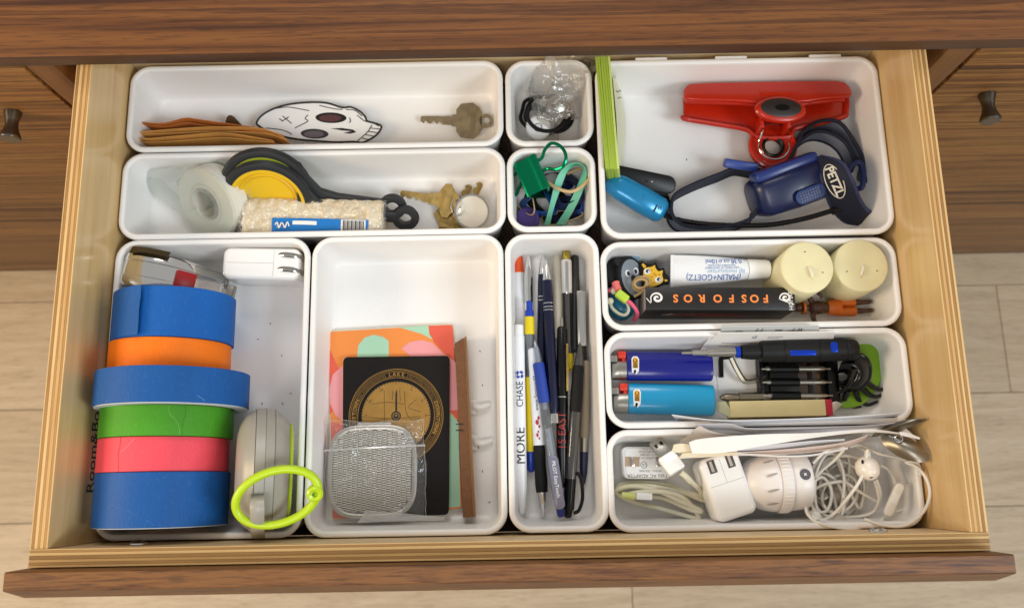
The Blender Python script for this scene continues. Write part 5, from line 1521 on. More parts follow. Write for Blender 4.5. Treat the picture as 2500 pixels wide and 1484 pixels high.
pen('pen', 'taupe pen with a navy tip at the right wall of the pen bin', 'pen', (1431, 880, z1), (1424, 1186, z0), [('barrel', [(0, 0.3), (0.02, 0.44), (0.62, 0.48)], pm('pen_taupe', '#8b7d6b', 0.4)), ('collar', [(0.62, 0.46), (0.73, 0.42)], STEEL), ('tip', [(0.73, 0.42), (0.9, 0.36), (0.97, 0.2), (1, 0.05)], pm('tip_navy', '#181d3c', 0.4))])
# ------------------------------------------------------------------ candle bin
WAX = pm('ivory_wax', '#e2daae', 0.5, sss=0.5, var=0.05, vs=30, bump=0.15, bs=120)
WICK = pm('wick', '#e6e0cc', 0.8)
def candle(label, u, v, rpx, zt, wick):
    c_ = P(u, v, zt)
    r = (P(u + rpx, v, zt) - c_).length
    M = Matrix.Translation(Vector((c_.x, c_.y, FL + 0.02)))
    t = thing('candle', label, 'candle', M, 'ivory candles')
    H = zt - FL - 0.02
    Z = frame((0, 0, 0), (0, 0, 1), (0, 1, 0))
    obj('wax', B().lathe([(0, 0.02), (0, r - 0.12), (0.12, r), (H - 0.16, r), (H - 0.05, r - 0.05), (H, r - 0.16), (H - 0.03, r * 0.5), (H - 0.1, 0.5), (H - 0.12, 0.02)], 72, Z, False), WAX, t, smooth=50)
    w0 = P(*wick[0], zt) - M.translation; w1 = P(*wick[1], zt + 0.1) - M.translation
    obj('wick', B().tube([Vector((w0.x, w0.y, H - 0.12)), (w0.lerp(w1, 0.3) + Vector((0, 0, 0.1))), w1 + Vector((0, 0, 0.05))], 0.12, 8, 4), WICK, t)
    b = B()
    for k in range(2):
        a = random.uniform(0, 6.28)
        b.box(-0.09, 0.09, -0.04, 0.04, 0, 0.03, M=Matrix.Translation((r * 0.6 * math.cos(a), r * 0.6 * math.sin(a), H - 0.04)) @ Matrix.Rotation(a * 2, 4, 'Z'))
    obj('speck', b, INK, t)
candle('ivory candle nearer the lip balm tube', 1971, 652, 65, -6.2, ((1975, 652), (1983, 678)))
candle('ivory candle in the right corner of the candle bin', 2103, 648, 66, -6.6, ((2108, 648), (2102, 672)))

# lip balm tube
TUBE = pm('satin_tube', '#e4e6e8', 0.32)
A0, A1 = P(1637, 662, -9.2), P(1878, 657, -9.6)
M = frame(A0, A1 - A0, (0, -0.35, 1))
L = (A1 - A0).length
t = thing('lip_balm_tube', 'white squeeze tube printed in blue lying beside the candles', 'tube', M)
rg = []
for s, w, h in ((0, 1.6, 0.06), (0.3, 1.6, 0.09), (0.32, 1.58, 0.12), (L * 0.25, 1.5, 0.4), (L * 0.45, 1.35, 0.65), (L * 0.65, 1.12, 0.85), (L * 0.75, 1.0, 0.92), (L * 0.765, 0.96, 0.9)):
    rg.append([Vector((s, w * math.cos(a), h * math.sin(a))) for a in [2 * math.pi * k / 32 for k in range(32)]])
obj('tube_body', B().loft(rg), TUBE, t, smooth=45)
obj('cap', B().lathe([(L * 0.77, 0.7), (L * 0.77, 0.98), (L * 0.79, 1.02), (L * 0.96, 0.94), (L * 0.99, 0.86), (L, 0.7)], 32), GLOSSW, t)
def tw(x0, y0):
    def f(x, y):
        X, Yv = x0 - x, y0 - y
        s = X / L
        ks = [(0.03, 1.58, 0.12), (0.25, 1.5, 0.4), (0.45, 1.35, 0.65), (0.65, 1.12, 0.85), (0.75, 1.0, 0.92)]
        for (a, w0, h0), (c_, w1, h1) in zip(ks, ks[1:]):
            if s <= c_: break
        q = min(1, max(0, (s - a) / (c_ - a)))
        w, h = w0 + (w1 - w0) * q, h0 + (h1 - h0) * q
        return Vector((X, Yv, h * math.sqrt(max(0.05, 1 - (Yv / w) ** 2)) + 0.03))
    return f
BI = pm('blue_ink', '#2b5ca8', 0.5)
letter('lettering', '(MALIN+GOETZ)', 0.84, tw(L * 0.42, -0.6), BI, t, 0.0, sx=0.84, cut=0.12)
letter('lettering', 'lip moisturizer.', 0.62, tw(L * 0.53, -0.05), pm('pale_blue_ink', '#8fb2cc', 0.5), t, cut=0.12)
letter('lettering', 'SOOTHING LIP TREATMENT', 0.26, tw(L * 0.5, 0.32), BI, t, cut=0.12)
letter('lettering', 'TRAITEMENT DES LEVRES', 0.24, tw(L * 0.5, 0.55), BI, t, cut=0.12)
letter('lettering', '0.3fl.oz.℮10ml', 0.62, tw(L * 0.52, 0.93), BI, t, 0.004, cut=0.12)

# match box
BX = pm('matchbox_black', '#14110f', 0.42, var=0.1, vs=60, bump=0.08, bs=500)
FK = (P(1577, 701, -7.6), P(1940, 702, -7.6), P(1943, 757, -7.6), P(1577, 756, -7.6))
A0 = FK[3]
M = frame(Vector((FK[3].x, FK[3].y, FL + 0.04)), FK[2] - FK[3])
L = (FK[2] - FK[3]).length
W = (FK[0] - FK[3]).length
H = -7.6 - FL - 0.04
t = thing('match_box', 'long black matchbox lettered FOSFOROS in orange', 'matchbox', M)
b = B(); b.box(0, L, 0, W, 0, H, 0.05)
sl = obj('sleeve', b, BX, t)
b = B(); b.box(-0.02, -0.002, 0.08, W - 0.08, 0.08, H - 0.08); obj('tray_end', b, pm('grey_card', '#9d9690', 0.8), t)
OI = pm('orange_ink', '#f0873a', 0.5, var=0.1, vs=300); WI = pm('white_ink', '#e9e4df', 0.5)
px = L / 363
for ch, u in zip('SOFROSOF', ()): pass
for ch, u in (('S', 1650), ('O', 1680), ('R', 1714), ('O', 1752), ('F', 1786), ('S', 1816), ('O', 1841), ('F', 1869)):
    letter('letter', ch, 1.05, (lambda x0: (lambda x, y: Vector((x0 - x, W * 0.52 - y, H + 0.012))))((u - 1577) * px), OI, sl, 0.03)
def spiral(cx, cy, sgn, R):
    pts = []
    for k in range(30):
        f = k / 29
        a = 2 * math.pi * 1.55 * f + (math.pi if sgn < 0 else 0)
        r = R * (0.08 + 0.92 * f)
        pts.append(Vector((cx + r * math.cos(a) , cy + r * math.sin(a) * 0.9, H + 0.0)))
    return pts
s1 = spiral(28 * px, W * 0.52, 1, 0.62)
s1 += [Vector((12 * px, W * 0.3, H)), Vector((2 * px, W * 0.52, H))]
b = B(); b.tube(s1, 0.1, 6, 2, rr=lambda s: 0.04 + 0.09 * math.sin(math.pi * min(1, s * 0.9 + 0.1)))
bmesh.ops.scale(b.bm, vec=(1, 1, 0.15), space=Matrix.Translation((0, 0, -H)), verts=b.bm.verts)
obj('swirl', b, WI, sl)
s2 = spiral(340 * px, W * 0.55, 1, 0.55) + [Vector((352 * px, W * 0.3, H)), Vector((360 * px, W * 0.25, H))]
b = B(); b.tube(s2, 0.1, 6, 2, rr=lambda s: 0.04 + 0.08 * math.sin(math.pi * min(1, s * 0.9 + 0.1)))
bmesh.ops.scale(b.bm, vec=(1, 1, 0.15), space=Matrix.Translation((0, 0, -H)), verts=b.bm.verts)
obj('swirl', b, WI, sl)
letter('lettering', 'HOMART', 0.6, lambda x, y: Vector((L - 0.4 - y, W * 0.5 + x, H + 0.014)), WI, sl, 0.004, sx=0.88)
# picture on the front face
FRD = pm('matchbox_red', '#7a1c18', 0.5)
b = B(); b.prism([Vector((L * 0.45 + q.x, -0.004, H * 0.45 + q.y)) for q in circ(3.9, 24, 0.62, (0, 0))], Vector((0, -0.012, 0)), 0)
obj('red_picture', b, FRD, sl)
b = B()
for k in range(26):
    x = L * (0.14 + 0.009 * k); h = random.uniform(0.15, 0.6)
    b.box(x, x + random.uniform(0.06, 0.16), -0.016, -0.004, H * 0.5 - h, H * 0.5 + h * random.uniform(0.3, 1))
obj('pale_picture', b, pm('picture_pale', '#a89a8c', 0.6), sl)

# figurine lying on its back
SKIN = pm('brown_figure_plastic', '#4e2f20', 0.38)
SHORT = pm('orange_figure_plastic', '#c8641a', 0.42)
A0, A1 = P(1950, 752, FL + 1.2), P(2126, 748, FL + 1.0)
M = frame(A0, A1 - A0)
k = (A1 - A0).length / 7.0
t = thing('toy_figure', 'small brown toy figure in orange shorts beside the matchbox', 'toy figure', M)
def limb(pts, rr, n=12):
    return [Vector(p) * k for p in pts], rr
b = B()
def chain(pts, rad):
    P_ = [Vector(p) * k for p in pts]
    b.tube(P_, 0.1, 12, 6, rr=lambda s: k * (rad[int(min(len(rad) - 2, s * (len(rad) - 1)))] + (rad[min(len(rad) - 1, int(s * (len(rad) - 1)) + 1)] - rad[int(min(len(rad) - 2, s * (len(rad) - 1)))]) * (s * (len(rad) - 1) - int(min(len(rad) - 2, s * (len(rad) - 1))))))
chain([(0.3, 0, 0.1), (0.7, 0, 0.05), (1.1, 0, 0)], [0.26, 0.22, 0.24])                                    # neck
b.sphere(Vector((-0.1, 0, 0.1)) * k, 0.5 * k, (1.05, 0.85, 0.95))
chain([(1.0, 0, 0), (1.35, 0, 0.02), (1.9, 0, 0.04), (2.5, 0, 0), (2.9, 0, 0)], [0.3, 0.62, 0.66, 0.55, 0.56])
chain([(1.35, 0.5, 0.05), (1.1, 0.95, 0.1), (1.05, 1.35, 0.3), (1.5, 1.5, 0.5), (1.95, 1.1, 0.65), (2.1, 0.8, 0.6)], [0.26, 0.24, 0.2, 0.2, 0.17, 0.14])
chain([(1.35, -0.5, 0.05), (1.3, -0.95, 0), (1.5, -1.4, -0.1), (1.9, -1.6, -0.2), (2.2, -1.7, -0.3)], [0.26, 0.24, 0.2, 0.18, 0.14])
for s in (1, -1):
    chain([(4.6, 0.42 * s, 0), (5.4, 0.42 * s, 0), (6.2, 0.42 * s, 0), (6.7, 0.42 * s, 0.1)], [0.3, 0.32, 0.24, 0.2])
    chain([(6.55, 0.42 * s, 0.0), (6.8, 0.42 * s, 0.2), (6.85, 0.42 * s, 0.45)], [0.2, 0.22, 0.14])
obj('body', b, SKIN, t, smooth=60)
b = B()
rg = []
for x, w, h in ((2.75, 0.62, 0.52), (2.85, 0.7, 0.6), (3.4, 0.78, 0.62), (4.0, 0.86, 0.62)):
    rg.append([Vector((x, w * math.cos(a), h * math.sin(a))) * k for a in [2 * math.pi * j / 28 for j in range(28)]])
b.loft(rg)
for s in (1, -1):
    b.loft([[Vector((x, 0.45 * s + w * math.cos(a), w * 1.15 * math.sin(a))) * k for a in [2 * math.pi * j / 20 for j in range(20)]] for x, w in ((3.7, 0.42), (4.4, 0.45), (5.3, 0.47), (5.42, 0.44))])
obj('shorts', b, SHORT, t, smooth=50)
b = B(); b.ringlathe([(-0.1, 0.3), (-0.1, 0.62), (0.12, 0.62), (0.12, 0.3)], 20, Matrix.Diagonal((k, k, k, 1)) @ Matrix.Translation((0.42, 0, 0.05)))
obj('collar', b, SHORT, t)

# koala and giraffe charms, toggles
KG = pm('koala_grey', '#7d858b', 0.45); 
cK = P(1545, 678, -9.6)
Mk = frame(cK, Vector((0.42, -0.1, 0.9)), (-0.25, 0.95, 0.2))      # local x: out of the face, z: up the face
t = thing('koala_charm', 'round black and grey koala charm in the left end of the candle bin', 'charm', Mk)
el = lambda s, ry, rz, c0=(0, 0), n=32: [Vector((s, c0[0] + ry * math.cos(a), c0[1] + rz * math.sin(a))) for a in [2 * math.pi * j / n for j in range(n)]]
obj('body', B().loft([el(-1.6, 1.3, 1.9), el(-1.2, 1.6, 2.15), el(-0.75, 1.65, 2.2), el(-0.7, 1.5, 2.05), el(-0.62, 1.5, 2.05), el(-0.58, 1.65, 2.2), el(-0.1, 1.6, 2.15), el(0.0, 1.5, 2.05)]), BLKRUB, t)
fc = obj('face', B().loft([el(0.0, 1.28, 1.85), el(0.06, 1.28, 1.85), el(0.09, 1.2, 1.75)]), KG, t)
for s in (1, -1):
    e = obj('eye', B().loft([el(0.09, 0.28, 0.33, (0.5 * s, 0.55)), el(0.11, 0.28, 0.33, (0.5 * s, 0.55))]), PW, fc)
    obj('pupil', B().loft([el(0.11, 0.18, 0.24, (0.44 * s, 0.52)), el(0.13, 0.18, 0.24, (0.44 * s, 0.52))]), INK, fc)
    obj('ear', B().loft([el(-0.5, 0.45, 0.5, (1.0 * s, 1.85)), el(-0.1, 0.45, 0.5, (1.0 * s, 1.85))]), BLKRUB if s < 0 else pm('ear_blue', '#5f7f95', 0.5), t)
obj('nose', B().loft([el(0.09, 0.3, 0.42, (0, -0.15)), el(0.17, 0.26, 0.38, (0, -0.15))]), INK, fc)
cB = P(1497, 662, -10.2)
b = B(); b.box(-1.1, 1.1, -1.3, 1.3, -1.5, 0.6, 0.5, Matrix.Translation(cB) @ Matrix.Rotation(0.3, 4, 'Z'), seg=4)
tag(obj('cord_lock', b, BLKRUB, None, True), 'black rubber cord lock behind the koala charm', 'cord lock')
GY = pm('giraffe_yellow', '#e0b32c', 0.42); GS = pm('giraffe_spot', '#c98a1c', 0.5)
zg = -9.3
t = thing('giraffe_charm', 'yellow giraffe head charm with big eyes beside the koala charm', 'charm', P(1595, 680, FL))
def gp(pts, z): return [P(u, v, z) for u, v in pts]
fo = [(1571, 660), (1577, 654), (1590, 652), (1598, 648), (1600, 655), (1607, 663), (1614, 661), (1618, 662), (1616, 672), (1619, 685), (1612, 694), (1600, 699), (1590, 702), (1577, 700), (1574, 690), (1570, 675)]
bk = [(1558, 655), (1560, 645), (1568, 641), (1576, 646), (1592, 648), (1599, 644), (1603, 650), (1608, 658), (1619, 657), (1623, 670), (1632, 678), (1633, 694), (1618, 697), (1600, 704), (1570, 704), (1564, 680)]
obj('back_shape', B().prism(ccw(catmull(gp(bk, zg - 0.75), 3, True)), 0.6, 0.12), BLKRUB, t, True)
fc = obj('face', B().prism(ccw(catmull(gp(fo, zg - 0.14), 3, True)), 0.2, 0.06), GY, t, True)
for u, v in ((1580, 663), (1607, 683)):
    obj('eye', B().prism(ccw([P(u + 8 * math.cos(a), v + 7 * math.sin(a), zg + 0.06) for a in [2 * math.pi * j / 20 for j in range(20)]]), 0.03), PW, fc, True)
    obj('pupil', B().prism(ccw([P(u + 1.5 + 4.8 * math.cos(a), v - 1 + 4.5 * math.sin(a), zg + 0.09) for a in [2 * math.pi * j / 16 for j in range(16)]]), 0.02), INK, fc, True)
    obj('glint', B().prism(ccw([P(u + 3.5 + 2 * math.cos(a), v + 0 + 2 * math.sin(a), zg + 0.115) for a in [2 * math.pi * j / 10 for j in range(10)]]), 0.015), PW, fc, True)
for u, v in ((1590, 660), (1597, 668), (1592, 676), (1601, 672), (1589, 685), (1596, 690), (1583, 678), (1610, 670)):
    obj('spot', B().prism(ccw([P(u + 3.2 * math.cos(a) * (1 + .2 * math.sin(3 * a)), v + 2.8 * math.sin(a), zg + 0.062) for a in [2 * math.pi * j / 9 for j in range(9)]]), 0.015), GS, fc, True)
obj('ear', B().prism(ccw(gp(((1566, 646), (1570, 643), (1577, 650), (1575, 656), (1570, 653)), zg - 0.14)), 0.1), GY, t, True)
obj('ear', B().prism(ccw(gp(((1621, 683), (1628, 683), (1630, 686), (1624, 688)), zg - 0.14)), 0.1), GY, t, True)
o = obj('hair_tie', B().tube(PP([(1569, 712, -8.9), (1550, 706, -8.7), (1546, 692, -8.6), (1554, 680, -8.5), (1570, 676, -8.4), (1583, 681, -8.4), (1585, 692, -8.4), (1572, 702, -8.3), (1556, 702, -8.3), (1549, 693, -8.3), (1556, 684, -8.2), (1570, 682, -8.2), (1579, 690, -8.3), (1566, 712, -8.7), (1548, 724, -9.0)]), 0.14, 8, 5), pm('tan_hair_tie', '#a98c5c', 0.6), None, True)
tag(o, 'tan elastic hair tie resting on the koala and giraffe charms', 'hair tie')
cE = P(1517, 745, -10.9)
b = B(); b.sphere((0, 0, 0), 1.35, (1.0, 1.15, 0.85), Matrix.Translation(cE), 32, 20)
t = thing('plastic_egg', 'teal blue plastic capsule in the front left corner of the candle bin', 'capsule', cE)
obj('shell', b, pm('teal_plastic', '#0f6584', 0.3), t, True, smooth=60)
obj('seam', B().ringlathe([(-0.04, 1.3), (-0.04, 1.38), (0.04, 1.38), (0.04, 1.3)], 40, Matrix.Translation(cE) @ Matrix.Diagonal((1, 1.14, 0.86, 1)) @ frame((0, 0, 0), (0, 0.5, 1), (0, 1, 0))), pm('teal_seam', '#0b5570', 0.4), t, True)
t = thing('beaded_cord', 'pink and pale cord with lime and coral beads on the teal capsule', 'cord', P(1510, 720, FL))
PKC = pm('pink_cord', '#ea5f7d', 0.5); PLC = pm('pale_cord', '#c9c2a6', 0.5)
obj('pink_cord', B().tube(PP([(1484, 710, -9.6), (1494, 708, -9.4), (1503, 692, -8.9), (1505, 700, -8.7), (1520, 725, -8.6), (1540, 740, -8.6), (1552, 755, -8.9), (1556, 768, -9.6), (1548, 782, -10.6)]), 0.2, 8, 5), PKC, t, True)
obj('pale_cord', B().tube(PP([(1490, 738, -9.4), (1495, 752, -9.5), (1510, 765, -9.4), (1525, 769, -9.3), (1534, 760, -9.2), (1533, 745, -9.0), (1524, 732, -8.8)]), 0.16, 8, 5), PLC, t, True)
a, c_ = P(1506, 714, -8.6), P(1532, 734, -8.5)
obj('lime_bead', B().box(0, (c_ - a).length, -0.42, 0.42, -0.4, 0.4, 0.18, frame(a, c_ - a), seg=3), pm('lime_bead', '#bcd63e', 0.4), t, True)
a, c_ = P(1502, 688, -8.9), P(1509, 708, -8.7)
obj('coral_bead', B().lathe([(0, 0.25), (0.1, 0.4), (0.5, 0.34), (0.9, 0.4), (1.0, 0.25)], 12, frame(a, c_ - a)), pm('coral_bead', '#e8736a', 0.4), t, True)
for u, v in ((1499, 711), (1490, 735)):
    b = B(); b.sphere(P(u, v, -9.0), 0.34, (1, 1, 1), None, 12, 8); obj('bead', b, PLC, t, True)

# ------------------------------------------------------------------ lighter bin
def lighter(label, u0, v0, u1, v1, wpx, col):
    z = FL + 1.75
    A0, A1 = P(u0, v0, z), P(u1, v1, z)
    M = frame(Vector((A0.x, A0.y, FL + 0.03)), Vector((A1.x - A0.x, A1.y - A0.y, 0)))
    L = (A1 - A0).length
    w = wpx / 25.4 / 2
    t = thing('lighter', label, 'lighter', M, 'disposable lighters')
    h = 0.88
    def ov(x, kx=1.0, n=36): return [Vector((x, w * kx * math.copysign(abs(math.cos(a)) ** 0.8, math.cos(a)), h + h * kx * math.copysign(abs(math.sin(a)) ** 0.8, math.sin(a)))) for a in [2 * math.pi * j / n for j in range(n)]]
    bd = obj('fuel_body', B().loft([ov(0, 0.9), ov(0.03, 0.97), ov(0.12, 1.0), ov(L - 0.2, 1.0), ov(L - 0.06, 0.97), ov(L, 0.88)]), col, t, smooth=50)
    # metal hood, red lever, wheel
    b = B(); b.loft([[Vector((x, -w * 0.98 + (w * 1.42) * (0.5 + 0.5 * math.cos(a)) * s, h + h * 0.9 * s * math.sin(a))) for a in [2 * math.pi * j / 24 for j in range(24)]] for x, s in ((-0.02, 1.0), (-0.8, 0.98), (-1.35, 0.9), (-1.42, 0.82))])
    hd = obj('metal_hood', b, STEEL, t, smooth=45)
    b = B(); b.box(-0.85, -0.02, w * 0.45, w * 0.95, h - 0.3, h + 0.65, 0.15); b.box(-0.45, -0.02, w * 0.2, w * 0.9, h - 0.4, h + 0.5, 0.1)
    obj('red_lever', b, pm('lighter_red', '#d6341e', 0.4), t)
    obj('spark_wheel', B().lathe([(-0.3, 0.3), (-0.3, 0.5), (0.3, 0.5), (0.3, 0.3)], 20, frame((-1.2, w * 0.42, h + 0.15), (0, 1, 0))), STEEL, t)
    b = B()
    for k in range(3): b.box(-1.0 + 0.28 * k, -0.9 + 0.28 * k, -w * 0.5, -w * 0.1, h * 1.86, h * 1.9)
    # sticker with small emblem and lettering
    Rb = h + h
    sx0 = 0.75
    oc = [Vector((sx0 + x, y, Rb + 0.012)) for x, y in ((-0.3, -0.75), (0.12, -0.95), (0.38, -0.6), (0.42, 0.55), (0.25, 0.82), (-0.15, 0.82), (-0.32, 0.6))]
    st = obj('sticker', B().prism(oc, Vector((0, 0, 0.012)), 0), PW, t)
    obj('sticker_yellow', B().poly([Vector((sx0 + x, y, Rb + 0.028)) for x, y in ((-0.2, -0.35), (0.3, -0.35), (0.32, 0.5), (0.15, 0.7), (-0.1, 0.7), (-0.22, 0.5))]), pm('sticker_gold', '#d99a1d', 0.5), st)
    letter('lettering', 'BIC', 0.56, lambda x, y: Vector((sx0 + 0.06 - y, 0.12 + x, Rb + 0.033)), INK, st, 0.02)
    b = B(); b.poly([Vector((sx0 + q.x, -0.62 + q.y, Rb + 0.03)) for q in circ(0.13, 12)]); b.poly([Vector((sx0 + x, y, Rb + 0.03)) for x, y in ((-0.15, -0.85), (0.05, -0.9), (0.1, -0.55), (-0.05, -0.5))])
    obj('sticker_figure', b, INK, st)
    return t
lighter('dark blue lighter, rear of the two', 1531, 890, 1742, 892, 74, pm('lighter_blue', '#0c137c', 0.24, coat=0.25))
lighter('sky blue lighter, front of the two', 1535, 970, 1747, 975, 76, pm('lighter_sky', '#1596c4', 0.26, coat=0.3))

# cards behind the screwdriver
def card(label, top, bot, mat, name='card', n=14, th=0.06, cat='card'):
    t = thing(name, label, cat, P(bot[0][0], bot[0][1], FL))
    rows = [PP(top), PP(bot)]
    s = obj('sheet', B().sheet(rows, n, 4, th), mat, t, True)
    return t, s
def on(rows, s, f, off=0.05):
    """point on a card between its top and bottom edge"""
    a = resample(catmull(PP(rows[0]), 6), 41); c_ = resample(catmull(PP(rows[1]), 6), 41)
    i = int(s * 40)
    p = a[i].lerp(c_[i], f)
    n = (a[min(40, i + 1)] - a[max(0, i - 1)]).cross(c_[i] - a[i]).normalized()
    if n.z < 0: n = -n
    return p + n * off
rc1 = ([(1764, 797, -5.9), (1880, 795, -5.9), (1998, 794, -5.9)], [(1740, 852, -11.0), (1880, 850, -11.0), (2012, 848, -11.0)])
t, s = card('pale grey printed card at the back of the lighter bin', *rc1, pm('pale_card', '#c9cccb', 0.45))
b = B()
for s0, s1, f in ((0.15, 0.24, 0.25), (0.3, 0.42, 0.28), (0.56, 0.63, 0.22), (0.68, 0.84, 0.25)):
    b.poly([on(rc1, s0, f), on(rc1, s1, f), on(rc1, s1, f - 0.07), on(rc1, s0, f - 0.07)])
for s0 in (0.36, 0.4, 0.72, 0.78, 0.8):
    b.tube([on(rc1, s0, 0.3), on(rc1, s0 + 0.03, 0.1)], 0.05, 4, 2)
obj('print', b, PRINTGREY, s, True)
rc2 = ([(1752, 813, -6.3), (1880, 811, -6.3), (2038, 810, -6.3)], [(1712, 858, -11.2), (1880, 858, -11.2), (2030, 855, -11.2)])
t, s = card('white business card leaning behind the screwdriver', *rc2, PAPER)
b = B()
b.tube([on(rc2, 0.36 + 0.012 * math.cos(a), 0.22 + 0.07 * math.sin(a)) for a in [2 * math.pi * j / 12 for j in range(12)]], 0.03, 4, 2, True)
for f, s0, s1 in ((0.2, 0.46, 0.58), (0.28, 0.46, 0.55), (0.5, 0.12, 0.4), (0.68, 0.1, 0.3), (0.8, 0.16, 0.28)):
    b.tube([on(rc2, s0 + (s1 - s0) * j / 12, f + 0.006 * (j % 2)) for j in range(13)], 0.03, 4, 1)
obj('print', b, PRINTGREY, s, True)
t, s = card('second white card, its left edge showing behind the business card', [(1738, 814, -6.7), (1765, 813, -6.7), (1800, 812, -6.7)], [(1705, 862, -11.4), (1735, 862, -11.4), (1790, 862, -11.4)], PAPER2)
# white slip lying under the tools
b = B(); q = [P(u, v, FL + 0.05) for u, v in ((1745, 880), (1990, 860), (1995, 985), (1760, 1000))]
b.prism(ccw(q), 0.04); tag(obj('paper_slip', b, PAPER, None, True), 'white paper slip lying flat under the bit holder', 'paper')

# precision screwdriver
SD = pm('screwdriver_black', '#0e0f10', 0.5, bump=0.15, bs=1200, spec=0.3)
SBL = pm('anodised_blue', '#1340c0', 0.25, 0.6)
A0, A1 = P(1664, 862, -8.6), P(2092, 853, -8.3)
M = frame(A0, A1 - A0)
L = (A1 - A0).length
t = thing('screwdriver', 'black precision screwdriver with blue inlays and a steel blade', 'screwdriver', M)
u = lambda x: (x - 1664) / 428 * L
sh_ = obj('shaft', B().lathe([(0, 0.05), (u(1664) + 0.05, 0.12), (u(1688), 0.14), (u(1690), 0.28), (u(1724), 0.3), (u(1726), 0.4), (u(1795), 0.42)], 20), STEEL, t)
obj('blue_collar', B().lathe([(u(1795), 0.42), (u(1796), 0.55), (u(1806), 0.56), (u(1808), 0.44)], 24), SBL, t)
hd = obj('handle', B().lathe([(u(1808), 0.5), (u(1810), 0.66), (u(1835), 0.76), (u(1855), 0.72), (u(1857), 0.95), (u(1862), 1.0), (u(1908), 1.06), (u(1910), 1.0), (u(1913), 1.0), (u(1915), 1.08), (u(1992), 1.1), (u(1994), 1.03), (u(1997), 1.03), (u(1999), 1.1), (u(2060), 1.05), (u(2062), 0.98), (u(2066), 1.02), (u(2085), 0.98), (u(2091), 0.85), (u(2092), 0.5)], 32), SD, t, smooth=30)
b = B(); b.prism([Vector((u(1952) + q.x, -0.35 + q.y, 0.96)) for q in rrect(-1.25, 1.25, -0.26, 0.26, 0.25, 6)], Vector((0, 0, 0.12)), 0.04); obj('blue_inlay', b, SBL, hd)
b = B(); b.prism([Vector((u(2028) + q.x, 0.12 + q.y, 0.98)) for q in rrect(-0.34, 0.34, -0.5, 0.5, 0.3, 6)], Vector((0, 0, 0.13)), 0.04); obj('blue_inlay', b, SBL, hd)

# bit holder
A0, A1 = P(1856, 925, FL + 1.6), P(2055, 925, FL + 1.6)
M = frame(Vector((A0.x, A0.y, FL + 0.12)), Vector((1, A1.y - A0.y and (A1.y - A0.y) / (A1.x - A0.x), 0)))
L = (A1 - A0).length
t = thing('bit_holder', 'black bit holder with three rows of steel screwdriver bits', 'bit holder', M)
DK = pm('holder_black', '#080808', 0.32, spec=0.3)
b = B(); b.box(0, L, -2.35, 2.2, 0, 0.9, 0.12)
for x0, x1 in ((0.0, 0.35), (1.2, 3.2), (4.7, 5.1), (6.6, 7.4)):
    b.box(x0, x1, -2.2, 2.05, 0.85, 1.45, 0.08)
obj('holder', b, DK, t)
for r_, y in enumerate((1.0, -0.3, -1.6)):
    bt = obj('bit', B().lathe([(0.15, 0.03), (0.2, 0.12), (0.6, 0.16), (0.62, 0.26), (3.0, 0.27), (4.6, 0.27), (5.2, 0.27), (6.2, 0.25), (6.4, 0.14), (6.9, 0.12), (6.95, 0.03)], 12, Matrix.Translation((0, y, 1.42))), STEEL, t)
    obj('bit_sleeve', B().lathe([(1.0, 0.28), (1.0, 0.42), (3.75, 0.42), (3.75, 0.28)], 12, Matrix.Translation((0, y, 1.42))), DK, bt)
obj('holder_cover', B().box(0.95, 3.7, -2.25, 2.1, 0.9, 1.5, 0.1), DK, t)
obj('copper_strip', B().box(3.75, 5.9, -2.1, 1.6, 0.86, 1.2, 0.04), pm('smoked_window', '#3c2a20', 0.12, coat=0.5), t)
# hex keys
def hexkey(label, pts, r, mat, group=None):
    o = obj('hex_key', B().tube(PP(pts), r, 6, 5), mat, None, True, smooth=20)
    tag(o, label, 'hex key', group)
hexkey('black hex key standing behind the lighters', [(1761, 921, FL + 0.4), (1760, 895, FL + 0.4), (1760, 878, FL + 0.45), (1766, 872, FL + 0.5), (1790, 871, FL + 0.5)], 0.24, BLACK)
hexkey('bright bent hex key left of the bit holder', [(1785, 873, FL + 1.4), (1798, 900, FL + 1.2), (1813, 925, FL + 1.0), (1822, 931, FL + 0.9), (1838, 930, FL + 0.9), (1870, 922, FL + 0.9)], 0.27, pm('bright_steel', '#a39d8e', 0.4, 1.0))
# double ended bit
A0, A1 = P(1757, 970, FL + 1.2), P(1966, 966, FL + 1.2)
M = frame(A0, A1 - A0); L = (A1 - A0).length
t = thing('screwdriver_bit', 'long double-ended steel bit in front of the bit holder', 'bit', M)
BS = pm('dark_bit_steel', '#8c8270', 0.34, 1.0)
obj('cross_tip', B().lathe([(0, 0.08), (0.25, 0.3), (0.7, 0.42), (L * 0.22, 0.36)], 16), BS, t)
obj('hex_shank', B().lathe([(L * 0.22, 0.3), (L * 0.225, 0.45), (L * 0.765, 0.45), (L * 0.77, 0.3)], 6), BS, t, smooth=10)
obj('flat_tip', B().lathe([(L * 0.77, 0.2), (L * 0.85, 0.18), (L * 0.98, 0.2), (L, 0.1)], 10), BS, t)

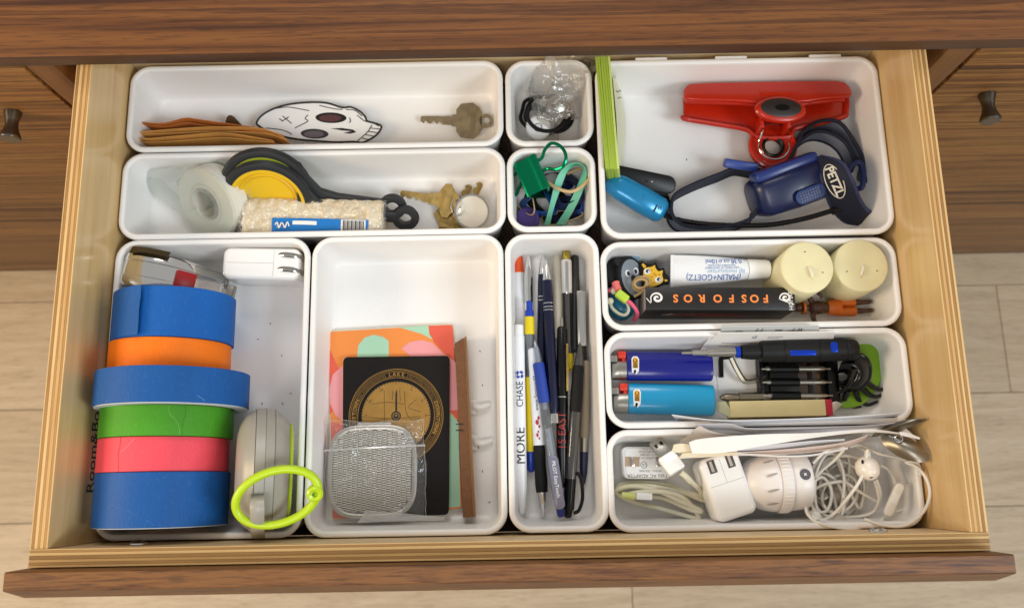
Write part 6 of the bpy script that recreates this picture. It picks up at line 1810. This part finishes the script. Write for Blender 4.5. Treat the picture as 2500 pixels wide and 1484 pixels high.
# cream matchbox with a torn red end
A0, A1 = P(1783, 999, FL + 1.9), P(2040, 994, FL + 1.9)
M = frame(Vector((A0.x, A0.y, FL + 0.05)), A1 - A0)
L = (A1 - A0).length
CRMB = pm('cream_box', '#d8c893', 0.45, var=0.05, vs=30)
t = thing('cream_box', 'narrow cream cardboard box with open flaps and a red end', 'box', M)
bd = obj('carton', B().box(0, L - 0.9, -0.75, 0.8, 0, 1.75, 0.05), CRMB, t)
obj('red_band', B().box(L - 0.88, L - 0.25, -0.74, 0.79, 0.0, 1.76, 0.03), pm('crimson_card', '#b01c35', 0.5), t)
b = B(); b.prism([Vector((-1.3, 0.75, 1.25)), Vector((-1.1, -0.05, 1.2)), Vector((0.0, -0.75, 1.6)), Vector((-0.02, 0.1, 1.72)), Vector((-0.35, 0.78, 1.65))], Vector((0, 0, 0.06)))
obj('end_flap', b, pm('greenish_card', '#b4b493', 0.6), t)
b = B(); b.sheet([[Vector((L - 0.22, 0.5, 1.7)), Vector((L + 0.2, 0.55, 1.85)), Vector((L + 1.0, 0.35, 1.1))], [Vector((L - 0.22, -0.6, 1.3)), Vector((L, -0.5, 1.0)), Vector((L + 0.3, -0.3, 0.4))]], 10, 4, 0.06)
obj('torn_flap', b, pm('torn_card', '#d9cfc4', 0.7), t)

# green handle and black claw clip
LG = pm('lime_green_plastic', '#6f9a12', 0.36)
t = thing('green_peeler', 'lime green plastic tool lying behind the black claw clip', 'tool', P(2140, 900, FL))
gpts = [(2080, 832), (2108, 828), (2138, 833), (2155, 853), (2159, 885), (2151, 920), (2136, 950), (2106, 986), (2062, 998), (2046, 988), (2066, 965), (2080, 900)]
obj('frame', B().prism(ccw(resample(catmull([P(u_, v_, FL + 0.6) for u_, v_ in gpts], 4, True), 80, True)), 0.55, 0.2, seg=3), LG, t, True, smooth=50)
t = thing('claw_clip', 'glossy black hair claw clip with curved teeth', 'hair clip', P(2100, 930, FL))
CB = pm('claw_black', '#050506', 0.2, spec=0.35)
rowsA = [[(2070, 870, FL + 2.0), (2105, 868, FL + 2.6), (2122, 890, FL + 2.4), (2120, 925, FL + 2.2), (2095, 950, FL + 1.9), (2058, 948, FL + 1.4)], [(2052, 890, FL + 2.7), (2085, 888, FL + 3.3), (2100, 905, FL + 3.2), (2098, 925, FL + 3.0), (2078, 940, FL + 2.4), (2048, 940, FL + 1.9)], [(2046, 910, FL + 1.6), (2060, 908, FL + 2.0), (2070, 915, FL + 2.0), (2068, 925, FL + 1.9), (2060, 930, FL + 1.6), (2044, 930, FL + 1.2)]]
obj('jaw', B().sheet([PP(r_) for r_ in rowsA], 28, 4, 0.2), CB, t, True, smooth=60)
rim_ = rowsA[0]
obj('jaw_rim', B().tube(PP(rim_), 0.22, 8, 5), CB, t, True)
for pts in ([(2112, 930, FL + 2.0), (2138, 948, FL + 1.4), (2158, 950, FL + 1.0), (2175, 942, FL + 0.7)], [(2100, 944, FL + 1.9), (2125, 965, FL + 1.2), (2142, 968, FL + 0.8), (2158, 960, FL + 0.5)], [(2088, 952, FL + 1.8), (2098, 978, FL + 1.0), (2120, 988, FL + 0.6), (2142, 980, FL + 0.4)],
            [(2070, 952, FL + 1.7), (2062, 975, FL + 1.0), (2080, 992, FL + 0.5), (2102, 992, FL + 0.4)], [(2085, 900, FL + 3.2), (2072, 940, FL + 2.4), (2040, 962, FL + 1.4)]):
    obj('tooth', B().tube(PP(pts), 0.28, 8, 5, rr=lambda s: 0.3 - 0.17 * s), CB, t, True)

# ------------------------------------------------------------------ papers between the two front bins
rp = ([(1640, 1012, -6.3), (1760, 1026, -5.6), (1900, 1024, -5.3), (2080, 1016, -5.3), (2196, 1008, -5.6)], [(1660, 1032, -11.5), (1800, 1046, -11.5), (1960, 1045, -11.5), (2080, 1040, -11.5), (2180, 1030, -11.5)])
card('folded white paper standing at the front wall of the lighter bin', *rp, PAPER2, 'paper_sheet', 24, 0.05, 'paper')
BKP = pm('grey_back_paper', '#c9c8cb', 0.75)
card('grey-white paper bulging between the two front right bins', [(1700, 1036, -5.9), (1780, 1034, -5.6), (1830, 1046, -5.6), (1950, 1046, -5.6), (2120, 1038, -5.7), (2200, 1030, -6.0)], [(1690, 1085, -10.5), (1780, 1082, -10.5), (1900, 1080, -10.5), (2080, 1070, -10.5), (2180, 1062, -10.5), (2200, 1060, -10.5)], BKP, 'paper_sheet', 30, 0.05, 'paper')
card('crumpled receipt standing at the left of the paper stack', [(1708, 1038, -5.8), (1735, 1052, -5.5), (1770, 1060, -5.4), (1830, 1064, -5.4)], [(1660, 1078, -8.5), (1700, 1082, -8.5), (1760, 1086, -8.5), (1830, 1086, -8.5)], pm('receipt_paper', '#d3cdc8', 0.75, var=0.06, vs=200), 'receipt', 20, 0.04, 'receipt')
PSET = (('top sheet of the folded paper stack above the chargers', PAPER, [(1682, 1079, -5.2), (1715, 1070, -5.0), (1850, 1060, -4.7), (2000, 1056, -4.7), (2120, 1048, -4.8), (2205, 1058, -5.2)], [(1690, 1106, -5.6), (1760, 1105, -5.4), (1850, 1090, -5.2), (2000, 1066, -5.1), (2120, 1054, -5.2), (2205, 1061, -5.5)]),
        ('second sheet of the folded paper stack, ending in a square corner', PAPER2, [(1680, 1088, -5.5), (1800, 1092, -5.4), (1900, 1084, -5.3), (1990, 1076, -5.3), (2062, 1072, -5.4)], [(1700, 1112, -6.6), (1800, 1106, -6.6), (1900, 1098, -6.6), (2000, 1082, -6.6), (2062, 1076, -6.4)]),
        ('pinkish folded paper under the stack above the chargers', pm('blush_paper', '#dcc9be', 0.75), [(1690, 1100, -5.8), (1800, 1104, -5.8), (1950, 1094, -5.8), (2060, 1080, -5.9), (2118, 1062, -6.0)], [(1700, 1114, -8.0), (1800, 1112, -8.0), (1950, 1106, -8.0), (2060, 1092, -8.0), (2110, 1074, -8.0)]),
        ('lowest sheet of the paper stack, bowed over the white plug-in', PAPER, [(1660, 1117, -6.0), (1720, 1108, -6.0), (1800, 1106, -6.0), (1900, 1112, -6.0), (1980, 1110, -6.0), (2070, 1092, -6.2)], [(1660, 1119, -6.6), (1720, 1113, -6.6), (1800, 1110, -6.6), (1900, 1115, -6.6), (1980, 1113, -6.6), (2070, 1096, -6.8)]))
for lb, mt, a, c_ in PSET:
    card(lb, a, c_, mt, 'paper_sheet', 30, 0.05, 'paper')
card('cream folded note poking out at the left of the paper stack', [(1645, 1085, -5.8), (1665, 1082, -5.8), (1690, 1086, -5.7)], [(1640, 1102, -6.2), (1665, 1106, -6.2), (1690, 1112, -6.2)], CREAM, 'folded_note', 10, 0.05, 'paper')
t, s = card('cream envelope edge under the left end of the paper stack', [(1668, 1106, -5.9), (1710, 1102, -5.8), (1800, 1098, -5.7)], [(1655, 1118, -6.2), (1710, 1116, -6.2), (1800, 1110, -6.2)], pm('warm_cream_paper', '#e2d5b8', 0.75), 'paper_sheet', 12, 0.05, 'paper')
o = obj('plastic_tag', B().sheet([PP([(2196, 1054, -4.9), (2215, 1056, -4.9), (2246, 1068, -5.1)]), PP([(2198, 1062, -4.9), (2215, 1066, -4.9), (2244, 1072, -5.1)])], 10, 3, 0.12), PW, None, True)
tag(o, 'small white plastic tag past the right end of the paper stack', 'tag')

# ------------------------------------------------------------------ charger bin
# flat adapter with printed panel
q4 = [(1518, 1090), (1640, 1090), (1636, 1169), (1524, 1168)]
t = thing('power_adapter', 'white adapter with grey printed panel under the cable plug', 'adapter', P(1578, 1130, FL))
za = FL + 2.6
qs = [P(u_, v_, za) for u_, v_ in q4]
pts = []
for i in range(4):
    a, p, c_ = qs[i - 1], qs[i], qs[(i + 1) % 4]
    for k in range(6):
        f = k / 5; s0 = p + (a - p).normalized() * 0.55; s1 = p + (c_ - p).normalized() * 0.55
        pts.append(s0.lerp(p, f).lerp(p.lerp(s1, f), f))
pts = ccw(pts)
cen = sum(pts, Vector()) / len(pts)
bd = obj('housing', B().prism([p - Vector((0, 0, 2.55)) for p in pts], 2.55, 0.18, seg=3), SATW, t, True)
b = B(); ins = [cen + (p - cen) * 0.9 for p in pts]
b.tube([p + Vector((0, 0, 0.0)) for p in ins], 0.02, 4, 0, True); obj('panel_groove', b, pm('groove_grey', '#b5b2ae', 0.6), bd, True)
xdir = (qs[1] - qs[0]).normalized(); ydir = Vector((0, 0, 1)).cross(xdir)
up_ = lambda x0, y0: (lambda x, y: cen + xdir * (x0 - x) + ydir * (y0 - y) + Vector((0, 0, 0.012)))
GI = pm('grey_ink', '#6a6764', 0.6)
letter('lettering', 'Teka AC ADAPTER', 0.46, up_(0, -1.2), GI, bd, 0.004, True)
letter('lettering', 'MODEL: TEKA006', 0.27, up_(0.3, -0.75), GI, bd, 0.0, True)
letter('lettering', 'UL', 0.42, up_(-0.3, -0.2), GI, bd, 0.0, True)
for j, y0 in enumerate((0.45, 0.75, 1.02, 1.28)):
    letter('lettering', ('OUTPUT: 5V 2A', 'INPUT: 100-240V', '50/60Hz 0.35A', 'LISTED E352')[j], 0.25, up_(0.3 * (j % 2), y0), GI, bd, 0.0, True)
obj('listing_ring', B().tube([cen + xdir * (-0.3 + 0.3 * math.cos(a)) + ydir * (-0.2 + 0.3 * math.sin(a)) + Vector((0, 0, 0.0)) for a in [2 * math.pi * k / 20 for k in range(20)]], 0.025, 4, 0, True), GI, bd, True)
b = B()
for x, y in ((-1.75, 0.1), (-1.0, 0.1), (1.2, 0.1)): b.box(x - 0.32, x + 0.3, y - 0.45, y + 0.45, 0.0, 0.02, 0, Matrix.Translation(cen) @ frame((0, 0, 0), xdir).to_3x3().to_4x4())
obj('tan_patch', b, pm('tan_patch', '#b39a80', 0.6), bd, True)
for x in (-1.35, 0.9):
    b = B(); b.box(x - 0.12, x + 0.12, -0.35, 0.45, 0.0, 0.3, 0.04, Matrix.Translation(cen) @ frame((0, 0, 0), xdir).to_3x3().to_4x4()); obj('prong', b, CHROME, t, True)

# usb cable
OLDC = pm('yellowed_cable', '#d2cba6', 0.5, var=0.12, vs=30, col2='#dcd8c9')
t = thing('usb_cable', 'yellowed white cable coiled at the left with a metal plug', 'cable', P(1600, 1200, FL))
A0, A1 = P(1620, 1104, -8.2), P(1652, 1148, -7.6)
M = frame(A0, A1 - A0, (0.1, -0.1, 1))
d = (A1 - A0).normalized()
b = B(); b.box(-1.35, 0.35, -0.66, 0.66, -0.26, 0.26, 0.03, M); mp_ = obj('metal_plug', b, STEEL, t, True)
b = B(); b.box(-0.95, -0.6, 0.15, 0.42, 0.262, 0.28, 0.0, M); b.box(-0.95, -0.6, -0.42, -0.15, 0.262, 0.28, 0.0, M); obj('plug_hole', b, BLACK, mp_, True)
b = B(); b.box(0.3, 2.15, -0.85, 0.85, -0.42, 0.42, 0.14, M, 3); obj('plug_body', b, GLOSSW, t, True)
z = FL
obj('strain_relief', B().tube(PP([(1663, 1153, -7.6), (1675, 1163, -7.7), (1686, 1175, -8.2)]), 0.28, 8, 4), OLDC, t, True)
cb = [(1680, 1168, -7.9), (1695, 1182, -8.6), (1708, 1195, -9.6), (1712, 1205, -10.4), (1705, 1222, z + 0.5), (1650, 1190, z + 1.0), (1580, 1178, z + 1.2), (1520, 1182, z + 1.2), (1506, 1198, z + 1.0), (1530, 1208, z + 0.9), (1600, 1190, z + 1.4), (1670, 1200, z + 1.6), (1722, 1215, z + 1.4), (1722, 1222, z + 1.4), (1640, 1195, z + 1.9), (1560, 1184, z + 1.9), (1512, 1194, z + 1.7), (1510, 1206, z + 1.5), (1560, 1210, z + 1.6), (1620, 1215, z + 1.7), (1690, 1245, z + 1.6), (1712, 1246, z + 1.5), (1660, 1222, z + 2.0), (1600, 1196, z + 2.2), (1540, 1186, z + 2.2), (1504, 1200, z + 1.8), (1540, 1222, z + 1.3), (1610, 1240, z + 1.2), (1690, 1262, z + 1.2), (1706, 1262, z + 1.2), (1680, 1225, z + 1.9), (1640, 1202, z + 2.3), (1570, 1200, z + 2.5), (1525, 1210, z + 2.4), (1560, 1212, z + 2.6)]
obj('lead', B().tube(PP(cb), 0.23, 8, 6), OLDC, t, True, smooth=60)
a, c_ = P(1553, 1210, z + 2.7), P(1592, 1212, z + 2.7)
obj('small_plug', B().box(0, (c_ - a).length, -0.32, 0.32, -0.2, 0.2, 0.08, frame(a, c_ - a)), GLOSSW, t, True)
a, c_ = P(1518, 1208, z + 2.6), P(1551, 1211, z + 2.7)
obj('cable_sleeve', B().lathe([(0, 0.3), ((c_ - a).length, 0.34)], 12, frame(a, c_ - a)), pm('yellow_sleeve', '#cfd07a', 0.5), t, True)

# usb wall charger with two ports
A0, A1 = P(1744, 1112, -8.4), P(1790, 1262, -9.6)
d = (A1 - A0)
M = frame(Vector((A0.x, A0.y, FL + 1.6)), Vector((d.x, d.y, 0)), (0.08, -0.12, 1))
L = Vector((d.x, d.y, 0)).length
t = charger('white two-port wall charger between cable and round plug-in', M, L, 3.9, 3.0, 0.44, False, 'usb_charger', 0.7)
for y in (-0.85, 0.95):
    po = obj('usb_port', B().box(0.25, 1.45, y - 0.36, y + 0.36, 2.97, 3.03, 0.02), pm('port_dark', '#4a443e', 0.5), t)
    obj('port_tongue', B().box(0.35, 1.3, y - 0.16, y + 0.1, 3.02, 3.05, 0.0), pm('port_tongue_grey', '#b5aba0', 0.5), po)
# charger sits on a second part below: its wall plug half
obj('plug_half', B().box(0.4, L - 0.3, -1.7, 1.7, -1.55, 0.1, 0.3), GLOSSW, t)

# round plug-in
A0, A1 = P(1812, 1180, -9.0), P(1976, 1172, -9.0)
M = frame(Vector((A0.x, A0.y, FL + 2.75)), A1 - A0, (0, -0.1, 1))
L = (A1 - A0).length
t = thing('plug_in_diffuser', 'round white plug-in device with slotted dome and ribbed ring', 'diffuser', M)
DIF = pm('warm_white_plastic', '#e7e2de', 0.36, sss=0.1)
r = 2.72
dm = obj('dome', B().lathe([(0, 0.5), (0.03, 1.1), (0.25, 1.6), (0.8, 2.1), (1.7, 2.5), (L * 0.42, r - 0.02), (L * 0.48, r), (L * 0.5, r - 0.08)], 56), DIF, t, smooth=60)
obj('collar', B().lathe([(L * 0.5, r - 0.06), (L * 0.51, r + 0.1), (L * 0.66, r + 0.1), (L * 0.68, r - 0.05)], 56), DIF, t)
b = B()
for k in range(48):
    a = 2 * math.pi * k / 48
    b.box(L * 0.53, L * 0.65, -0.08, 0.08, r + 0.08, r + 0.15, 0.02, Matrix.Rotation(a, 4, 'X'))
obj('ribs', b, DIF, t)
obj('base', B().lathe([(L * 0.68, r - 0.1), (L * 0.7, r - 0.02), (L * 0.93, r - 0.12), (L * 0.98, r - 0.35), (L, r - 0.8), (L, 0.1)], 56), DIF, t, smooth=60)
for a in (-50, -20, 10, 40):
    q = Matrix.Rotation(math.radians(a), 4, 'X')
    b = B(); b.loft([[q @ Vector((L * 0.36 + 0.55 * math.cos(k_), 0.1 * math.sin(k_) + 0.12 * math.cos(k_), r - 0.055 + dz + 0.03 * math.cos(k_))) for k_ in [2 * math.pi * j / 14 for j in range(14)]] for dz in (0.0, 0.04)])
    obj('slot', b, pm('slot_brown', '#a89d96', 0.6), dm)
q = Matrix.Rotation(math.radians(-18), 4, 'X') @ Matrix.Translation((L * 0.84, 0, r - 0.06))
o_ = obj('emblem', B().loft([[q @ Vector((0.5 * math.cos(k_), 0.5 * math.sin(k_), z_)) for k_ in [2 * math.pi * j / 24 for j in range(24)]] for z_ in (0, 0.04)]), pm('emblem_grey', '#57535a', 0.5), t)
obj('emblem_star', B().poly([q @ Vector(((0.2 if j % 2 else 0.08) * math.cos(math.pi * j / 4), (0.2 if j % 2 else 0.08) * math.sin(math.pi * j / 4), 0.045)) for j in range(8)]), DIF, o_)

# earphones
EW = pm('earphone_white', '#e4e0d6', 0.34)
t = thing('earphones', 'tangled white earphones with bud and inline remote in the front right corner', 'earphones', P(2110, 1180, FL))
def loopz(cu, cv, rx, ry, rot, z0, z1, n=16, turns=1.0, a0=0.0):
    out = []
    N = int(n * turns)
    for k in range(N):
        a = a0 + 2 * math.pi * k / n
        x, y = rx * math.cos(a), ry * math.sin(a)
        out.append((cu + x * math.cos(rot) - y * math.sin(rot), cv + x * math.sin(rot) + y * math.cos(rot), z0 + (z1 - z0) * k / N))
    return out
R_ = 0.15
ch = loopz(2040, 1200, 62, 80, 0.15, z + 0.4, z + 1.2, 12, 1.5) + loopz(2030, 1180, 48, 88, 0.1, z + 1.2, z + 2.2, 12, 1.6, 2.5) + loopz(2018, 1215, 40, 62, -0.3, z + 2.2, z + 3.2, 12, 1.5, 0.5)
obj('lead', B().tube(PP(ch), R_, 8, 5), EW, t, True, smooth=60)
ch = loopz(2060, 1190, 55, 66, 0.5, z + 0.6, z + 1.6, 12, 1.4, 1.0) + [(2010, 1130, z + 2.6), (2060, 1112, z + 3.0), (2105, 1118, z + 3.2), (2118, 1105, z + 3.6), (2085, 1088, z + 3.2), (2030, 1098, z + 2.6), (1985, 1140, z + 2.2)] + [(1978, 1180, z + 2.0), (1995, 1245, z + 2.2), (2010, 1268, z + 2.2)]
obj('lead', B().tube(PP(ch), R_, 8, 5), EW, t, True, smooth=60)
obj('lead', B().tube(PP([(2118, 1098, -6.6), (2112, 1140, -6.4), (2098, 1175, -6.6), (2070, 1215, -7.2), (2040, 1250, -8.2), (2010, 1268, -9.0), (1985, 1262, -9.4), (1970, 1238, -9.6), (1976, 1210, -9.8), (1995, 1190, -9.6), (2020, 1180, -9.2), (2060, 1176, -9.2), (2100, 1200, -9.0), (2150, 1228, -8.6)]), R_ * 1.05, 8, 6), EW, t, True, smooth=60)
obj('lead', B().tube(PP([(2168, 1252, -8.2), (2150, 1270, -8.0), (2110, 1285, -7.4), (2070, 1290, -6.9), (2010, 1280, -6.9), (1978, 1262, -7.6), (1968, 1235, -8.4), (1985, 1180, -9.0), (2010, 1165, -9.2), (2030, 1200, -9.2), (2020, 1245, -9.4), (1990, 1250, -9.6)]), R_, 8, 6), EW, t, True, smooth=60)
obj('lead', B().tube(PP([(2195, 1182, -8.0), (2215, 1182, -8.6), (2235, 1178, -8.4), (2225, 1140, -8.0), (2200, 1120, -8.2), (2150, 1108, -8.6), (2130, 1100, -8.8), (2100, 1086, -8.6), (2075, 1090, -8.8)]), R_, 8, 6), EW, t, True, smooth=60)
obj('lead', B().tube(PP([(2180, 1248, -9.5), (2215, 1240, -9.6), (2232, 1215, -9.2), (2240, 1185, -8.0), (2247, 1150, -6.8), (2236, 1128, -6.4), (2212, 1128, -6.6), (2240, 1140, -6.2), (2262, 1170, -5.8), (2270, 1205, -5.8), (2260, 1240, -6.0), (2235, 1268, -6.2), (2200, 1284, -6.4), (2150, 1280, -6.7), (2110, 1266, -7.2)]), R_, 8, 6), EW, t, True, smooth=60)
obj('lead', B().tube(PP([(2135, 1172, -7.4), (2143, 1200, -7.8), (2145, 1225, -8.4), (2125, 1255, -9.6), (2070, 1266, -10.0), (2055, 1262, -9.6)]), R_, 8, 6), EW, t, True, smooth=60)
obj('lead', B().tube(PP([(2150, 1135, -8.8), (2168, 1145, -8.8), (2180, 1165, -8.4), (2186, 1182, -8.0)]), R_, 8, 6), EW, t, True, smooth=60)
ch = loopz(2035, 1195, 58, 72, -0.2, z + 0.3, z + 2.0, 12, 2.2, 4.0) + loopz(2050, 1205, 40, 50, 0.6, z + 2.0, z + 2.8, 12, 1.3, 1.0)
obj('lead', B().tube(PP(ch), R_, 8, 5), EW, t, True, smooth=60)
ch = loopz(2048, 1188, 66, 60, 0.9, z + 0.5, z + 2.6, 12, 1.8, 2.0) + loopz(2025, 1190, 36, 84, 0.05, z + 2.6, z + 3.4, 12, 1.4, 5.0)
obj('lead', B().tube(PP(ch), R_, 8, 5), EW, t, True, smooth=60)
obj('lead', B().tube(PP([(1985, 1130, -8.6), (2020, 1098, -8.0), (2060, 1092, -7.8), (2040, 1120, -8.4), (1996, 1160, -9.2), (1985, 1210, -9.6), (2010, 1255, -9.6), (2070, 1262, -9.4), (2130, 1250, -9.2), (2150, 1210, -9.0), (2140, 1170, -9.0)]), R_, 8, 6), EW, t, True, smooth=60)
A0, A1 = P(2196, 1180, -7.6), P(2162, 1258, -7.6)
M = frame(A0, A1 - A0, (0, 0, 1)); L = (A1 - A0).length
rm_ = obj('remote', B().prism([M @ q for q in rrect(0, L, -0.4, 0.4, 0.38, 6)], M.to_3x3() @ Vector((0, 0, 0.5)), 0.12, seg=3), EW, t, True)
obj('remote_button', B().box(L * 0.3, L * 0.62, -0.3, 0.3, 0.5, 0.54, 0.02, M), SATW, rm_, True)
cBd = P(2117, 1142, -6.9)
Me = frame(cBd, Vector((0.15, -0.55, 0.75)), (0.3, 0.8, 0.2))
bd = obj('earbud', B().lathe([(-1.0, 0.15), (-0.95, 0.5), (-0.6, 0.9), (0.0, 1.08), (0.5, 0.98), (0.95, 0.68), (1.2, 0.4), (1.24, 0.1)], 32, Me), pm('earbud_white', '#e8dfd2', 0.25), t, True, smooth=60)
obj('earbud_slot', B().prism([P(u_, v_, -6.0) for u_, v_ in ((2122, 1164), (2139, 1155), (2142, 1158), (2126, 1168))][::-1], 0.05), BLACK, bd, True)
b = B(); b.sphere(P(2106, 1127, -6.15), 0.15, (0.8, 1.3, 0.6)); obj('earbud_vent', b, BLACK, bd, True)
obj('earbud_stem', B().tube([cBd + Vector((0.1, 0.4, -0.2)), P(2118, 1112, -6.8), P(2118, 1100, -6.7)], 0.3, 10, 4, rr=lambda s: 0.36 - 0.14 * s), EW, t, True)
a, c_ = P(1992, 1258, -8.2), P(1984, 1250, -10.0)
obj('jack', B().lathe([(0, 0.2), (0.02, 0.36), (1.6, 0.38), (1.7, 0.2)], 16, frame(a, c_ - a)), SATW, t, True)
a, c_ = P(2036, 1262, -8.6), P(2056, 1272, -8.6)
obj('splitter', B().box(0, (c_ - a).length + 0.2, -0.5, 0.5, -0.22, 0.22, 0.08, frame(a, c_ - a)), pm('grey_splitter', '#b6b1a7', 0.4), t, True)
# second bud and connector buried in the coil
b = B(); b.sphere(P(2040, 1205, FL + 1.1), 1.0, (1, 1, 0.9)); obj('earbud', b, pm('earbud_white2', '#cfc4ba', 0.3), t, True, smooth=60)
b = B(); b.box(-0.5, 0.5, -0.3, 0.3, 0, 0.4, 0.08, Matrix.Translation(P(2008, 1214, FL + 1.6)) @ Matrix.Rotation(0.6, 4, 'Z')); obj('connector', b, STEEL, t, True)

# metal spoons at the right
SPM = pm('worn_stainless', '#918a7d', 0.36, 1.0, bump=0.06, bs=60)
def spoon(label, M, L, w, deep):
    t = thing('metal_clip', label, 'metal clip', M, 'steel clip leaves')
    rows = []
    for f, k in ((0, 0.05), (0.06, 0.42), (0.2, 0.8), (0.45, 1.0), (0.7, 0.9), (0.88, 0.6), (0.97, 0.3), (1.0, 0.05)):
        rows.append([Vector((f * L, w * k * y, deep * ((y * k) ** 2 - 1) * math.sin(math.pi * min(1, max(0.03, f))))) for y in (-1, -0.6, -0.2, 0.2, 0.6, 1)])
    obj('leaf', B().sheet(rows, 14, 3, 0.1), SPM, t, smooth=60)
    return t
a, c_ = P(2130, 1066, -7.4), P(2262, 1024, -4.6)
spoon('steel leaf of a metal clip, rear one at the right end of the papers', frame(a, c_ - a, (0.5, -0.55, 0.6)), (c_ - a).length, 0.75, 0.55)
a, c_ = P(2150, 1062, -6.8), P(2268, 1123, -5.0)
t = spoon('steel leaf of a metal clip, front one hanging over the bin rim', frame(a, c_ - a, (-0.3, 0.1, 1)), (c_ - a).length, 0.95, -0.7)
obj('spring', B().tube([P(2186, 1072, -6.0) + Vector((0.3 * math.cos(k * 0.8), 0.3 * math.sin(k * 0.8), 0.05 * k)) for k in range(18)], 0.07, 6, 2), CHROME, t, True)
obj('spring_arm', B().tube(PP([(2170, 1063, -5.6), (2186, 1070, -5.4), (2196, 1076, -5.3)]), 0.08, 6, 3), CHROME, t, True)
